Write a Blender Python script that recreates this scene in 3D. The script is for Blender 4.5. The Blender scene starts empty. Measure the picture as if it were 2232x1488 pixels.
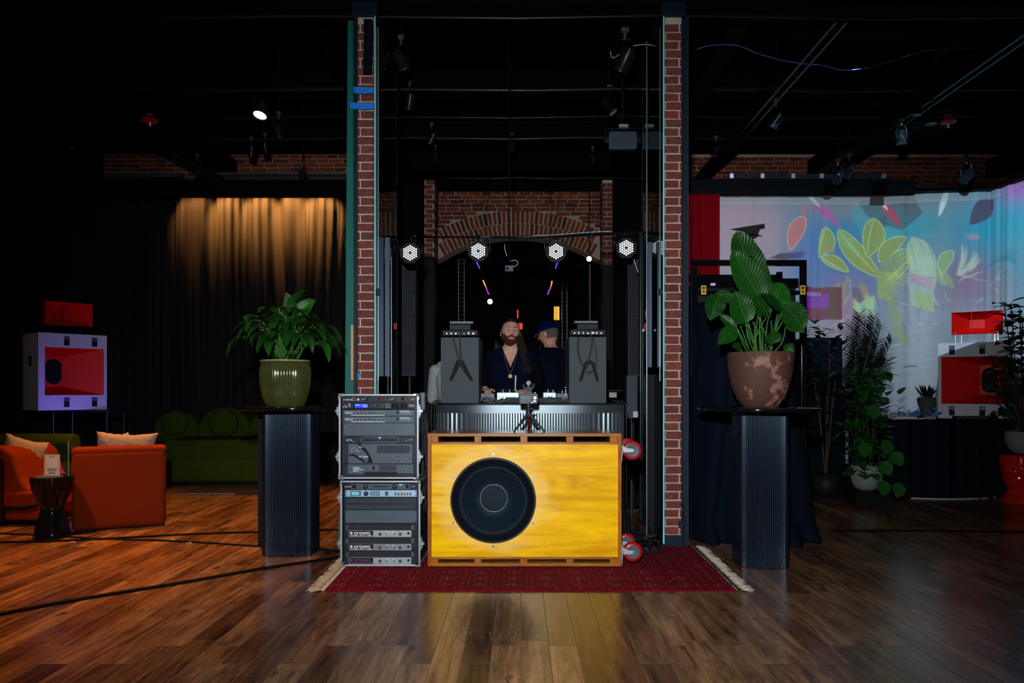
import bpy, bmesh, math, random
import numpy as np
from mathutils import Vector, Matrix, Euler, noise
PI = math.pi
random.seed(7)
SC = bpy.context.scene
COL = SC.collection

# ---------------------------------------------------------------- camera
F = 1600.0; CX = 1135.0; CY = 850.0; H = 1.2       # focal length and vanishing point in pixels, eye height
cam = bpy.data.cameras.new('camera'); cam_o = bpy.data.objects.new('camera', cam); COL.objects.link(cam_o)
cam.sensor_width = 36.0; cam.lens = 36.0 * F / 2232.0
cam.shift_x = (1116 - CX) / 2232.0; cam.shift_y = (CY - 744) / 2232.0
cam.clip_end = 100; cam_o.location = (0, 0, H); cam_o.rotation_euler = (PI / 2, 0, 0)
SC.camera = cam_o
def X(px, Y): return (px - CX) / F * Y
def Z(py, Y): return H - (py - CY) / F * Y

# ---------------------------------------------------------------- world, exposure
w = bpy.data.worlds.new('world'); SC.world = w; w.use_nodes = True
w.node_tree.nodes['Background'].inputs[0].default_value = (0.25, 0.45, 0.8, 1)
w.node_tree.nodes['Background'].inputs[1].default_value = 0.0015
SC.view_settings.view_transform = 'Standard'; SC.view_settings.look = 'None'
SC.view_settings.exposure = 0.0; SC.view_settings.gamma = 1.0; SC.view_settings.use_curve_mapping = False
SC.cycles.max_bounces = 6; SC.cycles.diffuse_bounces = 3; SC.cycles.glossy_bounces = 3
SC.cycles.transparent_max_bounces = 12; SC.cycles.use_denoising = True
SC.cycles.sample_clamp_indirect = 4.0; SC.cycles.caustics_reflective = False; SC.cycles.caustics_refractive = False

# ---------------------------------------------------------------- lights
def aim(o, to): o.rotation_euler = (Vector(to) - o.location).to_track_quat('-Z', 'Y').to_euler()
def spot(name, loc, to, power, color, size=60, blend=0.4, radius=0.05):
    l = bpy.data.lights.new(name, 'SPOT'); l.energy = power; l.color = color
    l.spot_size = math.radians(size); l.spot_blend = blend; l.shadow_soft_size = radius
    o = bpy.data.objects.new(name, l); COL.objects.link(o); o.location = loc; aim(o, to); return o
# photographer's flash, a head above the camera
FLASH = spot('camera_flash', (-0.12, -0.15, 1.72), (0.02, 5.0, 1.1), 1250, (0.93, 0.97, 1.0), 82, 1.0, 0.06)
# warm ceiling spots: over the lounge floor, washing the curtain
spot('lounge_downlight', (-3.0, 7.3, 4.15), (-3.1, 6.9, 0), 1100, (1.0, 0.40, 0.09), 74, 0.9, 0.06)
spot('lounge_downlight', (-4.2, 4.2, 4.3), (-3.7, 4.4, 0), 1300, (1.0, 0.40, 0.12), 72, 1.0, 0.06)
for xx, e in ((-4.62, 700), (-4.15, 1500), (-3.7, 1700), (-3.25, 1500), (-2.85, 1700)):
    spot('curtain_washer', (xx, 9.92, 4.02), (xx + 0.05, 10.33, 3.66), e * 0.34, (1.0, 0.37, 0.075), 72, 0.7, 0.02)
spot('violet_uplight', (-4.52, 7.62, 0.84), (-4.78, 8.02, 1.10), 13, (0.20, 0.12, 1.0), 120, 0.8, 0.02)
spot('floor_violet_light', (-4.45, 7.4, 0.7), (-4.22, 6.75, 0), 30, (0.25, 0.06, 1.0), 45, 0.8, 0.03)

# ---------------------------------------------------------------- materials
def lin(c): return tuple(((v / 255) / 12.92 if v / 255 <= 0.04045 else ((v / 255 + 0.055) / 1.055) ** 2.4) for v in c)
MATS = {}
def mat(name, rgb, rough=0.5, metal=0.0, spec=0.22, emit=None, es=1.0, var=0.0, vs=8.0, bump=0.0, bs=60.0, coat=0.0, trans=0.0, alpha=1.0):
    """principled material; rgb is linear albedo; var mixes in a noise, bump adds a fine relief"""
    m = bpy.data.materials.new(name); m.use_nodes = True; nt = m.node_tree; N = nt.nodes; L = nt.links
    b = N['Principled BSDF']
    b.inputs['Base Color'].default_value = (*rgb, 1); b.inputs['Roughness'].default_value = rough
    b.inputs['Metallic'].default_value = metal; b.inputs['Specular IOR Level'].default_value = spec
    b.inputs['Coat Weight'].default_value = coat; b.inputs['Coat Roughness'].default_value = 0.12
    b.inputs['Transmission Weight'].default_value = trans; b.inputs['Alpha'].default_value = alpha
    if emit:
        b.inputs['Emission Color'].default_value = (*emit, 1); b.inputs['Emission Strength'].default_value = es
    tc = N.new('ShaderNodeTexCoord')
    n = N.new('ShaderNodeTexNoise'); n.inputs['Scale'].default_value = vs; n.inputs['Detail'].default_value = 5
    L.new(tc.outputs['Object'], n.inputs['Vector'])
    if var > 0:
        mx = N.new('ShaderNodeMix'); mx.data_type = 'RGBA'
        mx.inputs[6].default_value = (*[v * (1 - var) for v in rgb], 1); mx.inputs[7].default_value = (*[min(1, v * (1 + var)) for v in rgb], 1)
        L.new(n.outputs['Fac'], mx.inputs[0]); L.new(mx.outputs[2], b.inputs['Base Color'])
    if bump > 0:
        n2 = N.new('ShaderNodeTexNoise'); n2.inputs['Scale'].default_value = bs; n2.inputs['Detail'].default_value = 4
        L.new(tc.outputs['Object'], n2.inputs['Vector'])
        bp = N.new('ShaderNodeBump'); bp.inputs['Strength'].default_value = bump; bp.inputs['Distance'].default_value = 0.01
        L.new(n2.outputs['Fac'], bp.inputs['Height']); L.new(bp.outputs['Normal'], b.inputs['Normal'])
    m['b'] = 1; MATS[name] = m; return m
def ramp(N, pts):
    r = N.new('ShaderNodeValToRGB'); e = r.color_ramp.elements
    while len(e) < len(pts): e.new(0.5)
    for k, (p, c) in enumerate(pts): e[k].position = p; e[k].color = (*c, 1)
    return r
def math_n(nt, op, a, b=None, c=None):
    n = nt.nodes.new('ShaderNodeMath'); n.operation = op
    for k, v in enumerate((a, b, c)):
        if v is None: continue
        if isinstance(v, (int, float)): n.inputs[k].default_value = v
        else: nt.links.new(v, n.inputs[k])
    return n.outputs[0]
def mixc(nt, fac, a, b, blend='MIX'):
    n = nt.nodes.new('ShaderNodeMix'); n.data_type = 'RGBA'; n.blend_type = blend
    for k, v in ((0, fac), (6, a), (7, b)):
        if isinstance(v, (int, float)): n.inputs[k].default_value = v
        elif isinstance(v, tuple): n.inputs[k].default_value = (*v, 1)
        else: nt.links.new(v, n.inputs[k])
    return n.outputs[2]

black = mat('black_paint', (0.004, 0.005, 0.007), 0.6, spec=0.12, var=0.3, vs=3)
bsdf_tint = (0.55, 0.75, 1.0, 1)
blackgl = mat('black_gloss', (0.003, 0.004, 0.005), 0.08, spec=0.3)
blackmet = mat('black_metal', (0.010, 0.012, 0.015), 0.4, 0.3, spec=0.3)
blackpl = mat('black_plastic', (0.008, 0.009, 0.011), 0.5, spec=0.12, bump=0.1)
rubber = mat('black_rubber', (0.003, 0.003, 0.004), 0.7, spec=0.06)
gearface = mat('grey_gear_face', (0.055, 0.075, 0.095), 0.42, 0.1, var=0.25, vs=9)
geardark = mat('dark_gear_face', (0.012, 0.017, 0.024), 0.4, var=0.2)
gearmid = mat('slate_gear_face', (0.06, 0.08, 0.10), 0.45, 0.1, var=0.2, vs=9)
silver = mat('silver_face', (0.30, 0.34, 0.36), 0.4, 0.3, var=0.12, vs=5)
bluesilver = mat('blue_silver_face', (0.26, 0.42, 0.60), 0.4, 0.3, var=0.1)
alu = mat('aluminium', (0.42, 0.45, 0.50), 0.4, 0.6, var=0.15, vs=20)
chrome = mat('chrome', (0.75, 0.77, 0.8), 0.15, 1.0)
steel = mat('brushed_steel', (0.30, 0.33, 0.37), 0.35, 0.8, var=0.2, vs=14)
white = mat('white_paint', (0.42, 0.43, 0.50), 0.6, var=0.06, vs=4)
whitepr = mat('white_print', (0.62, 0.65, 0.68), 0.6)
greypr = mat('grey_print', (0.20, 0.22, 0.24), 0.5)
redhorn = mat('red_horn', (0.56, 0.004, 0.003), 0.5, spec=0.2)
redwheel = mat('red_wheel', (0.34, 0.006, 0.010), 0.3)
zinc = mat('zinc_plate', (0.45, 0.47, 0.50), 0.3, 0.4)
greywheel = mat('grey_hub', (0.07, 0.08, 0.10), 0.4)
cable_m = mat('cable_black', (0.012, 0.013, 0.017), 0.45)
cable_w = mat('cable_white', (0.55, 0.56, 0.6), 0.4)
cable_b = mat('cable_blue', (0.05, 0.16, 0.6), 0.4)
tape_b = mat('blue_tape', (0.01, 0.16, 0.62), 0.6)
leafm = mat('leaf_green', (0.012, 0.07, 0.010), 0.32, var=0.5, vs=3)
leafl = mat('leaf_light', (0.03, 0.20, 0.018), 0.30, var=0.5, vs=5)
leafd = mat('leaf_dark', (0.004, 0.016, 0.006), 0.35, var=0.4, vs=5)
stemm = mat('stem_green', (0.035, 0.13, 0.018), 0.4)
soilm = mat('soil', (0.02, 0.014, 0.01), 0.9, bump=0.6)
barkm = mat('bark', (0.05, 0.035, 0.02), 0.8)
skin = mat('skin', (0.46, 0.24, 0.18), 0.5, var=0.10, vs=30)
skin2 = mat('skin_tan', (0.42, 0.20, 0.13), 0.5, var=0.10, vs=30)
lipm = mat('lips', (0.42, 0.13, 0.11), 0.4)
beardm = mat('beard', (0.075, 0.018, 0.008), 0.75, bump=1.0, bs=220)
hairm = mat('hair_brown', (0.020, 0.010, 0.005), 0.6, bump=1.0, bs=160)
stubble = mat('hair_grey', (0.09, 0.075, 0.07), 0.8, bump=0.8, bs=300)
eyew = mat('eye_white', (0.30, 0.26, 0.24), 0.3)
iris = mat('iris', (0.02, 0.02, 0.03), 0.1)
navy = mat('navy_knit', (0.0018, 0.003, 0.013), 0.9, spec=0.05, bump=0.4, bs=200)
navyb = mat('navy_shirt', (0.0018, 0.0035, 0.010), 0.9, spec=0.05, bump=0.4, bs=200)
capm = mat('blue_cap', (0.002, 0.003, 0.04), 0.9, spec=0.05)
blackcl = mat('black_cloth', (0.002, 0.0025, 0.003), 0.9, spec=0.03)
greycl = mat('grey_cloth', (0.26, 0.30, 0.31), 0.85, bump=0.3, bs=20)
velvet = mat('black_velvet', (0.0028, 0.0055, 0.011), 0.95, spec=0.03)
gold = mat('gold', (0.28, 0.20, 0.07), 0.5, 0.2)
tealp = mat('teal_painted_wood', (0.004, 0.10, 0.085), 0.45, var=0.15, vs=3)
navyp = mat('navy_painted_steel', (0.003, 0.010, 0.022), 0.5, spec=0.2)
bluegrey = mat('blue_grey_steel', (0.045, 0.07, 0.11), 0.4, 0.2)
woodstick = mat('raw_pine', (0.45, 0.30, 0.16), 0.6)
concrete = mat('grey_concrete', (0.20, 0.21, 0.21), 0.8, bump=0.5, var=0.3, vs=40)
paper = mat('white_paper', (0.42, 0.45, 0.48), 0.6)
rackgrey = mat('grey_laminate', (0.033, 0.046, 0.056), 0.6, var=0.15, vs=6)
carcass = mat('dark_slot', (0.006, 0.006, 0.008), 0.8)
yellowlb = mat('yellow_label', (0.6, 0.36, 0.02), 0.5)
led = mat('led_lens', (0.8, 0.82, 0.85), 0.25, emit=(0.92, 0.96, 1.0), es=0.75)  # lenses are not lit; weak emission stands in for the flash they reflect
lampw = mat('lamp_warm', (1, 0.8, 0.5), 0.4, emit=(1.0, 0.78, 0.45), es=6)
lampo = mat('lamp_amber', (1, 0.5, 0.1), 0.4, emit=(1.0, 0.36, 0.04), es=1.5)
lampr = mat('lamp_red', (1, 0.1, 0.05), 0.4, emit=(1.0, 0.06, 0.05), es=0.5)
lcdb = mat('lcd_blue', (0.0, 0.01, 0.3), 0.3, emit=(0.03, 0.06, 0.95), es=0.9)
lcdc = mat('lcd_cyan', (0.1, 0.3, 0.4), 0.3, emit=(0.2, 0.55, 0.75), es=0.35)
lcdr = mat('led_red', (0.3, 0.0, 0.02), 0.3, emit=(1, 0.05, 0.12), es=0.35)
ledblue = mat('led_blue', (0.1, 0.3, 1), 0.3, emit=(0.15, 0.4, 1.0), es=6)
tube_v = mat('neon_violet', (0.2, 0.1, 1), 0.3, emit=(0.16, 0.05, 1.0), es=1.2)
tube_y = mat('neon_yellow', (0.8, 0.6, 0.1), 0.3, emit=(0.9, 0.55, 0.12), es=1.0)
tube_r = mat('neon_red', (0.8, 0.1, 0.1), 0.3, emit=(0.9, 0.05, 0.12), es=1.0)
orange_f = mat('orange_fabric', (0.17, 0.020, 0.003), 0.9, spec=0.05, var=0.2, vs=90, bump=0.4, bs=260)
green_v = mat('green_velvet', (0.026, 0.046, 0.003), 0.85, spec=0.05, var=0.3, vs=4)
boucle = mat('cream_boucle', (0.34, 0.25, 0.19), 0.95, bump=1.0, bs=90, var=0.2, vs=60)
fringem = mat('cream_fringe', (0.42, 0.37, 0.28), 0.9)
ceilm = mat('ceiling_black', (0.002, 0.0024, 0.003), 0.8, spec=0.04, var=0.4, vs=2)
ductm = mat('duct_dark', (0.012, 0.035, 0.05), 0.35, 0.4, var=0.3)
redgl = mat('red_ceramic', (0.55, 0.012, 0.008), 0.12, coat=0.5)
moundm = mat('mortar', (0.42, 0.36, 0.29), 0.9, var=0.2, vs=30, bump=0.4)

def glass_mat():
    m = bpy.data.materials.new('clear_glass'); m.use_nodes = True; nt = m.node_tree; nt.nodes.clear()
    o = nt.nodes.new('ShaderNodeOutputMaterial'); t = nt.nodes.new('ShaderNodeBsdfTransparent'); g = nt.nodes.new('ShaderNodeBsdfGlossy')
    t.inputs[0].default_value = (0.88, 0.95, 0.93, 1); g.inputs['Roughness'].default_value = 0.02; g.inputs[0].default_value = (0.8, 0.95, 0.95, 1)
    f = nt.nodes.new('ShaderNodeFresnel'); f.inputs[0].default_value = 1.45; mx = nt.nodes.new('ShaderNodeMixShader')
    nt.links.new(f.outputs[0], mx.inputs[0]); nt.links.new(t.outputs[0], mx.inputs[1]); nt.links.new(g.outputs[0], mx.inputs[2]); nt.links.new(mx.outputs[0], o.inputs[0])
    return m
glassm = glass_mat()
glassedge = mat('green_glass_edge', (0.18, 0.55, 0.54), 0.2, var=0.3, vs=2, coat=0.5)

def brick_mat(name, cols, rough=0.85):
    m = mat(name, cols[0], rough, bump=0.5, bs=90); nt = m.node_tree; N = nt.nodes; b = N['Principled BSDF']
    g = N.new('ShaderNodeNewGeometry'); r = ramp(N, [(k / (len(cols) - 1), c) for k, c in enumerate(cols)])
    r.color_ramp.interpolation = 'LINEAR'
    nt.links.new(g.outputs['Random Per Island'], r.inputs[0])
    n = N.new('ShaderNodeTexNoise'); n.inputs['Scale'].default_value = 35; n.inputs['Detail'].default_value = 6
    tc = N.new('ShaderNodeTexCoord'); nt.links.new(tc.outputs['Object'], n.inputs[0])
    rr = ramp(N, [(0.3, (0.7, 0.7, 0.7)), (0.7, (1.25, 1.2, 1.2))]); nt.links.new(n.outputs[0], rr.inputs[0])
    nt.links.new(mixc(nt, 1.0, r.outputs[0], rr.outputs[0], 'MULTIPLY'), b.inputs['Base Color']); return m
brick_red = brick_mat('brick_red', [(0.11, 0.028, 0.025), (0.15, 0.036, 0.028), (0.12, 0.036, 0.034), (0.18, 0.040, 0.030), (0.07, 0.035, 0.03)])
brick_old = brick_mat('brick_old', [(0.13, 0.03, 0.018), (0.24, 0.055, 0.025), (0.10, 0.03, 0.02), (0.28, 0.07, 0.03), (0.17, 0.04, 0.02), (0.06, 0.025, 0.02), (0.25, 0.06, 0.03)])
leather = None

def wood_mat(name, c1, c2, axis='x', scale=1.0, rough=0.3, coat=0.4, grain=1.0, dark=(0.2, 0.08, 0.02)):
    m = bpy.data.materials.new(name); m.use_nodes = True; nt = m.node_tree; N = nt.nodes; L = nt.links; b = N['Principled BSDF']
    tc = N.new('ShaderNodeTexCoord'); mp = N.new('ShaderNodeMapping'); L.new(tc.outputs['Object'], mp.inputs[0])
    s = {'x': (1.2, 9, 9), 'z': (9, 9, 1.2), 'y': (9, 1.2, 9)}[axis]
    mp.inputs['Scale'].default_value = [v * scale for v in s]
    n = N.new('ShaderNodeTexNoise'); n.inputs['Scale'].default_value = 1.6; n.inputs['Detail'].default_value = 9; n.inputs['Roughness'].default_value = 0.6; n.inputs['Distortion'].default_value = 1.1
    L.new(mp.outputs[0], n.inputs[0])
    w_ = N.new('ShaderNodeTexWave'); w_.bands_direction = 'Z' if axis == 'x' else 'X'; w_.inputs['Scale'].default_value = 1.2; w_.inputs['Distortion'].default_value = 7; w_.inputs['Detail'].default_value = 3
    L.new(mp.outputs[0], w_.inputs[0])
    rw = ramp(N, [(0.33, (0, 0, 0)), (0.64, (1, 1, 1))]); L.new(n.outputs['Fac'], rw.inputs[0]); a = mixc(nt, rw.outputs[0], c1, c2)
    fac = math_n(nt, 'MULTIPLY', w_.outputs['Fac'], 0.35 * grain)
    a = mixc(nt, fac, a, tuple(v * 0.62 for v in c1))
    n3 = N.new('ShaderNodeTexNoise'); n3.inputs['Scale'].default_value = 3.2; n3.inputs['Detail'].default_value = 2; L.new(tc.outputs['Object'], n3.inputs[0])
    r = ramp(N, [(0.58, (0, 0, 0)), (0.78, (1, 1, 1))]); L.new(n3.outputs['Fac'], r.inputs[0])
    a = mixc(nt, math_n(nt, 'MULTIPLY', r.outputs[0], 0.5), a, dark)
    L.new(a, b.inputs['Base Color']); b.inputs['Roughness'].default_value = rough; b.inputs['Specular IOR Level'].default_value = 0.2; b.inputs['Coat Weight'].default_value = coat; b.inputs['Coat Roughness'].default_value = 0.25
    bp = N.new('ShaderNodeBump'); bp.inputs['Strength'].default_value = 0.12; L.new(n.outputs['Fac'], bp.inputs['Height']); L.new(bp.outputs[0], b.inputs['Normal'])
    return m
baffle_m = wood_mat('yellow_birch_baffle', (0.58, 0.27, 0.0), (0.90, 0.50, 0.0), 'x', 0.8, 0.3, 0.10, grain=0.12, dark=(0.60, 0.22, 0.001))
def add_glare_halo(m, cx_, cz_, r0, w_, col):  # blotchy pale wood and flash glare round the driver, mixed into the colour
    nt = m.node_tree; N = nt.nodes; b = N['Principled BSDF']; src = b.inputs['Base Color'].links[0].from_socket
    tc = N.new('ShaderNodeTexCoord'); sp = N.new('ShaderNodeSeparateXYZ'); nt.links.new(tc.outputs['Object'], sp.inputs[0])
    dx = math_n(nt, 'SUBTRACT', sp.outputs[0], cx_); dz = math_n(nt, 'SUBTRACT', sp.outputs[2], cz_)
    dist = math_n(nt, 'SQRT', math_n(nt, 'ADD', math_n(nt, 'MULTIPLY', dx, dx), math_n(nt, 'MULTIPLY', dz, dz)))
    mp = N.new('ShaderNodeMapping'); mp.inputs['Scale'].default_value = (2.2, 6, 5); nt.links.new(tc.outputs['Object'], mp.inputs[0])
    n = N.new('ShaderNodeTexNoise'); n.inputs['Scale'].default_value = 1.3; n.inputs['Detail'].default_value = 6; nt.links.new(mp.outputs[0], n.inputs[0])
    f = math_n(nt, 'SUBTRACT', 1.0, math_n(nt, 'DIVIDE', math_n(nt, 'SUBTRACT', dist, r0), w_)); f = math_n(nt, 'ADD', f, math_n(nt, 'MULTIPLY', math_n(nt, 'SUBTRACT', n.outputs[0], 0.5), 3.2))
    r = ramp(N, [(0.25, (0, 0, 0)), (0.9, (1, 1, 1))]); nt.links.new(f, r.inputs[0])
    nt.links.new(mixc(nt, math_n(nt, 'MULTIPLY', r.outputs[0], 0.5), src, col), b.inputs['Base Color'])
frame_m = wood_mat('stained_plywood', (0.20, 0.065, 0.008), (0.40, 0.155, 0.022), 'x', 2.0, 0.3, 0.15, dark=(0.16, 0.04, 0.01))
frame_v = wood_mat('stained_plywood_upright', (0.22, 0.055, 0.006), (0.40, 0.13, 0.014), 'z', 2.0, 0.3, 0.15, dark=(0.20, 0.04, 0.01))

def floor_mat():
    m = bpy.data.materials.new('oak_floorboards'); m.use_nodes = True; nt = m.node_tree; N = nt.nodes; L = nt.links; b = N['Principled BSDF']
    tc = N.new('ShaderNodeTexCoord'); mp = N.new('ShaderNodeMapping'); L.new(tc.outputs['Object'], mp.inputs[0]); mp.inputs['Rotation'].default_value = (0, 0, PI / 2)
    br = N.new('ShaderNodeTexBrick'); L.new(mp.outputs[0], br.inputs[0])
    br.inputs['Scale'].default_value = 1; br.inputs['Brick Width'].default_value = 1.15; br.inputs['Row Height'].default_value = 0.132
    br.inputs['Mortar Size'].default_value = 0.0024; br.inputs['Mortar Smooth'].default_value = 0.3; br.offset = 0.37; br.offset_frequency = 3; br.squash = 0.7; br.squash_frequency = 2
    br.inputs['Color1'].default_value = (0, 0, 0, 1); br.inputs['Color2'].default_value = (1, 1, 1, 1); br.inputs['Mortar'].default_value = (0.5, 0.5, 0.5, 1)
    tone = ramp(N, [(0.0, (0.072, 0.030, 0.014)), (0.35, (0.115, 0.050, 0.023)), (0.7, (0.165, 0.076, 0.035)), (1.0, (0.235, 0.125, 0.060))]); L.new(br.outputs['Color'], tone.inputs[0])
    # grain along the boards, shifted per board
    sh = N.new('ShaderNodeVectorMath'); sh.operation = 'ADD'; L.new(tc.outputs['Object'], sh.inputs[0])
    sc_ = N.new('ShaderNodeVectorMath'); sc_.operation = 'SCALE'; L.new(br.outputs['Color'], sc_.inputs[0]); sc_.inputs['Scale'].default_value = 9; L.new(sc_.outputs[0], sh.inputs[1])
    mg = N.new('ShaderNodeMapping'); L.new(sh.outputs[0], mg.inputs[0]); mg.inputs['Scale'].default_value = (22, 1.6, 1)
    g = N.new('ShaderNodeTexNoise'); g.inputs['Scale'].default_value = 1.0; g.inputs['Detail'].default_value = 8; g.inputs['Roughness'].default_value = 0.65; g.inputs['Distortion'].default_value = 0.9; L.new(mg.outputs[0], g.inputs[0])
    gr = ramp(N, [(0.30, (0.16, 0.12, 0.10)), (0.42, (0.62, 0.56, 0.52)), (0.56, (1.0, 0.98, 0.96)), (0.72, (1.55, 1.5, 1.45))]); L.new(g.outputs[0], gr.inputs[0])
    c = mixc(nt, 1.0, tone.outputs[0], gr.outputs[0], 'MULTIPLY')
    nb = N.new('ShaderNodeTexNoise'); nb.inputs['Scale'].default_value = 1.7; nb.inputs['Detail'].default_value = 7; nb.inputs['Roughness'].default_value = 0.7; mb = N.new('ShaderNodeMapping'); mb.inputs['Scale'].default_value = (3.2, 1.0, 1); L.new(sh.outputs[0], mb.inputs[0]); L.new(mb.outputs[0], nb.inputs[0])
    rb = ramp(N, [(0.32, (0.38, 0.34, 0.32)), (0.50, (0.95, 0.95, 0.95)), (0.68, (1.35, 1.3, 1.2))]); L.new(nb.outputs[0], rb.inputs[0])
    c = mixc(nt, 1.0, c, rb.outputs[0], 'MULTIPLY')
    # knots
    mk = N.new('ShaderNodeMapping'); L.new(sh.outputs[0], mk.inputs[0]); mk.inputs['Scale'].default_value = (5.5, 2.2, 1)
    v = N.new('ShaderNodeTexVoronoi'); v.inputs['Scale'].default_value = 1; L.new(mk.outputs[0], v.inputs[0])
    nk = N.new('ShaderNodeTexNoise'); nk.inputs['Scale'].default_value = 14; L.new(tc.outputs['Object'], nk.inputs[0])
    kd = math_n(nt, 'ADD', v.outputs['Distance'], math_n(nt, 'MULTIPLY', nk.outputs[0], 0.14))
    kr = ramp(N, [(0.15, (1, 1, 1)), (0.215, (0, 0, 0))]); L.new(kd, kr.inputs[0])
    c = mixc(nt, math_n(nt, 'MULTIPLY', kr.outputs[0], 0.85), c, (0.018, 0.010, 0.007))
    mc = N.new('ShaderNodeMapping'); L.new(sh.outputs[0], mc.inputs[0]); mc.inputs['Scale'].default_value = (26, 1.8, 1)
    vc_ = N.new('ShaderNodeTexVoronoi'); vc_.feature = 'DISTANCE_TO_EDGE'; vc_.inputs['Scale'].default_value = 0.5; L.new(mc.outputs[0], vc_.inputs[0])
    rc_ = ramp(N, [(0.006, (1, 1, 1)), (0.02, (0, 0, 0))]); L.new(vc_.outputs['Distance'], rc_.inputs[0])
    rm = ramp(N, [(0.52, (0, 0, 0)), (0.60, (1, 1, 1))]); L.new(nb.outputs[0], rm.inputs[0])
    c = mixc(nt, math_n(nt, 'MULTIPLY', math_n(nt, 'MULTIPLY', rc_.outputs[0], rm.outputs[0]), 0.8), c, (0.012, 0.007, 0.005))
    # worn pale scratches
    ms = N.new('ShaderNodeMapping'); L.new(tc.outputs['Object'], ms.inputs[0]); ms.inputs['Scale'].default_value = (34, 5, 1)
    s1 = N.new('ShaderNodeTexNoise'); s1.inputs['Scale'].default_value = 1.5; s1.inputs['Detail'].default_value = 10; s1.inputs['Roughness'].default_value = 0.8; L.new(ms.outputs[0], s1.inputs[0])
    s2 = N.new('ShaderNodeTexNoise'); s2.inputs['Scale'].default_value = 1.3; s2.inputs['Detail'].default_value = 3; L.new(tc.outputs['Object'], s2.inputs[0])
    r1 = ramp(N, [(0.545, (0, 0, 0)), (0.60, (1, 1, 1))]); r2 = ramp(N, [(0.50, (0, 0, 0)), (0.62, (1, 1, 1))]); L.new(s1.outputs[0], r1.inputs[0]); L.new(s2.outputs[0], r2.inputs[0])
    scr = math_n(nt, 'MULTIPLY', r1.outputs[0], r2.outputs[0])
    c = mixc(nt, math_n(nt, 'MULTIPLY', scr, 0.7), c, (0.22, 0.18, 0.14))
    # seams: pale tone for light caught along the gaps, put into the colour
    c = mixc(nt, math_n(nt, 'MULTIPLY', br.outputs['Fac'], 0.7), c, (0.12, 0.09, 0.065))
    L.new(c, b.inputs['Base Color'])
    rn = N.new('ShaderNodeTexNoise'); rn.inputs['Scale'].default_value = 2.5; rn.inputs['Detail'].default_value = 5; L.new(tc.outputs['Object'], rn.inputs[0])
    rr = math_n(nt, 'ADD', math_n(nt, 'MULTIPLY', rn.outputs[0], 0.16), 0.15)
    L.new(math_n(nt, 'ADD', rr, math_n(nt, 'MULTIPLY', br.outputs['Fac'], 0.4)), b.inputs['Roughness'])
    b.inputs['Specular IOR Level'].default_value = 0.34
    bp = N.new('ShaderNodeBump'); bp.inputs['Strength'].default_value = 0.22; bp.inputs['Distance'].default_value = 0.004
    hh = math_n(nt, 'SUBTRACT', math_n(nt, 'MULTIPLY', g.outputs[0], 0.4), br.outputs['Fac'])
    L.new(hh, bp.inputs['Height']); L.new(bp.outputs[0], b.inputs['Normal'])
    return m

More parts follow.
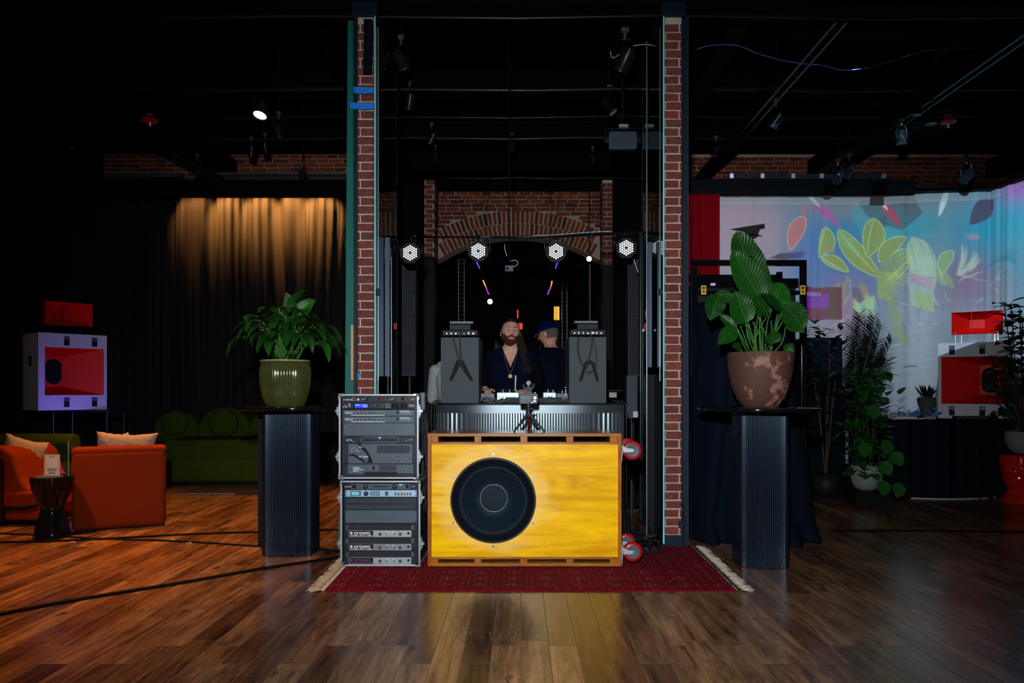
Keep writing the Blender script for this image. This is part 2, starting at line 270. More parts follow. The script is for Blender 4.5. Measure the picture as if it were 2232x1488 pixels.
def rug_mat():
    m = bpy.data.materials.new('red_rug'); m.use_nodes = True; nt = m.node_tree; N = nt.nodes; L = nt.links; b = N['Principled BSDF']
    tc = N.new('ShaderNodeTexCoord'); sp = N.new('ShaderNodeSeparateXYZ'); L.new(tc.outputs['Object'], sp.inputs[0]); x, y = sp.outputs[0], sp.outputs[1]
    def cell(v, p): return math_n(nt, 'FRACT', math_n(nt, 'DIVIDE', v, p))
    def band(v, a, bb): return math_n(nt, 'MULTIPLY', math_n(nt, 'GREATER_THAN', v, a), math_n(nt, 'LESS_THAN', v, bb))
    wv = N.new('ShaderNodeTexWhiteNoise'); wv.noise_dimensions = '2D'; cb = N.new('ShaderNodeCombineXYZ')
    L.new(math_n(nt, 'FLOOR', math_n(nt, 'DIVIDE', x, 0.012)), cb.inputs[0]); L.new(math_n(nt, 'FLOOR', math_n(nt, 'DIVIDE', y, 0.012)), cb.inputs[1]); L.new(cb.outputs[0], wv.inputs[0])
    keep = math_n(nt, 'GREATER_THAN', wv.outputs[0], 0.45)
    # rows of little dashes running across (along x) and lengthwise borders (along y)
    rows = math_n(nt, 'MULTIPLY', band(cell(y, 0.055), 0.42, 0.58), band(cell(x, 0.036), 0.2, 0.62))
    colsb = math_n(nt, 'MULTIPLY', band(cell(x, 0.062), 0.44, 0.56), band(cell(y, 0.026), 0.2, 0.62))
    ax = math_n(nt, 'ABSOLUTE', x)
    border = band(ax, 0.98, 1.32)
    front = math_n(nt, 'LESS_THAN', y, -0.40)
    pat = math_n(nt, 'ADD', math_n(nt, 'MULTIPLY', colsb, border), math_n(nt, 'MULTIPLY', rows, math_n(nt, 'SUBTRACT', 1.0, border)))
    # larger medallions
    vx = math_n(nt, 'ABSOLUTE', math_n(nt, 'SUBTRACT', cell(x, 0.21), 0.5)); vy = math_n(nt, 'ABSOLUTE', math_n(nt, 'SUBTRACT', cell(y, 0.16), 0.5))
    dd = math_n(nt, 'ADD', vx, vy); med = band(dd, 0.17, 0.21); med2 = band(dd, 0.0, 0.07)
    pat = math_n(nt, 'MULTIPLY', math_n(nt, 'MAXIMUM', pat, math_n(nt, 'MAXIMUM', med, med2)), keep)
    n = N.new('ShaderNodeTexNoise'); n.inputs['Scale'].default_value = 5; n.inputs['Detail'].default_value = 6; L.new(tc.outputs['Object'], n.inputs[0])
    base = mixc(nt, n.outputs[0], (0.085, 0.001, 0.006), (0.16, 0.0012, 0.010))
    dk = math_n(nt, 'MULTIPLY', band(dd, 0.07, 0.17), 0.6); base = mixc(nt, dk, base, (0.05, 0.001, 0.004))
    L.new(mixc(nt, math_n(nt, 'MULTIPLY', pat, 0.55), base, (0.42, 0.17, 0.16)), b.inputs['Base Color'])
    b.inputs['Roughness'].default_value = 0.95; b.inputs['Specular IOR Level'].default_value = 0.1
    n2 = N.new('ShaderNodeTexNoise'); n2.inputs['Scale'].default_value = 260; L.new(tc.outputs['Object'], n2.inputs[0])
    bp = N.new('ShaderNodeBump'); bp.inputs['Strength'].default_value = 0.5; bp.inputs['Distance'].default_value = 0.003; L.new(n2.outputs[0], bp.inputs['Height']); L.new(bp.outputs[0], b.inputs['Normal'])
    return m

def pot_mat(name, c1, c2, rough, lo=0.52, hi=0.58, scale=6):
    m = mat(name, c1, rough, bump=0.3, bs=120); nt = m.node_tree; N = nt.nodes
    n = N.new('ShaderNodeTexNoise'); n.inputs['Scale'].default_value = scale; n.inputs['Detail'].default_value = 9; n.inputs['Roughness'].default_value = 0.65
    tc = N.new('ShaderNodeTexCoord'); nt.links.new(tc.outputs['Object'], n.inputs[0])
    r = ramp(N, [(lo, c1), (hi, c2)]); nt.links.new(n.outputs[0], r.inputs[0]); nt.links.new(r.outputs[0], N['Principled BSDF'].inputs['Base Color']); return m
terra = pot_mat('weathered_terracotta', (0.078, 0.034, 0.025), (0.25, 0.125, 0.09), 0.6, 0.55, 0.60, 6.5)
celadon = mat('olive_glaze', (0.045, 0.050, 0.013), 0.14, spec=0.5, coat=0.8, var=0.5, vs=14)
blackflute = mat('black_fluted_lacquer', (0.002, 0.004, 0.008), 0.27, spec=0.62)

blackflute.node_tree.nodes['Principled BSDF'].inputs['Specular Tint'].default_value = bsdf_tint
# ---------------------------------------------------------------- mesh helpers
def bm_(): return bmesh.new()
def box(bm, c, s, rot=None):
    """box centred at c with full sizes s"""
    r = bmesh.ops.create_cube(bm, size=1.0); vs = r['verts']
    M = Matrix.Translation(c) @ (rot.to_matrix().to_4x4() if rot else Matrix()) @ Matrix.Diagonal((*s, 1))
    bmesh.ops.transform(bm, matrix=M, verts=vs); return vs
def bx(bm, x0, x1, y0, y1, z0, z1): return box(bm, ((x0 + x1) / 2, (y0 + y1) / 2, (z0 + z1) / 2), (abs(x1 - x0), abs(y1 - y0), abs(z1 - z0)))
def frame_of(d):
    d = Vector(d).normalized(); u = d.cross(Vector((0, 0, 1)))
    if u.length < 1e-4: u = Vector((1, 0, 0))
    u.normalize(); return u, u.cross(d).normalized()
def cyl(bm, p0, p1, r0, r1=None, seg=20):
    p0 = Vector(p0); p1 = Vector(p1); r1 = r0 if r1 is None else r1; u, v = frame_of(p1 - p0)
    A = [bm.verts.new(p0 + (u * math.cos(2 * PI * k / seg) + v * math.sin(2 * PI * k / seg)) * r0) for k in range(seg)]
    B = [bm.verts.new(p1 + (u * math.cos(2 * PI * k / seg) + v * math.sin(2 * PI * k / seg)) * r1) for k in range(seg)]
    for k in range(seg): bm.faces.new((A[k], A[(k + 1) % seg], B[(k + 1) % seg], B[k]))
    bm.faces.new(A[::-1]); bm.faces.new(B)
def tube(bm, pts, r, seg=8, closed=False, rr=None):
    pts = [Vector(p) for p in pts]; n = len(pts); rings = []; u = None
    for i, p in enumerate(pts):
        d = (pts[min(i + 1, n - 1)] - pts[max(i - 1, 0)])
        if d.length < 1e-7: d = Vector((0, 0, 1))
        d.normalize()
        if u is None: u, v = frame_of(d)
        else:
            u = (u - d * u.dot(d)); u = u.normalized() if u.length > 1e-6 else frame_of(d)[0]; v = d.cross(u).normalized()
        q = rr[i] if rr else r
        rings.append([bm.verts.new(p + (u * math.cos(2 * PI * k / seg) + v * math.sin(2 * PI * k / seg)) * q) for k in range(seg)])
    for i in range(n - 1):
        for k in range(seg): bm.faces.new((rings[i][k], rings[i][(k + 1) % seg], rings[i + 1][(k + 1) % seg], rings[i + 1][k]))
    bm.faces.new(rings[0][::-1]); bm.faces.new(rings[-1])
def lathe(bm, prof, seg=48, M=None, cap=True, fn=None):
    rings = []; M = M or Matrix()
    for (r, z) in prof:
        ring = []
        for k in range(seg):
            a = 2 * PI * k / seg; q = r * (fn(a, z) if fn else 1)
            ring.append(bm.verts.new(M @ Vector((q * math.cos(a), q * math.sin(a), z))))
        rings.append(ring)
    for i in range(len(rings) - 1):
        for k in range(seg): bm.faces.new((rings[i][k], rings[i][(k + 1) % seg], rings[i + 1][(k + 1) % seg], rings[i + 1][k]))
    if cap: bm.faces.new(rings[0][::-1]); bm.faces.new(rings[-1])
def ball(bm, c, r, s=(1, 1, 1), seg=20, rot=None):
    q = bmesh.ops.create_uvsphere(bm, u_segments=seg, v_segments=max(6, seg // 2), radius=1.0)
    M = Matrix.Translation(c) @ (rot.to_matrix().to_4x4() if rot else Matrix()) @ Matrix.Diagonal((r * s[0], r * s[1], r * s[2], 1))
    bmesh.ops.transform(bm, matrix=M, verts=q['verts']); return q['verts']
def prism(bm, poly, y0, y1):
    """polygon in x,z extruded from y0 to y1"""
    A = [bm.verts.new((p[0], y0, p[1])) for p in poly]; B = [bm.verts.new((p[0], y1, p[1])) for p in poly]; n = len(poly)
    for k in range(n): bm.faces.new((A[k], A[(k + 1) % n], B[(k + 1) % n], B[k]))
    bm.faces.new(A[::-1]); bm.faces.new(B)
def rrect(w_, h_, r, n=6, cx=0, cz=0):
    out = []
    for (sx, sz, a0) in ((1, 1, 0), (-1, 1, 90), (-1, -1, 180), (1, -1, 270)):
        for k in range(n + 1):
            a = math.radians(a0 + 90 * k / n); out.append((cx + sx * (w_ / 2 - r) + r * math.cos(a), cz + sz * (h_ / 2 - r) + r * math.sin(a)))
    return out
def prism_z(bm, poly, z0, z1):
    A = [bm.verts.new((p[0], p[1], z0)) for p in poly]; B = [bm.verts.new((p[0], p[1], z1)) for p in poly]; n = len(poly)
    for k in range(n): bm.faces.new((A[k], A[(k + 1) % n], B[(k + 1) % n], B[k]))
    bm.faces.new(A[::-1]); bm.faces.new(B)
def spline(pts, n=10):
    pts = [Vector(p) for p in pts]; out = []
    P = [2 * pts[0] - pts[1]] + pts + [2 * pts[-1] - pts[-2]]
    for i in range(1, len(P) - 2):
        for k in range(n):
            t = k / n; a, b, c, d = P[i - 1], P[i], P[i + 1], P[i + 2]
            out.append(0.5 * ((2 * b) + (c - a) * t + (2 * a - 5 * b + 4 * c - d) * t * t + (3 * b - a - 3 * c + d) * t ** 3))
    out.append(pts[-1]); return out
def obj(name, bm, m, parent=None, smooth=False, bevel=0, loc=None, label=None, fix=True):
    if fix: bmesh.ops.recalc_face_normals(bm, faces=bm.faces)
    me = bpy.data.meshes.new(name); bm.to_mesh(me); bm.free()
    o = bpy.data.objects.new(name, me); COL.objects.link(o); me.materials.append(m)
    if smooth:
        for p in me.polygons: p.use_smooth = True
        if smooth == 'auto':
            try: me.set_sharp_from_angle(angle=math.radians(35))
            except Exception: pass
    if bevel:
        b = o.modifiers.new('bevel', 'BEVEL'); b.width = bevel; b.segments = 2; b.limit_method = 'ANGLE'
    if parent: o.parent = parent
    if loc is not None: o.location = loc
    if label: o['label'] = label
    return o
def thing(name, label, cat, loc=(0, 0, 0), rotz=0, group=None):
    o = bpy.data.objects.new(name, None); COL.objects.link(o); o.location = loc; o.rotation_euler = (0, 0, rotz); o.empty_display_size = 0.1
    o['label'] = label; o['category'] = cat
    if group: o['group'] = group
    return o
def tag(o, label, cat, group=None, kind=None):
    o['label'] = label; o['category'] = cat
    if group: o['group'] = group
    if kind: o['kind'] = kind
    return o
def struct(name, bm, m, parent=None, label=None, **k):
    o = obj(name, bm, m, parent, **k)
    if not parent: o['kind'] = 'structure'
    if label: o['label'] = label
    return o
def dup(root, loc, rot=None, label=None, group=None, scale=None):
    r = root.copy(); COL.objects.link(r); r.location = loc
    if rot is not None: r.rotation_euler = rot
    if scale: r.scale = (scale,) * 3
    if label: r['label'] = label
    if group: r['group'] = group
    for ch in list(root.children):
        c = ch.copy(); COL.objects.link(c); c.parent = r
        for g in ch.children:
            d = g.copy(); COL.objects.link(d); d.parent = c
    return r
def text(s, size, m, parent, loc, name='lettering', ax='LEFT', bold=0.0, xs=1.0, rot=(PI / 2, 0, 0), shear=0):
    c = bpy.data.curves.new(name, 'FONT'); c.body = s; c.size = size; c.align_x = ax; c.align_y = 'CENTER'; c.extrude = 0.0004; c.offset = bold; c.space_character = 1.0; c.shear = shear
    c.materials.append(m); t_ = bpy.data.objects.new('tmp_text', c); COL.objects.link(t_); bpy.context.view_layer.update()
    me = bpy.data.meshes.new_from_object(t_.evaluated_get(bpy.context.evaluated_depsgraph_get())); me.name = name; bpy.data.objects.remove(t_); bpy.data.curves.remove(c)
    o = bpy.data.objects.new(name, me); COL.objects.link(o); o.parent = parent; o.location = loc; o.rotation_euler = rot; o.scale = (xs, 1, 1)
    if not me.materials: me.materials.append(m)
    return o
# ================================================================ ROOM
b = bm_(); bx(b, -9.5, 9.5, -1.2, 16, -0.06, 0); floor_o = struct('floor', b, floor_mat())
b = bm_(); bx(b, -9.5, 9.5, -1.2, 16, 5.3, 5.4); struct('ceiling', b, ceilm)
b = bm_(); bx(b, -9.6, -9.5, -1.2, 16, 0, 5.3); struct('wall_left', b, ceilm)
b = bm_(); bx(b, 9.5, 9.6, -1.2, 16, 0, 5.3); struct('wall_right', b, ceilm)
b = bm_(); bx(b, -9.5, 9.5, 16, 16.1, 0, 5.3); struct('wall_back', b, ceilm)

def brickwork(bm, x0, x1, y0, y1, z0, z1, bl=0.205, bh=0.0572, j=0.0095, seed=0, off=0.0, jit=0.0, keep=None):
    """courses of separate bricks standing 6 mm proud of the mortar behind, clipped to x0..x1"""
    R = random.Random(seed); z = z0; row = 0
    while z + bh <= z1 + 0.001:
        x = x0 - R.random() * 0.02 * (jit > 0) - off - (bl + j) * (0.5 if row % 2 else 0.0) - (R.random() * 0.16 if jit else 0)
        while x < x1:
            L_ = bl * (1 + (R.uniform(-0.22, 0.1) if jit else 0)); a = max(x, x0); c = min(x + L_, x1)
            if c - a > 0.012 and (keep is None or keep((a + c) / 2, z + bh / 2, a, c)):
                dz = R.uniform(-1, 1) * jit; dy = R.uniform(0, 0.004)
                vs = bx(bm, a, c, y0 - 0.004 + dy, y1 + 0.003, z + dz, z + bh + dz)
                for v in vs: v.co += Vector((R.uniform(-1, 1), 0, R.uniform(-1, 1))) * (0.0018 + jit * 0.4)
            x += L_ + j
        z += bh + j; row += 1

def pillar(pxa, pxb, base_py, seed, off, label, top=4.07):
    Yp = 5.65; x0 = X(pxa, Yp); x1 = X(pxb, Yp)
    m = bm_(); bx(m, x0 + 0.001, x1 - 0.001, Yp + 0.006, Yp + 0.30, 0.075, top)
    root = struct('brick_pillar', m, moundm, label=label); root['category'] = 'pillar'
    q = bm_(); brickwork(q, x0, x1, Yp, Yp + 0.30, 0.09, top, seed=seed, off=off); obj('bricks', q, brick_red, root, bevel=0.004)
    q = bm_(); bx(q, x0 - 0.03, x1 + 0.008, Yp - 0.03, Yp + 0.33, 0.0, 0.085); obj('base_block', q, navyp, root, bevel=0.006)
    q = bm_(); bx(q, x0 - 0.035, x1 + 0.03, Yp - 0.02, Yp + 0.33, top, top + 0.11)
    for k in range(4): cyl(q, (x0 + 0.02 + k * 0.04, Yp - 0.035, top + 0.03 + 0.03 * (k % 2)), (x0 + 0.02 + k * 0.04, Yp, top + 0.03 + 0.03 * (k % 2)), 0.008)
    obj('cap_plate', q, navyp, root, bevel=0.004)
    return x0, x1, root
PLx0, PLx1, PL = pillar(778, 813.5, 1190, 3, 0.184, 'narrow red brick pillar with blue tape, left of the yellow subwoofer')
PRx0, PRx1, PR = pillar(1450, 1486, 1190, 5, 0.102, 'narrow red brick pillar right of the yellow subwoofer')
# painter's tape strips on the left pillar
for i, (py, pa, pb, lab) in enumerate(((197, 770, 815, 'upper strip of blue painter tape across the left brick pillar'), (231, 762, 816, 'lower strip of blue painter tape across the left brick pillar'))):
    q = bm_(); Y0 = 5.594; poly = [(X(pa, Y0), Z(py - 8, Y0)), (X(pb, Y0), Z(py - 6, Y0)), (X(pb + 1, Y0), Z(py + 6, Y0)), (X((pa + pb) / 2, Y0), Z(py + 7.5, Y0)), (X(pa + 2, Y0), Z(py + 6, Y0))]
    prism(q, poly, Y0, Y0 + 0.003); bx(q, X(pb, Y0) - 0.002, X(pb, Y0) + 0.001, Y0, Y0 + 0.09, Z(py + 6, Y0), Z(py - 6, Y0)); tag(obj('painter_tape', q, tape_b), lab, 'tape', 'blue tape strips on the left pillar')
q = bm_(); prism(q, [(X(779, 5.635), Z(812, 5.635)), (X(787, 5.635), Z(818, 5.635)), (X(781, 5.635), Z(824, 5.635)), (X(778, 5.635), Z(822, 5.635))], 5.636, 5.64)
tag(obj('tape_scrap', q, tape_b), 'small torn scrap of blue tape low on the left brick pillar', 'tape')
q = bm_(); poly = [(X(793, 5.6), Z(42, 5.6)), (X(812, 5.6), Z(42, 5.6)), (X(812, 5.6), Z(100, 5.6)), (X(809, 5.6), Z(161, 5.6)), (X(791, 5.6), Z(160, 5.6)), (X(793, 5.6), Z(100, 5.6))]
prism(q, poly, 5.59, 5.62); tag(obj('black_cloth_strip', q, velvet, bevel=0.004), 'black cloth strip hanging over the top of the left brick pillar', 'cloth')

# teal painted post beside the left pillar (leans out towards the viewer at its foot)
q = bm_()
for (pa, pb, py) in (): pass
def quadprism(bm, pts_front, pts_back):
    A = [bm.verts.new(p) for p in pts_front]; B = [bm.verts.new(p) for p in pts_back]
    for k in range(4): bm.faces.new((A[k], A[(k + 1) % 4], B[(k + 1) % 4], B[k]))
    bm.faces.new(A[::-1]); bm.faces.new(B)
Yt = 5.62
tf = [(X(758, Yt), Yt, Z(45, Yt)), (X(769, Yt), Yt, Z(45, Yt)), (X(771, Yt), Yt, Z(860, Yt)), (X(752, Yt), Yt, Z(860, Yt))]
quadprism(q, tf, [(p[0] + 0.01, p[1] + 0.05, p[2]) for p in tf])
tf = [(X(752, Yt), Yt, Z(860, Yt)), (X(771, Yt), Yt, Z(860, Yt)), (X(772, Yt), Yt, 0), (X(736, Yt), Yt, 0)]
quadprism(q, tf, [(p[0] + 0.01, p[1] + 0.05, p[2]) for p in tf])
root = struct('trim_1', q, tealp, label='teal painted door frame post left of the left brick pillar')
q = bm_(); bx(q, X(771, Yt), X(778, Yt), Yt + 0.01, Yt + 0.06, 0, 4.07); struct('trim_2', q, navyp)
q = bm_(); bx(q, X(764, 5.55), X(769, 5.55), 5.56, 5.61, Z(829, 5.55), Z(707, 5.55)); tag(obj('wooden_batten', q, woodstick, bevel=0.002), 'short raw pine batten on the teal post beside the left brick pillar', 'batten')
# navy steel post right of the right pillar
q = bm_(); bx(q, X(1488, 5.66), X(1500, 5.66), 5.67, 5.78, 0, 4.1); struct('trim_3', q, navyp)
q = bm_(); bx(q, X(1500, 5.66), X(1503, 5.66), 5.70, 5.74, 0, 4.1); struct('trim_4', q, bluegrey)
# glass partitions running back from each pillar, with green edges, and steel posts
for i, (pxe, sgn) in enumerate(((817.5, 1), (1446.5, -1))):
    Yg = 5.60; xg = X(pxe, Yg)
    q = bm_(); bx(q, xg - 0.005, xg + 0.005, Yg, Yg + 0.95, 0.03, 4.05)
    g = struct('window_%d' % (i + 1), q, glassm, label='tall glass partition panel behind the %s brick pillar' % ('left', 'right')[i])
    q = bm_(); bx(q, xg - 0.006, xg + 0.006, Yg - 0.004, Yg - 0.001, 0.03, 4.05); obj('glass_edge', q, glassedge, g)
    q = bm_(); bx(q, xg - 0.005, xg + 0.005, Yg + 0.951, Yg + 0.955, 0.03, 4.05); obj('glass_edge', q, glassedge, g)
    q = bm_(); cyl(q, (xg + sgn * 0.02, Yg + 0.02, Z(635, Yg)), (xg - sgn * 0.008, Yg + 0.02, Z(635, Yg)), 0.018); bx(q, xg + sgn * 0.014, xg + sgn * 0.03, Yg + 0.005, Yg + 0.04, Z(643, Yg), Z(628, Yg)); obj('glass_clamp', q, blackmet, g)
n = 5
def post(pa, pb, py0, py1, Y, m, r=None):
    global n
    q = bm_()
    if r: cyl(q, (X((pa + pb) / 2, Y), Y, Z(py1, Y)), (X((pa + pb) / 2, Y), Y, Z(py0, Y)), r)
    else: bx(q, X(pa, Y), X(pb, Y), Y, Y + 0.05, Z(py1, Y), Z(py0, Y))
    struct('trim_%d' % n, q, m, smooth='auto'); n += 1
post(822.5, 826, 60, 832, 5.66, steel, 0.0065)
post(823, 825, 832, 1150, 5.66, steel, 0.004)
post(839, 849, 517, 820, 5.95, bluegrey)
post(852.5, 854, 560, 1120, 6.2, steel, 0.004)
post(1408.5, 1411, 90, 1180, 5.70, steel, 0.005)
post(1412.5, 1421, 527, 800, 5.95, bluegrey)
post(1437.5, 1439.5, 60, 830, 5.62, steel, 0.004)
post(1431.5, 1433.5, 900, 1170, 5.9, steel, 0.004)
q = bm_(); bx(q, X(1411, 5.95), X(1428, 5.95), 5.95, 6.05, Z(1180, 5.95), Z(816, 5.95)); struct('trim_%d' % n, q, black); n += 1
# lintel beam tying the pillars, back beams
for k, (zz, yy) in enumerate(((4.18, 5.7),)):
    q = bm_(); bx(q, -9.4, 9.4, yy, yy + 0.25, zz, zz + 0.35); o = struct('ceiling_beam', q, ceilm)
for yy in (7.0, 8.5, 9.9, 11.4): 
    q = bm_(); bx(q, -9.4, 9.4, yy, yy + 0.16, 4.62, 4.9); struct('ceiling_beam', q, ceilm)
for xx in (-7.0, -4.3, -1.75, 1.9, 4.35, 7.0):
    q = bm_(); bx(q, xx - 0.09, xx + 0.09, 5.95, 13.5, 4.34, 4.6)
    o = struct('ceiling_beam', q, ceilm)
# sprinkler and conduit pipes crossing the ceiling
def pipe(name, pts, r, m, lab, cat='pipe', group=None):
    q = bm_(); tube(q, pts, r, 10); o = obj(name, q, m, smooth=True); tag(o, lab, cat, group)
    return o
pipem = mat('pipe_black', (0.007, 0.010, 0.013), 0.28, 0.05, spec=0.3)
for (Yq, py, r, x0, x1, lab) in ((7.8, 195, 0.022, -6.2, 6.4, 'long black ceiling pipe crossing behind the two pillars, second row'), (9.2, 301, 0.018, -5.2, 5.0, 'long black ceiling pipe in the third row back'),
                           (5.75, 37, 0.012, -5.6, 5.6, 'thin conduit running along the front ceiling beam'), (10.6, 388, 0.010, -1.4, 2.6, 'thin pale conduit above the brick arch'), (8.4, 255, 0.010, -6.2, 6.0, 'thin conduit above the third pipe row')):
    zz = Z(py, Yq); pipe('ceiling_pipe', [(x0 + (x1 - x0) * t / 12, Yq, zz + 0.012 * math.sin(t * 1.9)) for t in range(13)], r, pipem, lab)
# track rails that run back along the ceiling
for (xx, lab) in ((4.30, 'black lighting track running back under the right ceiling beam'), (-4.45, 'black lighting track running back under the left ceiling beam'), (2.62, 'black lighting track behind the right pillar')):
    q = bm_(); bx(q, xx - 0.055, xx - 0.035, 6.0, 12, 4.2, 4.32); bx(q, xx + 0.035, xx + 0.055, 6.0, 12, 4.2, 4.32); bx(q, xx - 0.055, xx + 0.055, 6.0, 12, 4.3, 4.335)
    o = obj('lighting_track', q, pipem); tag(o, lab, 'lighting track')
# bluish air duct
for (pa, pb, pt, pb2, Yd, lab) in ((1920, 2090, 212, 268, 8.8, 'dark teal air duct section under the right ceiling'), (2095, 2190, 60, 84, 7.0, 'dark teal duct panel at the top right'), (0, 42, 20, 27, 6.6, 'dark blue duct edge at the top left corner'), (95, 152, 98, 104, 7.2, 'small dark blue duct plate at the upper left')):
    q = bm_(); bx(q, X(pa, Yd), X(pb, Yd), Yd, Yd + 0.5, Z(pb2, Yd), Z(pt, Yd))
    for t in range(3): cyl(q, (X(pa + (pb - pa) * (0.2 + 0.3 * t), Yd), Yd + 0.2, Z(pt, Yd) - 0.01), (X(pa + (pb - pa) * (0.2 + 0.3 * t), Yd), Yd + 0.2, 5.3), 0.006)
    tag(obj('air_duct', q, ductm, bevel=0.01), lab, 'duct')

# upper brick walls above the curtains, left and right, with pale ledge strips
def wallstrip(name, pa, pb, pt, pbot, Yw, seed):
    x0, x1, z0, z1 = X(pa, Yw), X(pb, Yw), Z(pbot, Yw), Z(pt, Yw)
    q = bm_(); bx(q, x0, x1, Yw + 0.004, Yw + 0.25, z0, z1); root = struct(name, q, moundm)
    q = bm_(); brickwork(q, x0, x1, Yw, Yw + 0.05, z0, z1, seed=seed, jit=0.002); obj('bricks', q, brick_old, root)
wallstrip('wall_left_upper', 225, 760, 336, 404, 10.9, 11)
wallstrip('wall_right_upper', 1500, 2240, 336, 400, 10.9, 12)
q = bm_(); Yw = 10.6; bx(q, X(228, Yw), X(390, Yw), Yw, Yw + 0.29, Z(386, Yw), Z(378, Yw)); tag(obj('steel_ledge', q, bluegrey, bevel=0.004), 'blue-grey steel ledge under the upper left brickwork', 'ledge')
q = bm_(); bx(q, X(445, Yw), X(755, Yw), Yw, Yw + 0.29, Z(379, Yw), Z(375, Yw)); tag(obj('steel_ledge', q, steel), 'thin pale steel ledge above the lit curtain', 'ledge')
q = bm_(); bx(q, X(-60, 10.0), X(765, 9.6), 9.55, 9.63, Z(430, 9.6), Z(394, 9.6)); struct('trim_%d' % n, q, ceilm); n += 1
q = bm_(); bx(q, X(1502, 9.4), X(1990, 9.4), 9.35, 9.45, Z(424, 9.4), Z(392, 9.4)); struct('trim_%d' % n, q, ceilm); n += 1
q = bm_(); bx(q, X(1600, 9.6), X(1930, 9.6), 9.6, 10.91, Z(389, 9.6), Z(379, 9.6)); tag(obj('cable_tray', q, bluegrey), 'grey cable tray below the upper right brickwork', 'cable tray')
for px in (1594, 1661, 1728, 1790, 1926): 
    q = bm_(); bx(q, X(px - 4, 9.3), X(px + 4, 9.3), 9.28, 9.33, Z(389, 9.3), Z(379, 9.3)); tag(obj('conduit_clamp', q, steel), 'small pale conduit clamp on the beam above the projected curtain', 'clamp', 'conduit clamps above the projected curtain')

# back brick wall with the segmental arch, and its two inner piers
Yw = 12.4
ax, az = X(1128, Yw), Z(500, Yw)     # crown underside is near 500 px
# arch: springing at px 955..1305, y 566..; crown y 488
sx = (X(1306, Yw) - X(952, Yw)) / 2; acx = (X(1306, Yw) + X(952, Yw)) / 2
zc = Z(514, Yw); zs = Z(567, Yw); rise = zc - zs; R0 = (sx * sx + rise * rise) / (2 * rise); acz = zc - R0
hb = 0.205; 
def in_arch(x, z, a=None, c=None): return math.hypot(x - acx, z - acz) < R0 + 2 * hb + 0.03
x0, x1, z0, z1 = X(948, Yw), X(1312, Yw), Z(567, Yw), Z(409, Yw)
q = bm_(); NS = 40
low = [(x0 + (x1 - x0) * t / NS) for t in range(NS + 1)]
def under(x): return max(z0, acz + math.sqrt(max(0, R0 * R0 - (x - acx) ** 2)))
A = [q.verts.new((x, Yw + 0.012, under(x))) for x in low]; B = [q.verts.new((x, Yw + 0.012, z1)) for x in low]
A2 = [q.verts.new((x, Yw + 0.4, under(x))) for x in low]; B2 = [q.verts.new((x, Yw + 0.4, z1)) for x in low]
for t in range(NS):
    q.faces.new((A[t], A[t + 1], B[t + 1], B[t])); q.faces.new((A2[t], B2[t], B2[t + 1], A2[t + 1])); q.faces.new((A[t], A2[t], A2[t + 1], A[t + 1])); q.faces.new((B[t], B[t + 1], B2[t + 1], B2[t]))
root = struct('wall_arch', q, moundm)
q = bm_(); brickwork(q, x0, x1, Yw, Yw + 0.1, z0, z1, bl=0.215, bh=0.056, j=0.013, seed=21, jit=0.004, keep=lambda x, z, a, c: not in_arch(x, z) and not in_arch(a + 0.03, z) and not in_arch(c - 0.03, z)); 
for ringi in range(2):
    ra = R0 + ringi * (hb + 0.012) + 0.004; rb = ra + hb; nb = int(2 * math.asin(sx / R0) * ra / 0.072); half = math.asin(min(1, sx / R0)) + 0.02
    RR = random.Random(5 + ringi)
    for k in range(-nb // 2 - 1, nb // 2 + 2):
        a0 = k * 2 * half / nb; w2 = 0.026
        pts = []
        for (rad, sg) in ((ra, -1), (ra, 1), (rb, 1), (rb, -1)):
            da = sg * w2 / ra; pts.append((acx + rad * math.sin(a0 + da) + RR.uniform(-.003, .003), acz + rad * math.cos(a0 + da) + RR.uniform(-.004, .004)))
        if min(p[0] for p in pts) < x0 or max(p[0] for p in pts) > x1: continue
        prism(q, pts, Yw - 0.006 + RR.uniform(0, 0.006), Yw + 0.08)
obj('bricks', q, brick_old, root)
q = bm_()
for (px, py) in ((1072, 463), (1185, 463)): cyl(q, (X(px, Yw), Yw - 0.03, Z(py, Yw)), (X(px, Yw), Yw, Z(py, Yw)), 0.014)
obj('anchor_bolts', q, whitepr, root)
# side stretches of the same wall seen past the door frames
wallstrip('wall_back_left', 820, 853, 412, 500, 12.4, 31)
wallstrip('wall_back_right', 1402, 1449, 408, 512, 12.4, 32)
for i, (pa, pb, pt, pb2, s) in enumerate(((925, 946, 392, 560, 41), (1313, 1335, 392, 577, 42))):
    Yp = 10.1; x0, x1, z0, z1 = X(pa, Yp), X(pb, Yp), 0.0, Z(pt, Yp)
    q = bm_(); bx(q, x0 + .001, x1 - .001, Yp + .006, Yp + 0.3, z0, z1); root = struct('brick_pillar', q, moundm); root['label'] = 'far brick pier on the %s side of the brick arch' % ('left', 'right')[i]
    q = bm_(); brickwork(q, x0, x1, Yp, Yp + 0.3, Z(pb2, Yp), z1, seed=s, off=(0.09, 0.15)[i]); obj('bricks', q, brick_red, root)
    q = bm_(); bx(q, x0 - .002, x1 + .002, Yp - 0.004, Yp + 0.31, 0, Z(pb2, Yp)); obj('black_lower_cladding', q, black, root)
q = bm_(); bx(q, X(935, 11.5), X(1340, 11.5), 11.4, 11.6, Z(409, 11.5), Z(392, 11.5)); struct('trim_%d' % n, q, ceilm); n += 1
for (pa, pb) in ((853, 925), (1336, 1402)):
    q = bm_(); bx(q, X(pa, 10.3), X(pb, 10.3), 10.3, 10.4, 0.0, Z(395, 10.3)); struct('trim_%d' % n, q, ceilm); n += 1
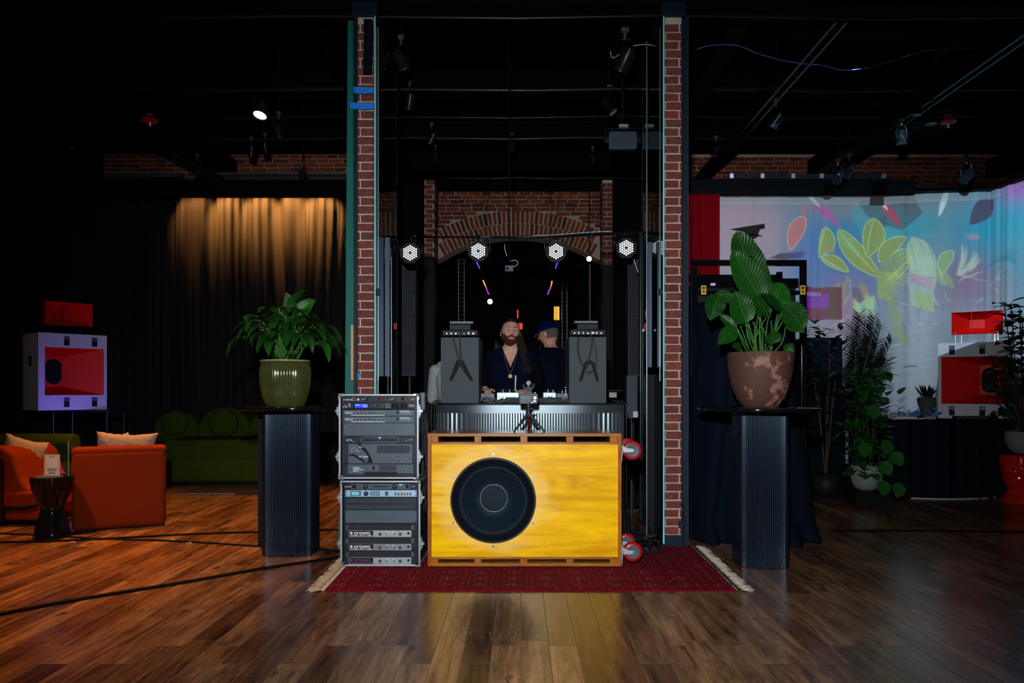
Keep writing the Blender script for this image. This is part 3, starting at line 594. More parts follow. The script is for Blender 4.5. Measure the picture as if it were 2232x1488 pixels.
# curtains -----------------------------------------------------------
def curtain(name, path, z0, z1, m, amp, freq, seed, res=0.012, label=None, cat=None, nz=14, topin=1.0, kind=None):
    """hanging cloth following a plan path; folds deepen downwards"""
    R = random.Random(seed); pts = [Vector((p[0], p[1], 0)) for p in path]; L = [0]
    for a, c in zip(pts, pts[1:]): L.append(L[-1] + (c - a).length)
    N = int(L[-1] / res); bm = bm_(); cols = []
    for i in range(N + 1):
        s = L[-1] * i / N; k = max(j for j in range(len(L)) if L[j] <= s + 1e-9); k = min(k, len(pts) - 2); t = (s - L[k]) / (L[k + 1] - L[k])
        p = pts[k].lerp(pts[k + 1], t); d = (pts[k + 1] - pts[k]).normalized(); nn = Vector((-d.y, d.x, 0)); col = []
        for j in range(nz + 1):
            v = j / nz; z = z1 + (z0 - z1) * v
            ph = s * freq + 1.6 * noise.noise(Vector((s * 1.3, seed, v * 0.5)))
            f = math.sin(2 * PI * ph) + 0.45 * math.sin(2 * PI * ph * 2.3 + 1.1 + v) + 0.5 * noise.noise(Vector((s * 7, seed + 3, v * 1.2)))
            a = amp * (0.35 + 0.65 * min(1, v * 3 + (1 - topin)))
            col.append(bm.verts.new(p + nn * f * a + Vector((0, 0, z))))
        cols.append(col)
    for i in range(N):
        for j in range(nz): bm.faces.new((cols[i][j], cols[i + 1][j], cols[i + 1][j + 1], cols[i][j + 1]))
    o = obj(name, bm, m, smooth=True, fix=False)
    s = o.modifiers.new('thickness', 'SOLIDIFY'); s.thickness = 0.003
    if label: tag(o, label, cat)
    return o
curtain('lounge_curtain', [(X(-70, 10.35), 10.35), (X(776, 10.35), 10.35)], 0.02, 4.0, mat('dark_velvet_curtain', (0.012, 0.0125, 0.014), 0.95, spec=0.02), 0.075, 5.2, 4, label='long black velvet curtain lit warm at the top, behind the green sofa', cat='curtain')
sheer = mat('white_sheer_curtain', (0.30, 0.31, 0.32), 0.95, spec=0.03)
SY = 9.5
curtain('projection_curtain', [(X(1495, SY), SY), (X(1900, SY), SY), (X(2160, 9.3), 9.3), (X(2235, 8.8), 8.8), (X(2290, 8.3), 8.3)], 0.03, 3.72, sheer, 0.010, 2.2, 9, label='wide white sheer curtain carrying the projected tropical leaves', cat='curtain', topin=0.6)
curtain('red_curtain', [(X(1494, 9.36), 9.36), (X(1569, 9.36), 9.36)], 0.02, 3.70, mat('red_velvet', (0.11, 0.001, 0.003), 0.95, spec=0.03), 0.022, 9.0, 17, label='narrow dark red curtain strip at the left edge of the white projection curtain', cat='curtain')
q = bm_(); tube(q, [(X(1495, SY), SY - 0.01, 3.735), (X(1900, SY), SY - 0.01, 3.735), (X(2160, 9.3), 9.29, 3.735), (X(2235, 8.8), 8.79, 3.735), (X(2290, 8.3), 8.29, 3.735)], 0.02)
tag(obj('curtain_rail', q, black), 'black rail carrying the white projection curtain', 'curtain rail')
sheet = curtain('hanging_sheet', [(X(1349, 11.0), 11.0), (X(1408, 11.0), 11.0)], Z(545, 11.0), Z(420, 11.0), mat('grey_sheet', (0.22, 0.27, 0.31), 0.9), 0.012, 3.0, 14, label='pale grey sheet hanging by the far right brick pier', cat='sheet')
for px in (1352, 1404):
    q = bm_(); cyl(q, (X(px, 11.0), 11.0, Z(424, 11.0)), (X(px, 11.0), 11.0, 5.3), .005, seg=6); obj('hanging_cord', q, black, sheet)

# ================================================================ RUG
Yf = 1920 / (1289 - 850.0)
rug = thing('patterned_rug', 'deep red patterned rug with cream fringes under the subwoofer and amplifier racks', 'rug', ((X(705, Yf) + X(1607, Yf)) / 2, 5.05, 0))
rx = (X(1607, Yf) - X(705, Yf)) / 2
b = bm_(); nx, ny = 60, 24; G = []
for i in range(nx + 1):
    row = []
    for j in range(ny + 1):
        u = i / nx * 2 - 1; v = j / ny; x = u * rx + 0.02 * (v) * u; y = (Yf - 5.05) + v * 1.25
        row.append((x, y, 0.008 + 0.002 * noise.noise(Vector((x * 3, y * 3, 0)))))
    G.append([(b.verts.new(p), b.verts.new((p[0], p[1], 0.0005))) for p in row])
for i in range(nx):
    for j in range(ny): b.faces.new([G[a][c][0] for a, c in ((i, j), (i + 1, j), (i + 1, j + 1), (i, j + 1))])
for i in range(nx): b.faces.new((G[i][0][1], G[i + 1][0][1], G[i + 1][0][0], G[i][0][0])); b.faces.new((G[i][ny][0], G[i + 1][ny][0], G[i + 1][ny][1], G[i][ny][1]))
for j in range(ny): b.faces.new((G[0][j][0], G[0][j + 1][0], G[0][j + 1][1], G[0][j][1])); b.faces.new((G[nx][j][1], G[nx][j + 1][1], G[nx][j + 1][0], G[nx][j][0]))
obj('rug_pile', b, rug_mat(), rug, smooth='auto')
for sg in (-1, 1):
    b = bm_(); R = random.Random(8 + sg)
    for k in range(330):
        v = R.random(); y = (Yf - 5.05) + v * 1.23; x = sg * (rx + 0.02 * v - 0.005); L_ = R.uniform(0.07, 0.115); dy = R.uniform(-0.03, 0.03)
        tube(b, [(x, y, 0.006), (x + sg * L_ * 0.5, y + dy * 0.4, R.uniform(0.006, 0.014)), (x + sg * L_, y + dy, 0.004)], R.uniform(0.0022, 0.0036), 5)
    o = obj('fringe', b, fringem, rug, smooth=True); o['kind'] = 'stuff'
# floor cables
def cablef(name, ptspx, r, m, lab, z=None, flat=False):
    pts = [(X(px, 1920 / (py - 850.0)), 1920 / (py - 850.0), (r if z is None else z)) for px, py in ptspx]
    q = bm_(); tube(q, spline(pts, 8), r, 10); 
    if flat:
        for v in q.verts: v.co.z = min(v.co.z, r * 1.3) * 0.55
    return tag(obj(name, q, m, smooth=True), lab, 'cable')
cablef('cable_cover', [(-60, 1352), (150, 1312), (400, 1271), (560, 1243), (700, 1222), (742, 1216)], 0.019, rubber, 'thick black cable cover running diagonally over the left floor to the racks', flat=True)
cablef('floor_cable', [(-40, 1184), (120, 1180), (250, 1174), (420, 1165), (600, 1159), (745, 1155)], 0.017, rubber, 'black floor cable passing behind the left black pedestal, upper one', flat=True)
cablef('floor_cable', [(-40, 1162), (90, 1167), (220, 1175), (380, 1180), (560, 1191), (740, 1202)], 0.014, rubber, 'black floor cable crossing the upper one in front of the orange chair', flat=True)
cablef('floor_cable', [(1812, 1158), (1950, 1157), (2100, 1159), (2270, 1160)], 0.016, rubber, 'black cable across the floor at the right', flat=True)
cablef('floor_cable', [(1845, 1073), (1900, 1077), (1990, 1086), (2100, 1088), (2200, 1082)], 0.006, cable_w, 'thin pale cable on the floor in front of the draped table at right')
# ================================================================ SUBWOOFER
YS = 4.95
sub = thing('subwoofer_cabinet', 'huge yellow plywood subwoofer cabinet with one black driver, on the red rug', 'speaker', (X(1143.5, YS), YS, 0.012))
def lx(px, o=sub, Y=YS): return X(px, Y) - o.location.x
def lz(py, o=sub, Y=YS): return Z(py, Y) - o.location.z
xa, xb = lx(932), lx(1355); za, zb = 0.0, lz(944); D = 0.42; t = 0.018
for (q0, q1) in ((xa, xa + .022), (xb - .022, xb)): b = bm_(); bx(b, q0, q1, 0, D, za, zb); obj('side_panel', b, frame_v, sub, bevel=0.002)
for (q0, q1, nm) in ((zb - .022, zb, 'top_panel'), (za, za + .022, 'bottom_panel')): b = bm_(); bx(b, xa + .022, xb - .022, 0, D, q0, q1); obj(nm, b, frame_m, sub, bevel=0.002)
for (q0, q1) in ((968, 963), (1219, 1213.5)): b = bm_(); bx(b, xa + .022, xb - .022, 0.001, 0.03, lz(q0), lz(q1)); obj('port_rail', b, frame_m, sub, bevel=0.002)
b = bm_(); bx(b, xa + .022, xb - .022, D - 0.02, D, za, zb); bx(b, xa + .022, xb - .022, 0.03, 0.36, lz(968), lz(966)); bx(b, xa + .022, xb - .022, 0.03, 0.36, lz(1217), lz(1215)); obj('port_lining', b, mat('dark_port_ply', (0.10, 0.03, 0.012), 0.6), sub)
for (pa, pb) in ((939, 955), (1034, 1049), (1134, 1149.5), (1234.5, 1250), (1329.5, 1348)):
    for (t0, t1) in ((951, 964), (1218.5, 1232)):
        b = bm_(); bx(b, lx(pa), lx(pb), 0.003, 0.30, lz(t1), lz(t0)); obj('port_divider', b, frame_v, sub, bevel=0.002)
# baffle with round hole
cx_, cz_ = lx(1075), lz(1090); RD = 93.3 / 323.2
bw0, bw1, bz0, bz1 = lx(940), lx(1347.5), lz(1214), lz(967.5)
b = bm_(); NN = 96; ang = [2 * PI * k / NN for k in range(NN)]
for (cxx, czz) in ((bw0, bz0), (bw1, bz0), (bw1, bz1), (bw0, bz1)): ang.append(math.atan2(czz - cz_, cxx - cx_) % (2 * PI))
ang = sorted(set(round(a, 6) for a in ang)); inn, out, inb, outb = [], [], [], []
for a in ang:
    dx, dz = math.cos(a), math.sin(a); tt = 1e9
    if dx > 1e-9: tt = min(tt, (bw1 - cx_) / dx)
    if dx < -1e-9: tt = min(tt, (bw0 - cx_) / dx)
    if dz > 1e-9: tt = min(tt, (bz1 - cz_) / dz)
    if dz < -1e-9: tt = min(tt, (bz0 - cz_) / dz)
    ri = RD * 0.97
    inn.append(b.verts.new((cx_ + dx * ri, 0.006, cz_ + dz * ri))); out.append(b.verts.new((cx_ + dx * tt, 0.006, cz_ + dz * tt)))
    inb.append(b.verts.new((cx_ + dx * ri, 0.028, cz_ + dz * ri))); outb.append(b.verts.new((cx_ + dx * tt, 0.028, cz_ + dz * tt)))
n_ = len(ang)
for k in range(n_):
    k2 = (k + 1) % n_
    b.faces.new((inn[k], out[k], out[k2], inn[k2])); b.faces.new((inn[k], inn[k2], inb[k2], inb[k])); b.faces.new((outb[k], inb[k], inb[k2], outb[k2])); b.faces.new((out[k], outb[k], outb[k2], out[k2]))
add_glare_halo(baffle_m, cx_, cz_, RD, 0.16, (0.86, 0.56, 0.16)); baffle_m.node_tree.nodes['Principled BSDF'].inputs['Specular IOR Level'].default_value = 0.15
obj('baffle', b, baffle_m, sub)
# driver: profile in r, depth
drv = thing('driver', '', '', (0, 0, 0)); 
for kk in ('label', 'category'): del drv[kk]
drv.parent = sub; drv.location = (cx_, 0, cz_)
MD = Euler((PI / 2, 0, 0)).to_matrix().to_4x4()     # lathe axis z -> -y (towards viewer)
prof = [(RD, -0.006), (RD, 0.004), (RD - 0.006, 0.009)]
for k in range(5):
    r = RD - 0.010 - k * 0.0088; prof += [(r, 0.009), (r - 0.003, 0.0125), (r - 0.0058, 0.009), (r - 0.0072, 0.0045)]
prof += [(RD - 0.056, -0.004)]
b = bm_(); lathe(b, prof, 128, MD, cap=False); obj('surround', b, mat('cone_surround', (0.006, 0.008, 0.012), 0.35, spec=0.5), drv, smooth='auto')
cr = RD - 0.056; prof = [(cr, -0.004), (cr - 0.012, -0.016)]
nr = 15; r0_, r1_ = cr - 0.014, 0.128
for k in range(nr):
    r = r0_ + (r1_ - r0_) * k / nr; dz = -0.016 - 0.072 * (k / nr); w_ = (r0_ - r1_) / nr
    prof += [(r, dz), (r - w_ * 0.25, dz + 0.0022), (r - w_ * 0.5, dz - 0.0012)]
prof += [(0.128, -0.090), (0.093, -0.108)]
b = bm_(); lathe(b, prof, 128, MD, cap=False); obj('cone', b, mat('paper_cone', (0.006, 0.014, 0.024), 0.5, spec=0.35), drv, smooth='auto')
b = bm_(); tube(b, [(0.0935 * math.cos(2 * PI * k / 64), 0.101, 0.0935 * math.sin(2 * PI * k / 64)) for k in range(65)], 0.0017, 6); obj('dust_cap_ring', b, silver, drv, smooth=True)
b = bm_(); lathe(b, [(0.093 * math.cos(a), -0.102 + 0.008 * math.sin(a)) for a in [PI / 2 * k / 12 for k in range(13)]], 64, MD, cap=False); obj('dust_cap', b, mat('dust_cap', (0.006, 0.013, 0.020), 0.75, spec=0.2), drv, smooth=True)
for k in range(6):
    a = math.radians(90 + 60 * k); q = bm_(); p = (cx_ + 0.311 * math.cos(a), 0, cz_ + 0.311 * math.sin(a))
    cyl(q, (p[0], 0.007, p[2]), (p[0], 0.001, p[2]), 0.0095, seg=16); so = obj('screw', q, steel, sub)
    q = bm_(); cyl(q, (p[0], 0.0012, p[2]), (p[0], 0.0003, p[2]), 0.004, seg=6); obj('screw_socket', q, blackmet, so)
# casters on the right side
def caster(parent, x, y, z, name='caster', flip=1):
    c = bpy.data.objects.new(name, None); COL.objects.link(c); c.parent = parent; c.location = (x, y, z)
    q = bm_(); lathe(q, [(0.030, -0.018), (0.060, -0.020), (0.066, -0.012), (0.067, 0), (0.066, 0.012), (0.060, 0.020), (0.030, 0.018)], 40, Matrix.Translation((0.082, 0, 0)) @ MD); obj('tyre', q, redwheel, c, smooth=True)
    q = bm_(); lathe(q, [(0.008, -0.024), (0.020, -0.024), (0.022, -0.019), (0.044, -0.021), (0.047, -0.019), (0.047, 0.019), (0.044, 0.021), (0.022, 0.019), (0.020, 0.024), (0.008, 0.024)], 40, Matrix.Translation((0.082, 0, 0)) @ MD); obj('hub', q, greywheel, c, smooth='auto')
    q = bm_(); bx(q, 0.0, 0.006, -0.045, 0.045, -0.05, 0.055); cyl(q, (0.006, 0, 0.012), (0.022, 0, 0.012), 0.030, 0.024)
    for s_ in (-1, 1):
        poly = [(0.018, 0.030), (0.050, 0.016), (0.088, 0.012), (0.094, 0.0), (0.088, -0.012), (0.018, -0.012)]
        prism(q, poly, s_ * 0.030 - 0.002, s_ * 0.030 + 0.002)
    bx(q, 0.016, 0.024, -0.030, 0.030, -0.012, 0.032); obj('fork', q, zinc, c, bevel=0.001)
    q = bm_(); cyl(q, (0.082, -0.038, 0), (0.082, 0.038, 0), 0.009, seg=6); obj('axle_bolt', q, steel, c)
    q = bm_(); prism(q, [(0.006, -0.012), (0.016, -0.014), (0.010, -0.085), (0.004, -0.092)], -0.02, 0.02); obj('brake_pedal', q, steel, c)
    return c
for y in (0.08, 0.36):
    caster(sub, xb, y, lz(983)); 
for y in (0.06, 0.36): caster(sub, xb, y, lz(1206))

# ================================================================ RACKS
def rack(py0, py1, pxl, pxr, label):
    zb_ = Z(py1, YS); o = thing('flight_case', label, 'flight case', (X((pxl + pxr) / 2, YS), YS, max(zb_, 0.012)), group='stacked amplifier flight cases')
    Wd = (pxr - pxl) / 323.2; Hh = (py1 - py0) / 323.2; w2 = Wd / 2; f = 0.012
    b = bm_(); bx(b, -w2 + .004, -w2 + .012, .012, .50, .004, Hh - .004); bx(b, w2 - .012, w2 - .004, .012, .50, .004, Hh - .004); bx(b, -w2 + .004, w2 - .004, .012, .50, Hh - .012, Hh - .004); bx(b, -w2 + .004, w2 - .004, .012, .50, .004, .012); bx(b, -w2 + .004, w2 - .004, .49, .50, .004, Hh - .004)
    obj('case_shell', b, mat('case_laminate', (0.02, 0.024, 0.03), 0.5), o)
    b = bm_()
    for (a0, a1, c0, c1) in ((-w2, -w2 + f, 0, Hh), (w2 - f, w2, 0, Hh), (-w2, w2, 0, f), (-w2, w2, Hh - f, Hh)): bx(b, a0, a1, 0, .03, c0, c1)
    for (a0, c0) in ((-w2, 0), (w2 - .02, 0), (-w2, Hh - .02), (w2 - .02, Hh - .02)): bx(b, a0, a0 + .02, .03, .5, c0, c0 + .02)
    obj('edge_extrusion', b, alu, o, bevel=0.003)
    for (a, c) in ((-w2, 0), (w2, 0), (-w2, Hh), (w2, Hh)):
        b = bm_(); s1 = 1 if a < 0 else -1; s2 = 1 if c == 0 else -1
        bx(b, a - s1 * .002, a + s1 * .035, -.003, .035, c - s2 * .002, c + s2 * .012); bx(b, a - s1 * .002, a + s1 * .010, -.003, .035, c - s2 * .002, c + s2 * .038); ball(b, (a + s1 * .006, 0.002, c + s2 * .006), 0.012); obj('corner_guard', b, steel, o, smooth='auto')
    for sg in (-1, 1):
        b = bm_(); bx(b, sg * (w2 - .034), sg * (w2 - .014), 0.034, 0.04, .02, Hh - .02); r_ = obj('rack_rail', b, blackmet, o)
        for k in range(9):
            pass
        for zz in (0.26, 0.80):
            b = bm_(); x0 = sg * w2; bx(b, x0, x0 + sg * .006, 0.01, .08, Hh * zz - .045, Hh * zz + .045); bx(b, x0 + sg * .006, x0 + sg * .014, 0.0, .05, Hh * zz - .028, Hh * zz + .028); cyl(b, (x0 + sg * .010, -0.004, Hh * zz), (x0 + sg * .010, 0.02, Hh * zz), 0.011); bx(b, x0 + sg * .012, x0 + sg * .026, 0.012, .018, Hh * zz - .010, Hh * zz + .010); obj('butterfly_latch', b, steel, o, bevel=0.001)
    return o
case_lo = rack(1049.5, 1236, 741.5, 916, 'lower rack flight case with aluminium edges, resting on the red rug')
case_hi = rack(858.5, 1043.5, 738, 912.5, 'upper rack flight case with aluminium edges, stacked on the lower one')
b = bm_()
for px in (760, 892):
    bx(b, X(px - 9, YS), X(px + 9, YS), 5.0, 5.1, Z(1049.5, YS) - 0.004, Z(1043.5, YS) + 0.003); 
tag(obj('stacking_pad', b, rubber), 'dark rubber pads between the two stacked flight cases', 'pad')

class Unit:
    """a rack-mounted device; coordinates of its controls are given on its front panel in panel pixels"""
    def __init__(s, name, label, cat, py0, py1, pxc, face, depth=0.30, recess=0.022, group=None, pw=156.0):
        s.Y = YS + recess; s.k = 323.2
        s.o = thing(name, label, cat, (X(pxc, YS), s.Y, Z(py1, YS)), group=group); s.py1 = py1; s.pxc = pxc; s.h = (py1 - py0) / s.k; s.w = pw / s.k
        b = bm_(); bx(b, -s.w / 2, s.w / 2, 0, .004, 0.0006, s.h - 0.0006); s.face = obj('face_panel', b, face, s.o, bevel=0.0008)
        b = bm_(); bx(b, -s.w / 2 + .02, s.w / 2 - .02, .0045, depth, 0.002, s.h - 0.002); obj('chassis', b, blackmet, s.o)
        b = bm_()
        for sx in (-1, 1):
            for zz in ([0.25, 0.75] if s.h < 0.06 else [0.12, 0.88]): cyl(b, (sx * (s.w / 2 - .008), -0.003, s.h * zz), (sx * (s.w / 2 - .008), 0.001, s.h * zz), 0.0038, seg=10)
        obj('rack_screws', b, blackmet, s.o)
    def x(s, px): return (px - s.pxc) / s.k
    def z(s, py): return (s.py1 - py) / s.k
    def knob(s, px, py, r=0.006, m=None, d=0.014, ptr=True, ring=None):
        b = bm_(); c = (s.x(px), s.z(py)); cyl(b, (c[0], 0, c[1]), (c[0], -d, c[1]), r, r * 0.85, 16); o = obj('knob', b, m or blackpl, s.o, smooth='auto')
        if ring:
            b = bm_(); cyl(b, (c[0], 0, c[1]), (c[0], -0.001, c[1]), r * 1.3, seg=20); obj('knob_collar', b, ring, o)
        if ptr:
            b = bm_(); a = random.uniform(0.4, 1.2); dx, dz = math.cos(a), math.sin(a); box(b, (c[0] + dx * r * .45, -d - .0003, c[1] + dz * r * .45), (r * .75, .0006, r * .16), Euler((0, -a, 0))); obj('pointer', b, whitepr, o)
    def rect(s, name, a, b_, c, d, m, dep=0.001, rnd=0, off=0.0):
        b = bm_()
        if rnd: prism(b, rrect((b_ - a) / s.k, (d - c) / s.k, rnd, 5, s.x((a + b_) / 2), s.z((c + d) / 2)), -dep - off, -off)
        else: bx(b, s.x(a), s.x(b_), -dep - off, -off, s.z(d), s.z(c))
        return obj(name, b, m, s.o)
    def many(s, name, rects, m, dep=0.0008):
        b = bm_()
        for (a, b_, c, d) in rects: bx(b, s.x(a), s.x(b_), -dep, 0, s.z(d), s.z(c))
        return obj(name, b, m, s.o)
    def txt(s, t, px, py, hpx, m, **k): return text(t, hpx / s.k * 1.35, m, s.o, (s.x(px), -0.0012, s.z(py)), **k)

G1 = 'rack devices in the upper flight case'; G2 = 'rack devices in the lower flight case'
PC = 825.0
u = Unit('power_conditioner', 'black power conditioner with red digits, topmost device of the upper rack', 'rack device', 862, 876.3, PC, geardark, group=G1)
u.txt('FURMAN', 746, 871.3, 3.4, whitepr, xs=1.15, shear=0.3); u.rect('meter_window', 822, 834, 867, 873, carcass); u.txt('118', 824, 870.2, 4.2, lcdr)
for (a, bb) in ((766, 772),): u.rect('power_socket', a, bb, 866, 873, greypr, .001); u.rect('socket_face', a + 1, bb - 1, 867, 872, carcass, .0015)
b = bm_(); ball(b, (u.x(779.5), -0.006, u.z(870.5)), 0.0085); obj('rack_lamp', b, whitepr, u.o, smooth=True)
b = bm_(); cyl(b, (u.x(787), -.006, u.z(871)), (u.x(797), -.012, u.z(868.5)), .0035); obj('rack_lamp_arm', b, silver, u.o)
u.knob(798, 870, 0.011, ptr=False); u.knob(858, 870, 0.011, ptr=False)
b = bm_(); cyl(b, (u.x(849), -.012, u.z(871)), (u.x(860), -.016, u.z(868.5)), .0035); obj('rack_lamp_arm', b, silver, u.o)
u.rect('rocker_switch', 873.5, 879.5, 865, 872.5, carcass, .002); u.txt('PL-8', 895, 870, 2.6, whitepr, ax='LEFT')
u = Unit('signal_processor', 'black signal processor with bright blue display, second device of the upper rack', 'rack device', 876.6, 891.2, PC, geardark, group=G1)
u.rect('red_badge', 746, 755, 886.4, 887.6, whitepr)
b = bm_(); prism(b, [(u.x(746), u.z(886)), (u.x(755), u.z(886)), (u.x(750.5), u.z(880))], -.001, 0); obj('logo_triangle', b, mat('logo_red', (0.5, 0.01, 0.03), 0.4), u.o)
u.rect('display_bezel', 768, 803, 878.6, 889.8, carcass, .0015); u.rect('blue_display', 771.5, 801, 879.8, 888.8, lcdb, .002)
u.many('display_text', [(773, 783, 882.2, 883.6), (786, 799, 882.2, 883), (790, 799, 885, 886.4)], mat('lcd_white', (0.4, 0.5, 1), 0.3, emit=(0.45, 0.5, 1.0), es=0.7), .0026)
u.rect('input_switch', 758, 762, 879, 887, greypr, .002); u.knob(816, 884.5, 0.012, geardark); u.knob(832, 884.6, 0.0025, silver, ptr=False)
u.many('buttons', [(840 + 5 * i, 843 + 5 * i, 880 + 3.4 * j, 881.6 + 3.4 * j) for i in range(2) for j in range(3)], greypr)
u.many('meter_windows', [(852, 869, 878.5, 889.5), (870.5, 887, 878.5, 889.5)], carcass); u.txt('drive', 890.5, 883.6, 4.2, whitepr)
for (a0, lab) in ((892.8, 'upper of the two grey distribution amplifiers with eight knobs'), (907.3, 'lower of the two grey distribution amplifiers with eight knobs')):
    u = Unit('distribution_amplifier', lab, 'rack device', a0, a0 + 14, PC, gearface, group=G1)
    for k, px in enumerate((771.5, 780, 788.5, 797, 809, 817.5, 826, 834)): u.knob(px, a0 + 7, 0.0072, ring=silver)
    u.rect('white_scribble_strip', 764, 837.5, a0 + 11.6, a0 + 12.8, whitepr); u.txt('ROLLS', 750.5, a0 + 6.5, 4.4, whitepr, bold=0.0002)
    u.rect('rocker_switch', 863.5, 867.5, a0 + 3, a0 + 9, carcass, .002); u.txt('DISTRIBUTION', 870.5, a0 + 2.8, 2.3, whitepr); u.txt('AMPLIFIER RA62b', 870.5, a0 + 5.6, 2.3, whitepr)
    u.many('small_print', [(842, 846, a0 + 4, a0 + 4.6), (846, 849, a0 + 7.4, a0 + 8), (870.5, 880, a0 + 9.4, a0 + 10), (885, 893, a0 + 9.2, a0 + 10.2)], greypr)
u = Unit('blank_rack_panel', 'plain scuffed grey blank panel in the upper rack', 'rack panel', 921.8, 950.4, PC, gearmid, group=G1)
u = Unit('crossover_unit', 'black crossover unit with oval outline and blue light in the upper rack', 'rack device', 951, 966.4, PC, geardark, group=G1)
b = bm_(); tube(b, [(p[0], -0.001, p[1]) for p in rrect(82 / 323.2, 11.5 / 323.2, 5.6 / 323.2, 6, u.x(826), u.z(958.5))] + [(u.x(826) + 41 / 323.2, -0.001, u.z(958.5))], 0.0010, 5); obj('oval_outline', b, silver, u.o)
for px in (791.5, 799, 805, 811.5, 841, 846.5, 854, 861): u.knob(px, 958.5, 0.0062)
b = bm_(); ball(b, (u.x(826), -0.002, u.z(954.6)), 0.0042); obj('power_light', b, ledblue, u.o); u.txt('S.M.A', 753, 959.4, 4.2, whitepr); u.many('small_print', [(766, 771, 962, 963), (882, 887, 960, 961), (888.5, 899, 958, 959.4)], greypr)
bl_ = bpy.data.lights.new('power_light_glow', 'POINT'); bl_.energy = 0.02; bl_.color = (0.1, 0.3, 1); bl_.shadow_soft_size = 0.004; blo = bpy.data.objects.new('power_light_glow', bl_); COL.objects.link(blo); blo.location = (X(826, YS), YS - 0.004, Z(954.6, YS))
u = Unit('power_amplifier', 'tall grey power amplifier with slanted black swoosh and A-shaped logo', 'rack device', 967, 1011, PC, gearmid, group=G1, depth=0.4)
u.rect('left_ear', 747.5, 757.5, 967.5, 1010.5, geardark, .0006); u.rect('right_ear', 897, 903, 967.5, 1010.5, geardark, .0006)
b = bm_(); prism(b, [(u.x(777.5), u.z(967.5)), (u.x(784), u.z(967.5)), (u.x(797), u.z(980)), (u.x(806), u.z(994)), (u.x(812), u.z(1009)), (u.x(797), u.z(1009)), (u.x(802), u.z(1002)), (u.x(797), u.z(989))], -.0008, 0)
prism(b, [(u.x(758), u.z(991)), (u.x(768), u.z(989)), (u.x(783), u.z(996)), (u.x(797), u.z(1008.6)), (u.x(792), u.z(1008.6)), (u.x(778), u.z(1000)), (u.x(768), u.z(994)), (u.x(758), u.z(993))], -.0008, 0); obj('swoosh', b, carcass, u.o)
b = bm_(); tube(b, [(u.x(a), -.001, u.z(c)) for a, c in ((762.5, 985.5), (764.5, 980), (770.5, 974), (776, 979), (780.5, 985))], .0009, 5); tube(b, [(u.x(a), -.001, u.z(c)) for a, c in ((762.5, 985.5), (767, 983.4), (771.5, 982.4), (776, 983.4), (780.5, 985))], .0007, 5); obj('logo_mark', b, whitepr, u.o)
u.txt('PRO', 781, 974.5, 3.0, whitepr); u.txt('MP 2800', 779.5, 995.8, 3.8, whitepr, shear=0.3, xs=1.15)
u.many('vent_slots', [(821 + 2.05 * k, 822.2 + 2.05 * k, 971, 988) for k in range(35)], carcass)
for px in (866.5, 885): u.knob(px, 1000, 0.014, gearface)
u.many('status_lights', [(828, 829.5, 1004, 1005.5), (841, 842.5, 1004, 1005.5), (847, 848.5, 1004, 1005.5), (854, 855.5, 1004, 1005.5)], carcass)
u = Unit('power_amplifier', 'low grey power amplifier with stepped vent grille, bottom device of the upper rack', 'rack device', 1011.6, 1040, PC, geardark, group=G1, depth=0.4)
b = bm_(); prism(b, [(u.x(a), u.z(c)) for a, c in ((757, 1012.5), (899.5, 1012.5), (899.5, 1031.5), (869, 1031.5), (862, 1028), (794, 1028), (789, 1033.5), (757, 1033.5))], -.004, 0); obj('raised_face', b, gearmid, u.o)
u.txt('QSC', 767.5, 1021.5, 6.4, whitepr, bold=0.0003).location.y = -0.005; u.rect('blue_bar', 767.5, 780.5, 1026.5, 1028.2, lcdc, .001, off=.004); u.rect('rocker_switch', 811, 815, 1016, 1024.5, carcass, .002, off=.004)
u.txt('RMX', 784, 1024.4, 2.6, whitepr).location.y = -0.005
b = bm_(); 
for k in range(20): bx(b, u.x(826 + 1.85 * k), u.x(827 + 1.85 * k), -.0046, -.004, u.z(1027), u.z(1014))
for k in range(30): bx(b, u.x(795 + 2.3 * k), u.x(796.4 + 2.3 * k), -.0008, 0, u.z(1037.5), u.z(1030))
obj('vent_slots', b, carcass, u.o)
for px in (875.5, 893): u.knob(px, 1024, 0.012, gearface, d=0.02)
# lower rack
PC = 829.0
u = Unit('power_conditioner', 'grey power conditioner with two large black knobs, topmost device of the lower rack', 'rack device', 1053.5, 1067.6, PC, geardark, group=G2)
u.rect('inset_face', 763, 892, 1054.8, 1067, gearface, .001); u.many('rectangular_sockets', [(766, 775, 1057, 1065), (883, 889.5, 1056.5, 1064)], carcass, .0016); u.knob(795.5, 1061, 0.0165, d=0.02); u.knob(859, 1061, 0.0165, d=0.02)
u.rect('light_slot', 811, 845, 1060, 1062, carcass, .0016); u.rect('lit_button', 869, 875, 1055.8, 1058, whitepr, .003); u.txt('FURMAN', 749.5, 1061.6, 2.6, whitepr, xs=1.0, shear=.3); u.txt('P-1400', 895, 1061, 2.2, whitepr); u.knob(783, 1061, .003, ptr=False)
u = Unit('signal_processor', 'silver-blue signal processor with cyan display in the lower rack', 'rack device', 1068.6, 1083.6, PC, bluesilver, group=G2)
u.rect('display_bezel', 762, 784.5, 1071, 1081, geardark, .0015); u.rect('cyan_display', 764, 782, 1072.4, 1079.6, lcdc, .002); u.knob(796.5, 1076.4, 0.0165, navyp, ptr=False); u.knob(798, 1074.5, .004, silver, d=0.016, ptr=False)
u.many('buttons', [(806 + 5.4 * i, 810 + 5.4 * i, 1071 + 3.7 * j, 1073.5 + 3.7 * j) for i in range(4) for j in range(3)], gearface, .002)
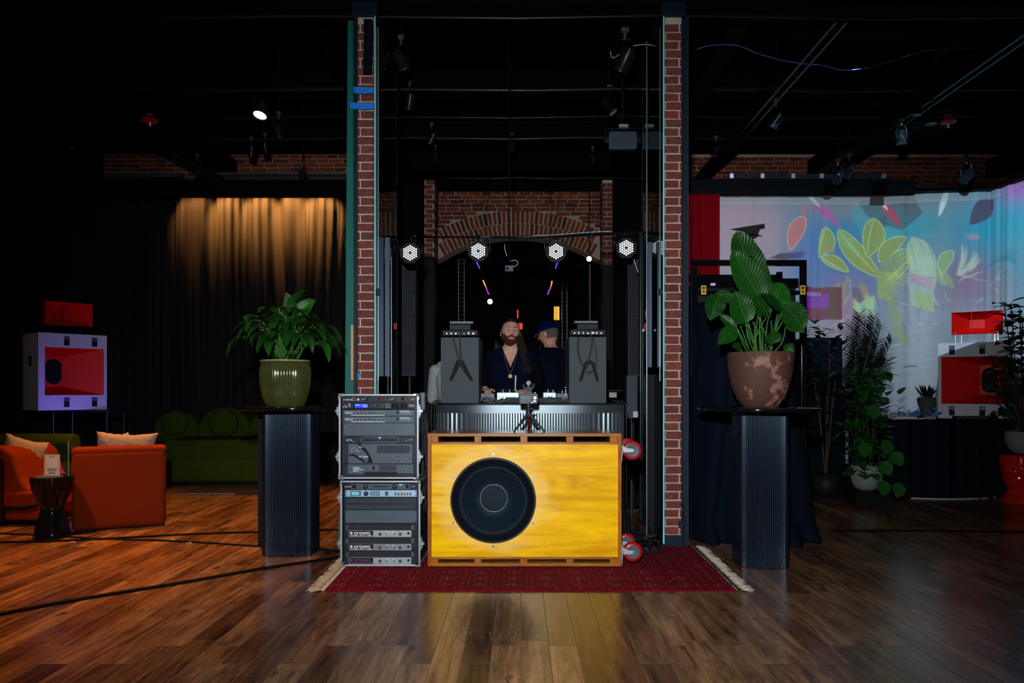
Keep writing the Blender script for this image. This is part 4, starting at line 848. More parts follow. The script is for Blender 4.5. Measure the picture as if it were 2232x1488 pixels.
u.rect('blue_slot', 838, 845, 1071.5, 1081, gearface, .001); u.rect('fader_window', 856.5, 896, 1071.5, 1081, silver, .001); u.many('sliders', [(860 + 6.5 * k, 862.4 + 6.5 * k, 1075, 1080) for k in range(6)], geardark, .003)
u = Unit('vent_panel', 'slotted black vent panel in the lower rack', 'rack panel', 1084.4, 1112, PC, geardark, group=G2)
u.many('vent_slots', [(755 + 2.85 * k, 756.5 + 2.85 * k, a, c) for k in range(52) for a, c in ((1086.5, 1097), (1100.5, 1111))], carcass)
u.many('vent_bars', [(753.6 + 2.85 * k, 754.8 + 2.85 * k, a, c) for k in range(53) for a, c in ((1086.5, 1097), (1100.5, 1111))], gearmid, .0012)
u = Unit('blank_rack_panel', 'plain scuffed grey blank panel in the lower rack', 'rack panel', 1112.6, 1141.4, PC, gearmid, group=G2)
for i, (a0, lab, fc, fp) in enumerate(((1142.6, 'topmost of the three identical lettered power amplifiers', silver, whitepr), (1172, 'middle of the three identical lettered power amplifiers, darker silver face', steel, whitepr), (1201.6, 'lowest of the three power amplifiers, with faded maroon lettering', silver, mat('faded_print', (0.12, 0.04, 0.10), 0.6)))):
    u = Unit('power_amplifier', lab, 'rack device', a0, a0 + 29, PC, geardark, group=G2, depth=0.4)
    u.rect('grille', 757, 896, a0 + 1.5, a0 + 13.5, mat('foam_grille', (0.045, 0.052, 0.062), 0.95, bump=1.0, bs=700), .002); u.many('side_tab', [(753, 757, a0 + 2, a0 + 13), (896, 901, a0 + 2, a0 + 13)], gearmid, .003)
    s0 = u.rect('silver_strip', 758.5, 895.5, a0 + 14.2, a0 + 28.6, fc, .003); u.rect('badge_plate', 759.5, 812, a0 + 15, a0 + 27.8, carcass, .0042)
    u.txt('crown', 769.5, a0 + 19.6, 8.2, fp, bold=0.0006, xs=1.28).location.y = -0.0048; u.txt(('MACRO-TECH 5000i', 'MACRO-TECH 9000i', 'MACRO-TECH 12000i')[i], 761.5, a0 + 25.8, 3.3, fp, bold=0.0002, xs=1.22).location.y = -0.0048
    b = bm_(); cyl(b, (u.x(764.5), -.0046, u.z(a0 + 20)), (u.x(764.5), -.0038, u.z(a0 + 20)), 0.0085, seg=24); obj('round_emblem', b, fp, u.o)
    for px in (827.5, 871.5): u.knob(px, a0 + 22, 0.0095, d=0.016)
    for px, py in ((841.3, 22.5), (858.6, 22.5)): u.knob(px, a0 + py, 0.0045, d=0.006, ptr=False)
    b = bm_()
    for px in (843.3, 856): cyl(b, (u.x(px), -.004, u.z(a0 + 17.5)), (u.x(px), -.0034, u.z(a0 + 17.5)), .0042, seg=14)
    obj('indicator_lights', b, whitepr, u.o); u.rect('rocker_switch', 887, 891.5, a0 + 18, a0 + 23, carcass, .005)

# hinge cluster / cables on the right side of the racks
q = bm_(); R = random.Random(4)
for k in range(10):
    pts = [Vector((X(917 + R.uniform(-1, 8), 5.05), 5.10 + R.uniform(0, .15), Z(890 + R.uniform(0, 30), 5.05)))]
    for t_ in range(7): pts.append(pts[-1] + Vector((R.uniform(-.012, .012), R.uniform(-.01, .01), -R.uniform(0.05, .14))))
    for p in pts: p.x = min(max(p.x, X(917.5, 5.05)), X(928, 5.05)); p.z = max(p.z, 0.02)
    tube(q, spline(pts, 6), R.choice((0.003, 0.004, 0.005)), 6)
tag(obj('cable_bundle', q, cable_m, smooth=True), 'tangle of black cables hanging between racks and subwoofer', 'cables')
q = bm_(); bx(q, X(914, 5.08), X(925.5, 5.08), 5.10, 5.14, Z(893, 5.08), Z(855, 5.08)); tag(obj('connector_box', q, gearface, bevel=0.004), 'small grey junction box behind the top corner of the upper rack', 'box')

# ================================================================ PEDESTALS, POTS
def pedestal(px0, px1, py_base, Y, topx0, topx1, label, w_top=None):
    cx = X((px0 + px1) / 2, Y); o = thing('fluted_pedestal', label, 'pedestal', (cx, Y + 0.15, 0), group='black fluted pedestals')
    hw = (px1 - px0) / 2 / F * Y; dp = 0.17; top = 1.055; b = bm_(); NF = 420; poly = []
    for k in range(NF):
        a = 2 * PI * k / NF; ca, sa = math.cos(a), math.sin(a); e = 0.55
        x = hw * (abs(ca) ** e) * (1 if ca >= 0 else -1); y = dp * (abs(sa) ** e) * (1 if sa >= 0 else -1); poly.append((x, y))
    # arc-length resample to even flutes
    L = [0]
    for k in range(NF): L.append(L[-1] + math.hypot(poly[(k + 1) % NF][0] - poly[k][0], poly[(k + 1) % NF][1] - poly[k][1]))
    nfl = int(L[-1] / 0.0128); M_ = nfl * 6; pp = []; j = 0
    for i in range(M_):
        s = L[-1] * i / M_
        while L[j + 1] < s: j += 1
        t_ = (s - L[j]) / max(1e-9, L[j + 1] - L[j]); p = Vector(poly[j]).lerp(Vector(poly[(j + 1) % NF]), t_)
        d_ = Vector(poly[(j + 1) % NF]) - Vector(poly[j]); nn = Vector((d_.y, -d_.x)).normalized(); pp.append(p + nn * 0.0045 * abs(math.sin(PI * i / 6)))
    prism_z(b, [(p.x, p.y) for p in pp], 0.004, top); obj('fluted_column', b, blackflute, o, smooth='auto')
    b = bm_(); r = (topx1 - topx0) / 2 / F * Y; lathe(b, [(r - 0.012, 0), (r - 0.002, 0.005), (r, 0.014), (r - 0.002, 0.023), (r - 0.012, 0.028)], 96, Matrix.Translation((X((topx0 + topx1) / 2, Y) - cx, 0, top + 0.001)))
    obj('round_top', b, blackgl, o, smooth='auto'); return o
ped_l = pedestal(565, 677, 1213, 5.30, 494, 756, 'black fluted pedestal at left, carrying the olive glazed pot')
ped_r = pedestal(1618, 1727, 1240, 4.95, 1535, 1801, 'black fluted pedestal at right, carrying the weathered terracotta pot')
q = bm_(); bx(q, X(560, 5.62), X(684, 5.62), 5.64, 5.70, 0, 1.05); tag(obj('black_backing_board', q, black), 'plain black board standing right behind the left fluted pedestal', 'board')

def pot(name, label, loc, prof, m, ribs=0, rim=True):
    o = thing(name, label, 'plant pot', loc); b = bm_(); fn = (lambda a, z: 1 + 0.011 * math.cos(ribs * a)) if ribs else None
    lathe(b, prof, 360 if ribs else 96, fn=fn, cap=False)
    n0 = prof[0]; vs = [v for v in b.verts]; sg = 360 if ribs else 96
    b.verts.ensure_lookup_table(); b.faces.new([b.verts[k] for k in range(sg)][::-1])
    obj('pot_body', b, m, o, smooth='auto')
    b = bm_(); r_in = prof[-1][0] * 0.99; lathe(b, [(0.001, prof[-1][1]), (r_in * 0.5, prof[-1][1] + 0.012), (r_in, prof[-1][1])], 48, cap=False); obj('soil', b, soilm, o, smooth=True)
    return o
TZ = 1.055 + 0.0295
Yl = 5.45
k_ = Yl / F
Hp = (884 - 787) * k_
pot_l = pot('glazed_pot', 'olive green glazed ribbed pot on the left black pedestal', (X(622, Yl), Yl, TZ), [(0.132, 0), (0.140, 0.012), (0.162, 0.07), (0.176, 0.14), (0.183, 0.20), (0.184, 0.25), (0.178, 0.295), (0.170, 0.315), (0.178, 0.322), (0.180, 0.330), (0.172, 0.336), (0.160, 0.334), (0.158, 0.30)], celadon, ribs=60)
b = bm_(); tube(b, [(0.174 * math.cos(2 * PI * k / 64), 0.174 * math.sin(2 * PI * k / 64), 0.331) for k in range(65)], 0.0075, 10); obj('pale_rim', b, mat('pale_rim_glaze', (0.30, 0.27, 0.13), 0.2, coat=0.5), pot_l, smooth=True)
Yr = 5.10; kr_ = Yr / F
pot_r = pot('terracotta_pot', 'weathered brown terracotta pot on the right black pedestal', (X(1657, Yr), Yr, TZ), [(36 * kr_, 0), (38 * kr_, 0.006), (50 * kr_, 18 * kr_), (60 * kr_, 42 * kr_), (66.5 * kr_, 70 * kr_), (69 * kr_, 95 * kr_), (70 * kr_, 114 * kr_), (69 * kr_, 118 * kr_), (66 * kr_, 118 * kr_), (64 * kr_, 108 * kr_)], terra)

def leaf(bm, base, tip_dir, L, W, droop=0.5, up=(0, 0, 1), cup=0.25, seg=12, wav=0.0, tipw=0.35, curl=0.0, rnd=0.8):
    """lanceolate blade: starts at base, heads along tip_dir, bends down by droop; two halves folded along the midrib"""
    base = Vector(base); d = Vector(tip_dir).normalized(); up = Vector(up); side = d.cross(up)
    if side.length < 1e-3: side = Vector((1, 0, 0))
    side.normalize(); p = base.copy(); rows = []; st = L / seg; ph = random.random() * 6
    for i in range(seg + 1):
        t_ = i / seg; w_ = W * 0.5 * (math.sin(PI * min(1, t_ ** 0.75)) ** rnd if 0 < t_ < 1 else 0.0) + 0.0008
        nrm = side.cross(d).normalized(); c = cup * (1 - 0.5 * t_)
        row = []
        for s_ in (-1, -0.55, 0, 0.55, 1):
            lift = abs(s_) * w_ * c + wav * math.sin(ph + t_ * 16 + s_ * 2) * w_ * abs(s_)
            row.append(bm.verts.new(p + side * (s_ * w_ * math.sqrt(max(0.05, 1 - c * c * 0.5))) + nrm * lift))
        rows.append(row); p = p + d * st
        d = (d + Vector((0, 0, -1)) * droop * st / L * (0.6 + 1.2 * t_) + side * curl * st / L).normalized(); side = (side - d * side.dot(d)).normalized()
    for i in range(seg):
        for j in range(4):
            f_ = bm.faces.new((rows[i][j], rows[i][j + 1], rows[i + 1][j + 1], rows[i + 1][j])); uvl = bm.loops.layers.uv.verify(); sv = (-1, -.55, 0, .55, 1)
            for lp, (ii, jj) in zip(f_.loops, ((i, j), (i, j + 1), (i + 1, j + 1), (i + 1, j))): lp[uvl].uv = (sv[jj] * 0.5 + 0.5, ii / seg * L / max(W, .01))
def vein_leaf_mat(name, c1, c2):
    m = mat(name, c1, 0.33, var=0, spec=0.28); nt = m.node_tree; N = nt.nodes
    n = N.new('ShaderNodeTexNoise'); n.inputs['Scale'].default_value = 5; n.inputs['Detail'].default_value = 4; tc = N.new('ShaderNodeTexCoord'); nt.links.new(tc.outputs['Object'], n.inputs[0])
    g = N.new('ShaderNodeNewGeometry'); f = math_n(nt, 'ADD', math_n(nt, 'MULTIPLY', g.outputs['Random Per Island'], 0.7), math_n(nt, 'MULTIPLY', n.outputs[0], 0.4))
    nt.links.new(mixc(nt, f, c1, c2), N['Principled BSDF'].inputs['Base Color'])
    uv = N.new('ShaderNodeTexCoord'); sp = N.new('ShaderNodeSeparateXYZ'); nt.links.new(uv.outputs['UV'], sp.inputs[0])
    s_ = math_n(nt, 'ABSOLUTE', math_n(nt, 'SUBTRACT', math_n(nt, 'MULTIPLY', sp.outputs[0], 2.0), 1.0))
    ph = math_n(nt, 'MULTIPLY', math_n(nt, 'SUBTRACT', sp.outputs[1], math_n(nt, 'MULTIPLY', s_, 0.42)), 24.0); vn = math_n(nt, 'ABSOLUTE', math_n(nt, 'SINE', ph))
    mid = math_n(nt, 'LESS_THAN', s_, 0.05)
    src = N['Principled BSDF'].inputs['Base Color'].links[0].from_socket
    rib = math_n(nt, 'POWER', math_n(nt, 'SUBTRACT', 1.0, vn), 3.0)
    nt.links.new(mixc(nt, math_n(nt, 'MAXIMUM', math_n(nt, 'MULTIPLY', mid, 0.5), math_n(nt, 'MULTIPLY', rib, 0.22)), src, (0.03, 0.12, 0.02)), N['Principled BSDF'].inputs['Base Color'])
    bp = N.new('ShaderNodeBump'); bp.inputs['Strength'].default_value = 0.5; bp.inputs['Distance'].default_value = 0.003; nt.links.new(vn, bp.inputs['Height']); nt.links.new(bp.outputs[0], N['Principled BSDF'].inputs['Normal'])
    return m
lilym = vein_leaf_mat('lily_leaf', (0.003, 0.022, 0.003), (0.014, 0.085, 0.008))
bigm = vein_leaf_mat('broad_leaf', (0.002, 0.022, 0.002), (0.009, 0.075, 0.005))

# peace lily in the left pot
pl = thing('peace_lily', 'bushy green leafy plant in the olive glazed pot on the left pedestal', 'plant', (pot_l.location.x, pot_l.location.y, TZ + 0.32))
fo, st_ = bm_(), bm_(); R = random.Random(12); random.seed(3)
for k in range(86):
    a = R.uniform(0, 2 * PI); tilt = R.random() ** 0.8; h_ = R.uniform(0.16, 0.34) * (1.1 - 0.5 * tilt) ; out = 0.02 + tilt * 0.27
    p0 = Vector((0.09 * math.cos(a) * R.random(), 0.09 * math.sin(a) * R.random(), 0)); p2 = Vector((math.cos(a) * out, math.sin(a) * out, h_ + 0.04)); p1 = (p0 + p2) / 2 + Vector((0, 0, 0.05))
    tube(st_, spline([p0, p1, p2], 5), 0.0035, 5)
    d = Vector((math.cos(a) * (0.45 + tilt * 0.9), math.sin(a) * (0.45 + tilt * 0.9), 0.75 - 0.75 * tilt)); L_ = R.uniform(0.17, 0.27)
    leaf(fo, p2, d, L_, L_ * R.uniform(0.30, 0.42), droop=0.9 + tilt * 1.5, cup=0.35, wav=0.08, curl=R.uniform(-0.4, 0.4))
# the tall central leaves that face the viewer
for (dx, dz, L_, W_, ang) in ((-0.04, 0.24, 0.25, 0.13, 0.5), (0.07, 0.26, 0.26, 0.11, -0.1), (0.10, 0.30, 0.22, 0.12, 0.6), (-0.14, 0.22, 0.2, 0.10, -0.9)):
    tube(st_, spline([(0, 0, 0), (dx * .5, -0.03, dz * .5), (dx, -0.05, dz)], 5), 0.004, 5); leaf(fo, (dx, -0.05, dz), (math.sin(ang) * .7, -0.05, 0.8), L_, W_, droop=1.1, up=(0, -1, 0.2), cup=0.2, wav=0.06)
for k in range(16):
    a = R.uniform(-PI, 0); tube(st_, [(0.1 * math.cos(a) * R.random(), -0.10 * R.random(), 0), (0.14 * math.cos(a), -0.09, R.uniform(0.12, 0.2))], 0.005, 5)
obj('foliage', fo, lilym, pl, smooth=True, fix=False); obj('stems', st_, stemm, pl, smooth=True)

# bird-of-paradise like plant in the right pot
bp_ = thing('broad_leaf_plant', 'tall plant with broad glossy leaves in the terracotta pot on the right pedestal', 'plant', (pot_r.location.x, Yr, TZ + 118 * kr_ - 0.01))
fo, st_ = bm_(), bm_(); random.seed(5)
def pl_(px, py): return ((px - 1657) * kr_, (765 - py) * kr_)
def stemleaf(base_px, mid, end, tip, W_, y=0.0, dy=-0.02, up=(0, -1, 0.15), cup=0.18, r=0.0042, droop=0.25, fm=None, wav=0.04, rnd=0.8):
    """stem from pot to end, blade from end to tip, authored in the plant's own x,z plane"""
    b0 = pl_(base_px, 768); m_ = pl_(*mid); e_ = pl_(*end); t_ = pl_(*tip)
    tube(st_, spline([(b0[0], y * .3, -0.005), (m_[0], y * .7, m_[1]), (e_[0], y, e_[1])], 6), r, 6)
    d = Vector((t_[0] - e_[0], dy, t_[1] - e_[1])); leaf(fo, (e_[0], y, e_[1]), d, d.length * 1.04, W_ * kr_, droop=droop, up=up, cup=cup, wav=wav, seg=14, rnd=rnd)
stemleaf(1655, (1650, 720), (1652, 655), (1590, 548), 66, -0.07, -0.03, droop=0.0, rnd=.55)      # big lit blade, tip up left
stemleaf(1662, (1660, 720), (1652, 668), (1658, 560), 50, -0.03, 0.02, droop=-0.05, rnd=.6)
stemleaf(1660, (1655, 700), (1650, 620), (1604, 505), 72, -0.01, -0.03, droop=0.05, rnd=.5)      # rounded hood at the top
stemleaf(1664, (1660, 700), (1662, 628), (1636, 512), 52, 0.05, 0.02, droop=-0.1, rnd=.55)
stemleaf(1650, (1625, 690), (1640, 556), (1562, 566), 20, -0.05, -0.05, up=(0, 0, 1))
stemleaf(1640, (1600, 650), (1560, 640), (1530, 690), 44, -0.10, -0.06, droop=0.8)
stemleaf(1636, (1590, 660), (1556, 634), (1600, 652), 26, -0.06, -0.03, droop=0.4)
stemleaf(1640, (1620, 750), (1596, 712), (1552, 684), 22, -0.12, -0.03, droop=-0.2)
stemleaf(1638, (1618, 758), (1594, 714), (1548, 740), 36, -0.13, -0.05, droop=0.4)
stemleaf(1644, (1622, 730), (1616, 702), (1590, 636), 56, -0.11, -0.04, droop=0.1, rnd=.6)
stemleaf(1668, (1672, 700), (1684, 664), (1706, 610), 62, 0.00, 0.02, droop=0.3, rnd=.6)
stemleaf(1674, (1690, 700), (1700, 662), (1742, 708), 58, -0.08, -0.04, droop=0.5, rnd=.6)
stemleaf(1676, (1680, 720), (1690, 676), (1642, 640), 40, -0.13, -0.05, droop=0.1, up=(0, -.7, .7))
stemleaf(1672, (1690, 720), (1700, 680), (1735, 652), 40, 0.06, 0.02, droop=0.6)
stemleaf(1680, (1700, 740), (1706, 706), (1742, 708), 22, -0.06, -0.06, droop=0.9)
stemleaf(1662, (1664, 750), (1668, 745), (1664, 718), 36, -0.15, -0.05, droop=0.3)
stemleaf(1650, (1640, 740), (1668, 680), (1636, 640), 44, -0.05, -0.06, droop=0.4)
stemleaf(1690, (1700, 760), (1700, 762), (1708, 744), 22, -0.12, -0.04, droop=0.3, up=(0, -1, .2))
stemleaf(1628, (1612, 765), (1606, 756), (1578, 742), 18, -0.10, -0.10, droop=0.5)
stemleaf(1650, (1640, 740), (1630, 700), (1604, 672), 40, -0.03, 0.03, droop=0.3)
stemleaf(1668, (1700, 690), (1722, 664), (1742, 700), 40, 0.02, 0.0, droop=0.8)
for k in range(9): 
    a = random.uniform(-0.06, 0.06); tube(st_, spline([(a, -.05, 0), (a * 1.4, -.06, .12), (a * 2 + random.uniform(-.05, .05), -.04, random.uniform(.2, .34))], 5), 0.0045, 6)
obj('foliage', fo, bigm, bp_, smooth=True, fix=False); obj('stems', st_, stemm, bp_, smooth=True)
b = bm_(); leaf(b, (pl_(1665, 508)[0], 0.02, pl_(1665, 508)[1]), (-1, 0, 0.10), 0.23, 0.06, droop=0.1, up=(0, -.3, 1), cup=.5); prism(b, [(pl_(a, c)) for a, c in ((1593, 492), (1640, 484), (1668, 480), (1669, 490), (1658, 492), (1652, 510), (1640, 515), (1628, 508), (1625, 498))], 0.015, 0.022)
obj('dried_leaf', b, mat('dried_leaf', (0.006, 0.006, 0.007), 0.7), bp_, label='blackened dry leaf at the top', smooth=False)

# ================================================================ ROAD CASE UNDER BLACK DRAPE (behind right pedestal)
Yc = 5.95
rc = thing('tall_black_rack', 'tall black equipment rack behind the terracotta pot, its upper frame showing above the drape', 'rack', (X(1633, Yc), Yc, 0))
def rl(px): return X(px, Yc) - rc.location.x
b = bm_()
for px in (1509, 1747):
    for yy in (0.0, 0.55): bx(b, rl(px), rl(px + 12), yy, yy + 0.05, 0, Z(568 if px > 1600 else 582, Yc))
bx(b, rl(1509), rl(1759), 0, 0.05, Z(578, Yc), Z(566, Yc)); bx(b, rl(1509), rl(1759), 0.55, 0.60, Z(590, Yc), Z(575, Yc)); obj('frame', b, blackgl, rc, bevel=0.004)
b = bm_(); bx(b, rl(1522), rl(1747), 0.12, 0.5, 0.9, Z(610, Yc)); obj('equipment_body', b, blackpl, rc, bevel=0.01)
b = bm_(); bx(b, rl(1522), rl(1747), 0.06, 0.10, Z(624, Yc), Z(604, Yc)); bx(b, rl(1522), rl(1747), 0.03, 0.08, Z(640, Yc), Z(632, Yc)); obj('cross_rails', b, blackgl, rc)
for (a, c, m_) in ((1528, 1539, yellowlb), (1744, 1755, yellowlb)):
    b = bm_(); bx(b, rl(a), rl(c), -0.006, -0.001, Z(642, Yc), Z(622, Yc)); lo_ = obj('yellow_label', b, m_, rc)
    b = bm_(); bx(b, rl(a + 3), rl(c - 3), -0.0075, -0.006, Z(630, Yc), Z(625, Yc)); bx(b, rl(a + 4), rl(c - 4), -0.0075, -0.006, Z(638, Yc), Z(633, Yc)); obj('label_symbol', b, carcass, lo_)
b = bm_(); cyl(b, (rl(1548), -0.01, Z(620, Yc)), (rl(1558), -0.01, Z(620, Yc)), 0.012); obj('rack_lamp', b, whitepr, rc)
# drape
def drape_mesh():
    bm = bm_(); NA, NZ = 260, 40; cols = []
    zt = Z(655, 5.9); 
    for i in range(NA + 1):
        u_ = i / NA * 2 - 1; col = []
        for j in range(NZ + 1):
            v = j / NZ; z = zt * (1 - v) + 0.012 * v
            hwt = (X(1758, 5.9) - X(1512, 5.9)) / 2; ct = (X(1758, 5.9) + X(1512, 5.9)) / 2
            hwb = hwt + 0.12 * v + 0.05 * v * v; x = ct + u_ * hwb + 0.02 * math.sin(v * 5 + u_ * 4)
            e = abs(u_) ** 5
            f = 0.035 * (0.4 + v) * math.sin(13 * u_ + 2.2 * math.sin(v * 2 + u_ * 2)) + 0.02 * noise.noise(Vector((u_ * 5, v * 2, 1)))
            y = 5.80 - 0.10 * v + f + e * 0.62
            if v > 0.93: y -= (v - 0.93) * 1.6 * (1 + 0.6 * math.sin(u_ * 19))
            col.append(bm.verts.new((x, y, max(z, 0.012 + 0.012 * math.sin(u_ * 30) ** 2))))
        cols.append(col)
    for i in range(NA):
        for j in range(NZ): bm.faces.new((cols[i][j], cols[i + 1][j], cols[i + 1][j + 1], cols[i][j + 1]))
    return bm
o = obj('black_drape', drape_mesh(), velvet, smooth=True, fix=False); tag(o, 'navy-black cloth draped to the floor over the rack behind the right pedestal', 'drape')
s = o.modifiers.new('thickness', 'SOLIDIFY'); s.thickness = 0.004
# ================================================================ DJ BOOTH
YB = 5.62; TB = Z(879, YB)
booth = thing('dj_booth', 'curved dj counter with fluted grey metal front, behind the subwoofer', 'counter', (X(1157, YB), YB, 0))
hw = (X(1368, YB) - X(944, YB)) / 2
def outline(off=0.0, rib=0.0, n_=220):
    pts = []; fl = hw - 0.32; 
    def add(x, y): pts.append((x, y))
    N1 = n_
    for k in range(N1 + 1):
        s = k / N1; xx = -hw + 2 * hw * s
        ax_ = abs(xx); y = 0.90 * ax_ ** 5
        add(xx, y - off)
    return pts
def ribbed(pitch, depth, z0, z1, bm):
    base = outline(0, 0, 900); L = [0]
    for p, q_ in zip(base, base[1:]): L.append(L[-1] + math.hypot(q_[0] - p[0], q_[1] - p[1]))
    n_r = int(L[-1] / pitch); out = []; j = 0
    for i in range(n_r * 4 + 1):
        s = min(L[-1] * i / (n_r * 4), L[-1] - 1e-6)
        while L[j + 1] < s: j += 1
        t_ = (s - L[j]) / (L[j + 1] - L[j]); p = Vector(base[j]).lerp(Vector(base[j + 1]), t_); d_ = Vector(base[j + 1]) - Vector(base[j]); nn = Vector((d_.y, -d_.x)).normalized()
        out.append(p + nn * (depth if i % 4 in (1, 2) else 0))
    A = [bm.verts.new((p.x, p.y, z0)) for p in out]; B = [bm.verts.new((p.x, p.y, z1)) for p in out]
    for k in range(len(out) - 1): bm.faces.new((A[k], A[k + 1], B[k + 1], B[k]))
b = bm_(); ribbed(0.041, 0.007, 0.02, TB - 0.075, b); obj('fluted_front', b, mat('counter_metal', (0.13, 0.16, 0.18), 0.30, 0.75, var=0.1), booth, fix=False)
b = bm_(); pts = outline(0.008) + [(hw, 0.62), (-hw, 0.62)]; prism_z(b, pts, TB - 0.075, TB - 0.012); obj('counter_band', b, mat('band_metal', (0.10, 0.125, 0.14), 0.36, 0.7, var=0.15), booth)
b = bm_(); pts = outline(0.014) + [(hw + 0.005, 0.63), (-hw - 0.005, 0.63)]; prism_z(b, pts, TB - 0.0125, TB); obj('counter_top', b, blackpl, booth)
b = bm_(); pts = [(p[0] * .98, p[1] + 0.03) for p in outline(0)] + [(hw * .98, 0.60), (-hw * .98, 0.60)]; prism_z(b, pts, 0.0, TB - 0.075); obj('counter_body', b, black, booth)
# grey cabinets with inverted V slot, standing on the counter
def cab(pxa, pxb, pyt, mirror, label):
    Y = YB + 0.06; x0, x1 = X(pxa, Y), X(pxb, Y); w_ = x1 - x0; h_ = Z(pyt, Y) - TB
    o = thing('grey_plinth', label, 'plinth', ((x0 + x1) / 2, Y, TB + 0.001), rotz=-0.03 * mirror, group='grey plinths on the dj counter')
    b = bm_(); bx(b, -w_ / 2, w_ / 2, 0, 0.36, 0, h_); obj('plinth_box', b, rackgrey, o, bevel=0.003)
    k = Y / F; ax_ = (0 if mirror > 0 else 0.012); top = h_ - (785 - pyt) * k; bot = top - 46 * k
    if mirror > 0: poly = [(-.026, top), (.026, top), (0.105, bot + .008), (0.084, bot), (0.0, top - 0.042), (-0.060, bot + 0.002), (-0.082, bot + .006)]
    else:
        arc = [(0.012 + 0.045 * math.cos(a), top - 0.045 + 0.045 * math.sin(a)) for a in [PI * (0.15 + 0.7 * t / 8) for t in range(9)]]
        arc2 = [(0.012 + 0.020 * math.cos(a), top - 0.050 + 0.020 * math.sin(a)) for a in [PI * (0.85 - 0.7 * t / 8) for t in range(9)]]
        poly = [(0.088, bot)] + arc + [(-0.070, bot), (-0.048, bot)] + arc2 + [(0.066, bot)]
    b = bm_(); prism(b, poly, -0.0012, 0.0); obj('v_slot', b, carcass, o); return o, h_, w_
pl1, h1, w1 = cab(960.5, 1044, 735, 1, 'grey plinth on the left end of the dj counter with a dark V slot')
pl2, h2, w2 = cab(1240.5, 1322, 734, -1, 'grey plinth on the right end of the dj counter with a rounded slot')
def player(name, label, loc, rotz=0, w_=0.30, d_=0.34, h_=0.06, m=blackpl, jog=True, group=None, back=None):
    o = thing(name, label, 'dj player', loc, rotz, group)
    b = bm_(); bx(b, -w_ / 2, w_ / 2, 0, d_, 0.012, h_); 
    obj('body', b, m, o, bevel=0.004)
    b = bm_()
    for sx in (-1, 1):
        for yy in (0.03, d_ - .03): cyl(b, (sx * (w_ / 2 - .03), yy, 0), (sx * (w_ / 2 - .03), yy, 0.012), 0.014, seg=12)
    obj('feet', b, rubber, o)
    if jog:
        b = bm_(); lathe(b, [(0.105, 0), (0.105, 0.012), (0.098, 0.016), (0.03, 0.017)], 40, Matrix.Translation((0, d_ * .55, h_))); obj('jog_wheel', b, gearmid, o, smooth='auto')
        b = bm_(); bx(b, -w_ * .30, w_ * .30, .0, .10, h_, h_ + .045); obj('screen_hood', b, m, o, bevel=0.004)
    b = bm_(); R = random.Random(int(abs(loc[0]) * 100))
    for k in range(7): bx(b, -w_ / 2 + .03 + k * .034, -w_ / 2 + .03 + k * .034 + R.uniform(.006, .022), -0.0015, 0, h_ * .4, h_ * .4 + R.uniform(.008, .018))
    obj('rear_sockets', b, back or greypr, o); return o
for (pp, hh, sgn, lab) in ((pl1, h1, 1, 'left'), (pl2, h2, -1, 'right')):
    p = pp.location; zt = p.z + hh
    player('media_player', 'black media player lying on the %s grey plinth' % lab, (p.x, p.y + 0.01, zt + 0.001), w_=0.275, d_=.33, h_=.055, back=silver)
    b = bm_(); bx(b, -0.09, 0.09, 0, 0.2, 0.004, 0.022); R = random.Random(sgn)
    for k in range(8): bx(b, -0.08 + k * .02, -0.08 + k * .02 + .012, -.001, 0, .008, .018 - R.random() * .006)
    o = obj('control_box', b, gearmid, loc=(p.x + 0.01 * sgn, p.y + 0.03, zt + 0.104), bevel=.002); tag(o, 'small grey control box on top of the %s plinth player' % lab, 'dj device')
def cab_cable(pts, m, lab, r=0.0055, name='plinth_cable'):
    q = bm_(); tube(q, spline(pts, 8), r, 8); return tag(obj(name, q, m, smooth=True), lab, 'cable')
YY = YB + 0.035
def PP(px, py, Y=YY): return (X(px, Y), Y, Z(py, Y))
cab_cable([PP(986, 728), PP(990, 745), PP(997, 772), PP(1003, 792), PP(1006, 800)], cable_m, 'black cable hanging down the left grey plinth, left one')
cab_cable([PP(1003, 722), PP(1003, 745), PP(1004, 775), PP(1010, 805), PP(1018, 815)], cable_m, 'black cable hanging down the left grey plinth, right one')
cab_cable([PP(1265, 728), PP(1260, 745), PP(1261, 770), PP(1270, 795), PP(1279, 798), PP(1284, 780), PP(1290, 750), PP(1288, 728), PP(1276, 716)], cable_m, 'looped black cable on the front of the right grey plinth', 0.0062)
cab_cable([PP(1292, 730), PP(1298, 760), PP(1300, 790), PP(1292, 808), PP(1278, 812)], cable_m, 'thin black cable drooping at the right side of the right grey plinth', 0.004)
# mixers and players on the counter between the plinths
def rearbox(name, label, pa, pb, pt, pbot, Y, m, knobs=0, d_=0.26, sock=True):
    x0, x1 = X(pa, Y), X(pb, Y); z0, z1 = max(TB + .001, Z(pbot, Y)), Z(pt, Y); o = thing(name, label, 'dj device', ((x0 + x1) / 2, Y, z0)); w_ = x1 - x0; h_ = z1 - z0
    b = bm_(); bx(b, -w_ / 2, w_ / 2, 0, d_, 0.0, h_); obj('body', b, m, o, bevel=0.003)
    if sock:
        b = bm_(); nn = max(2, int(w_ / .03))
        for k in range(nn): cyl(b, (-w_ / 2 + .02 + k * (w_ - .03) / nn, -.001, h_ * .45), (-w_ / 2 + .02 + k * (w_ - .03) / nn, .0, h_ * .45), .004, seg=10)
        obj('rear_sockets', b, carcass, o)
    for k in range(knobs):
        b = bm_(); xx = -w_ / 2 + .02 + k * (w_ - .04) / max(1, knobs - 1); cyl(b, (xx, .05, h_), (xx, .05, h_ + .022), .006, seg=12); obj('knob', b, silver if k % 2 else blackpl, o)
    return o
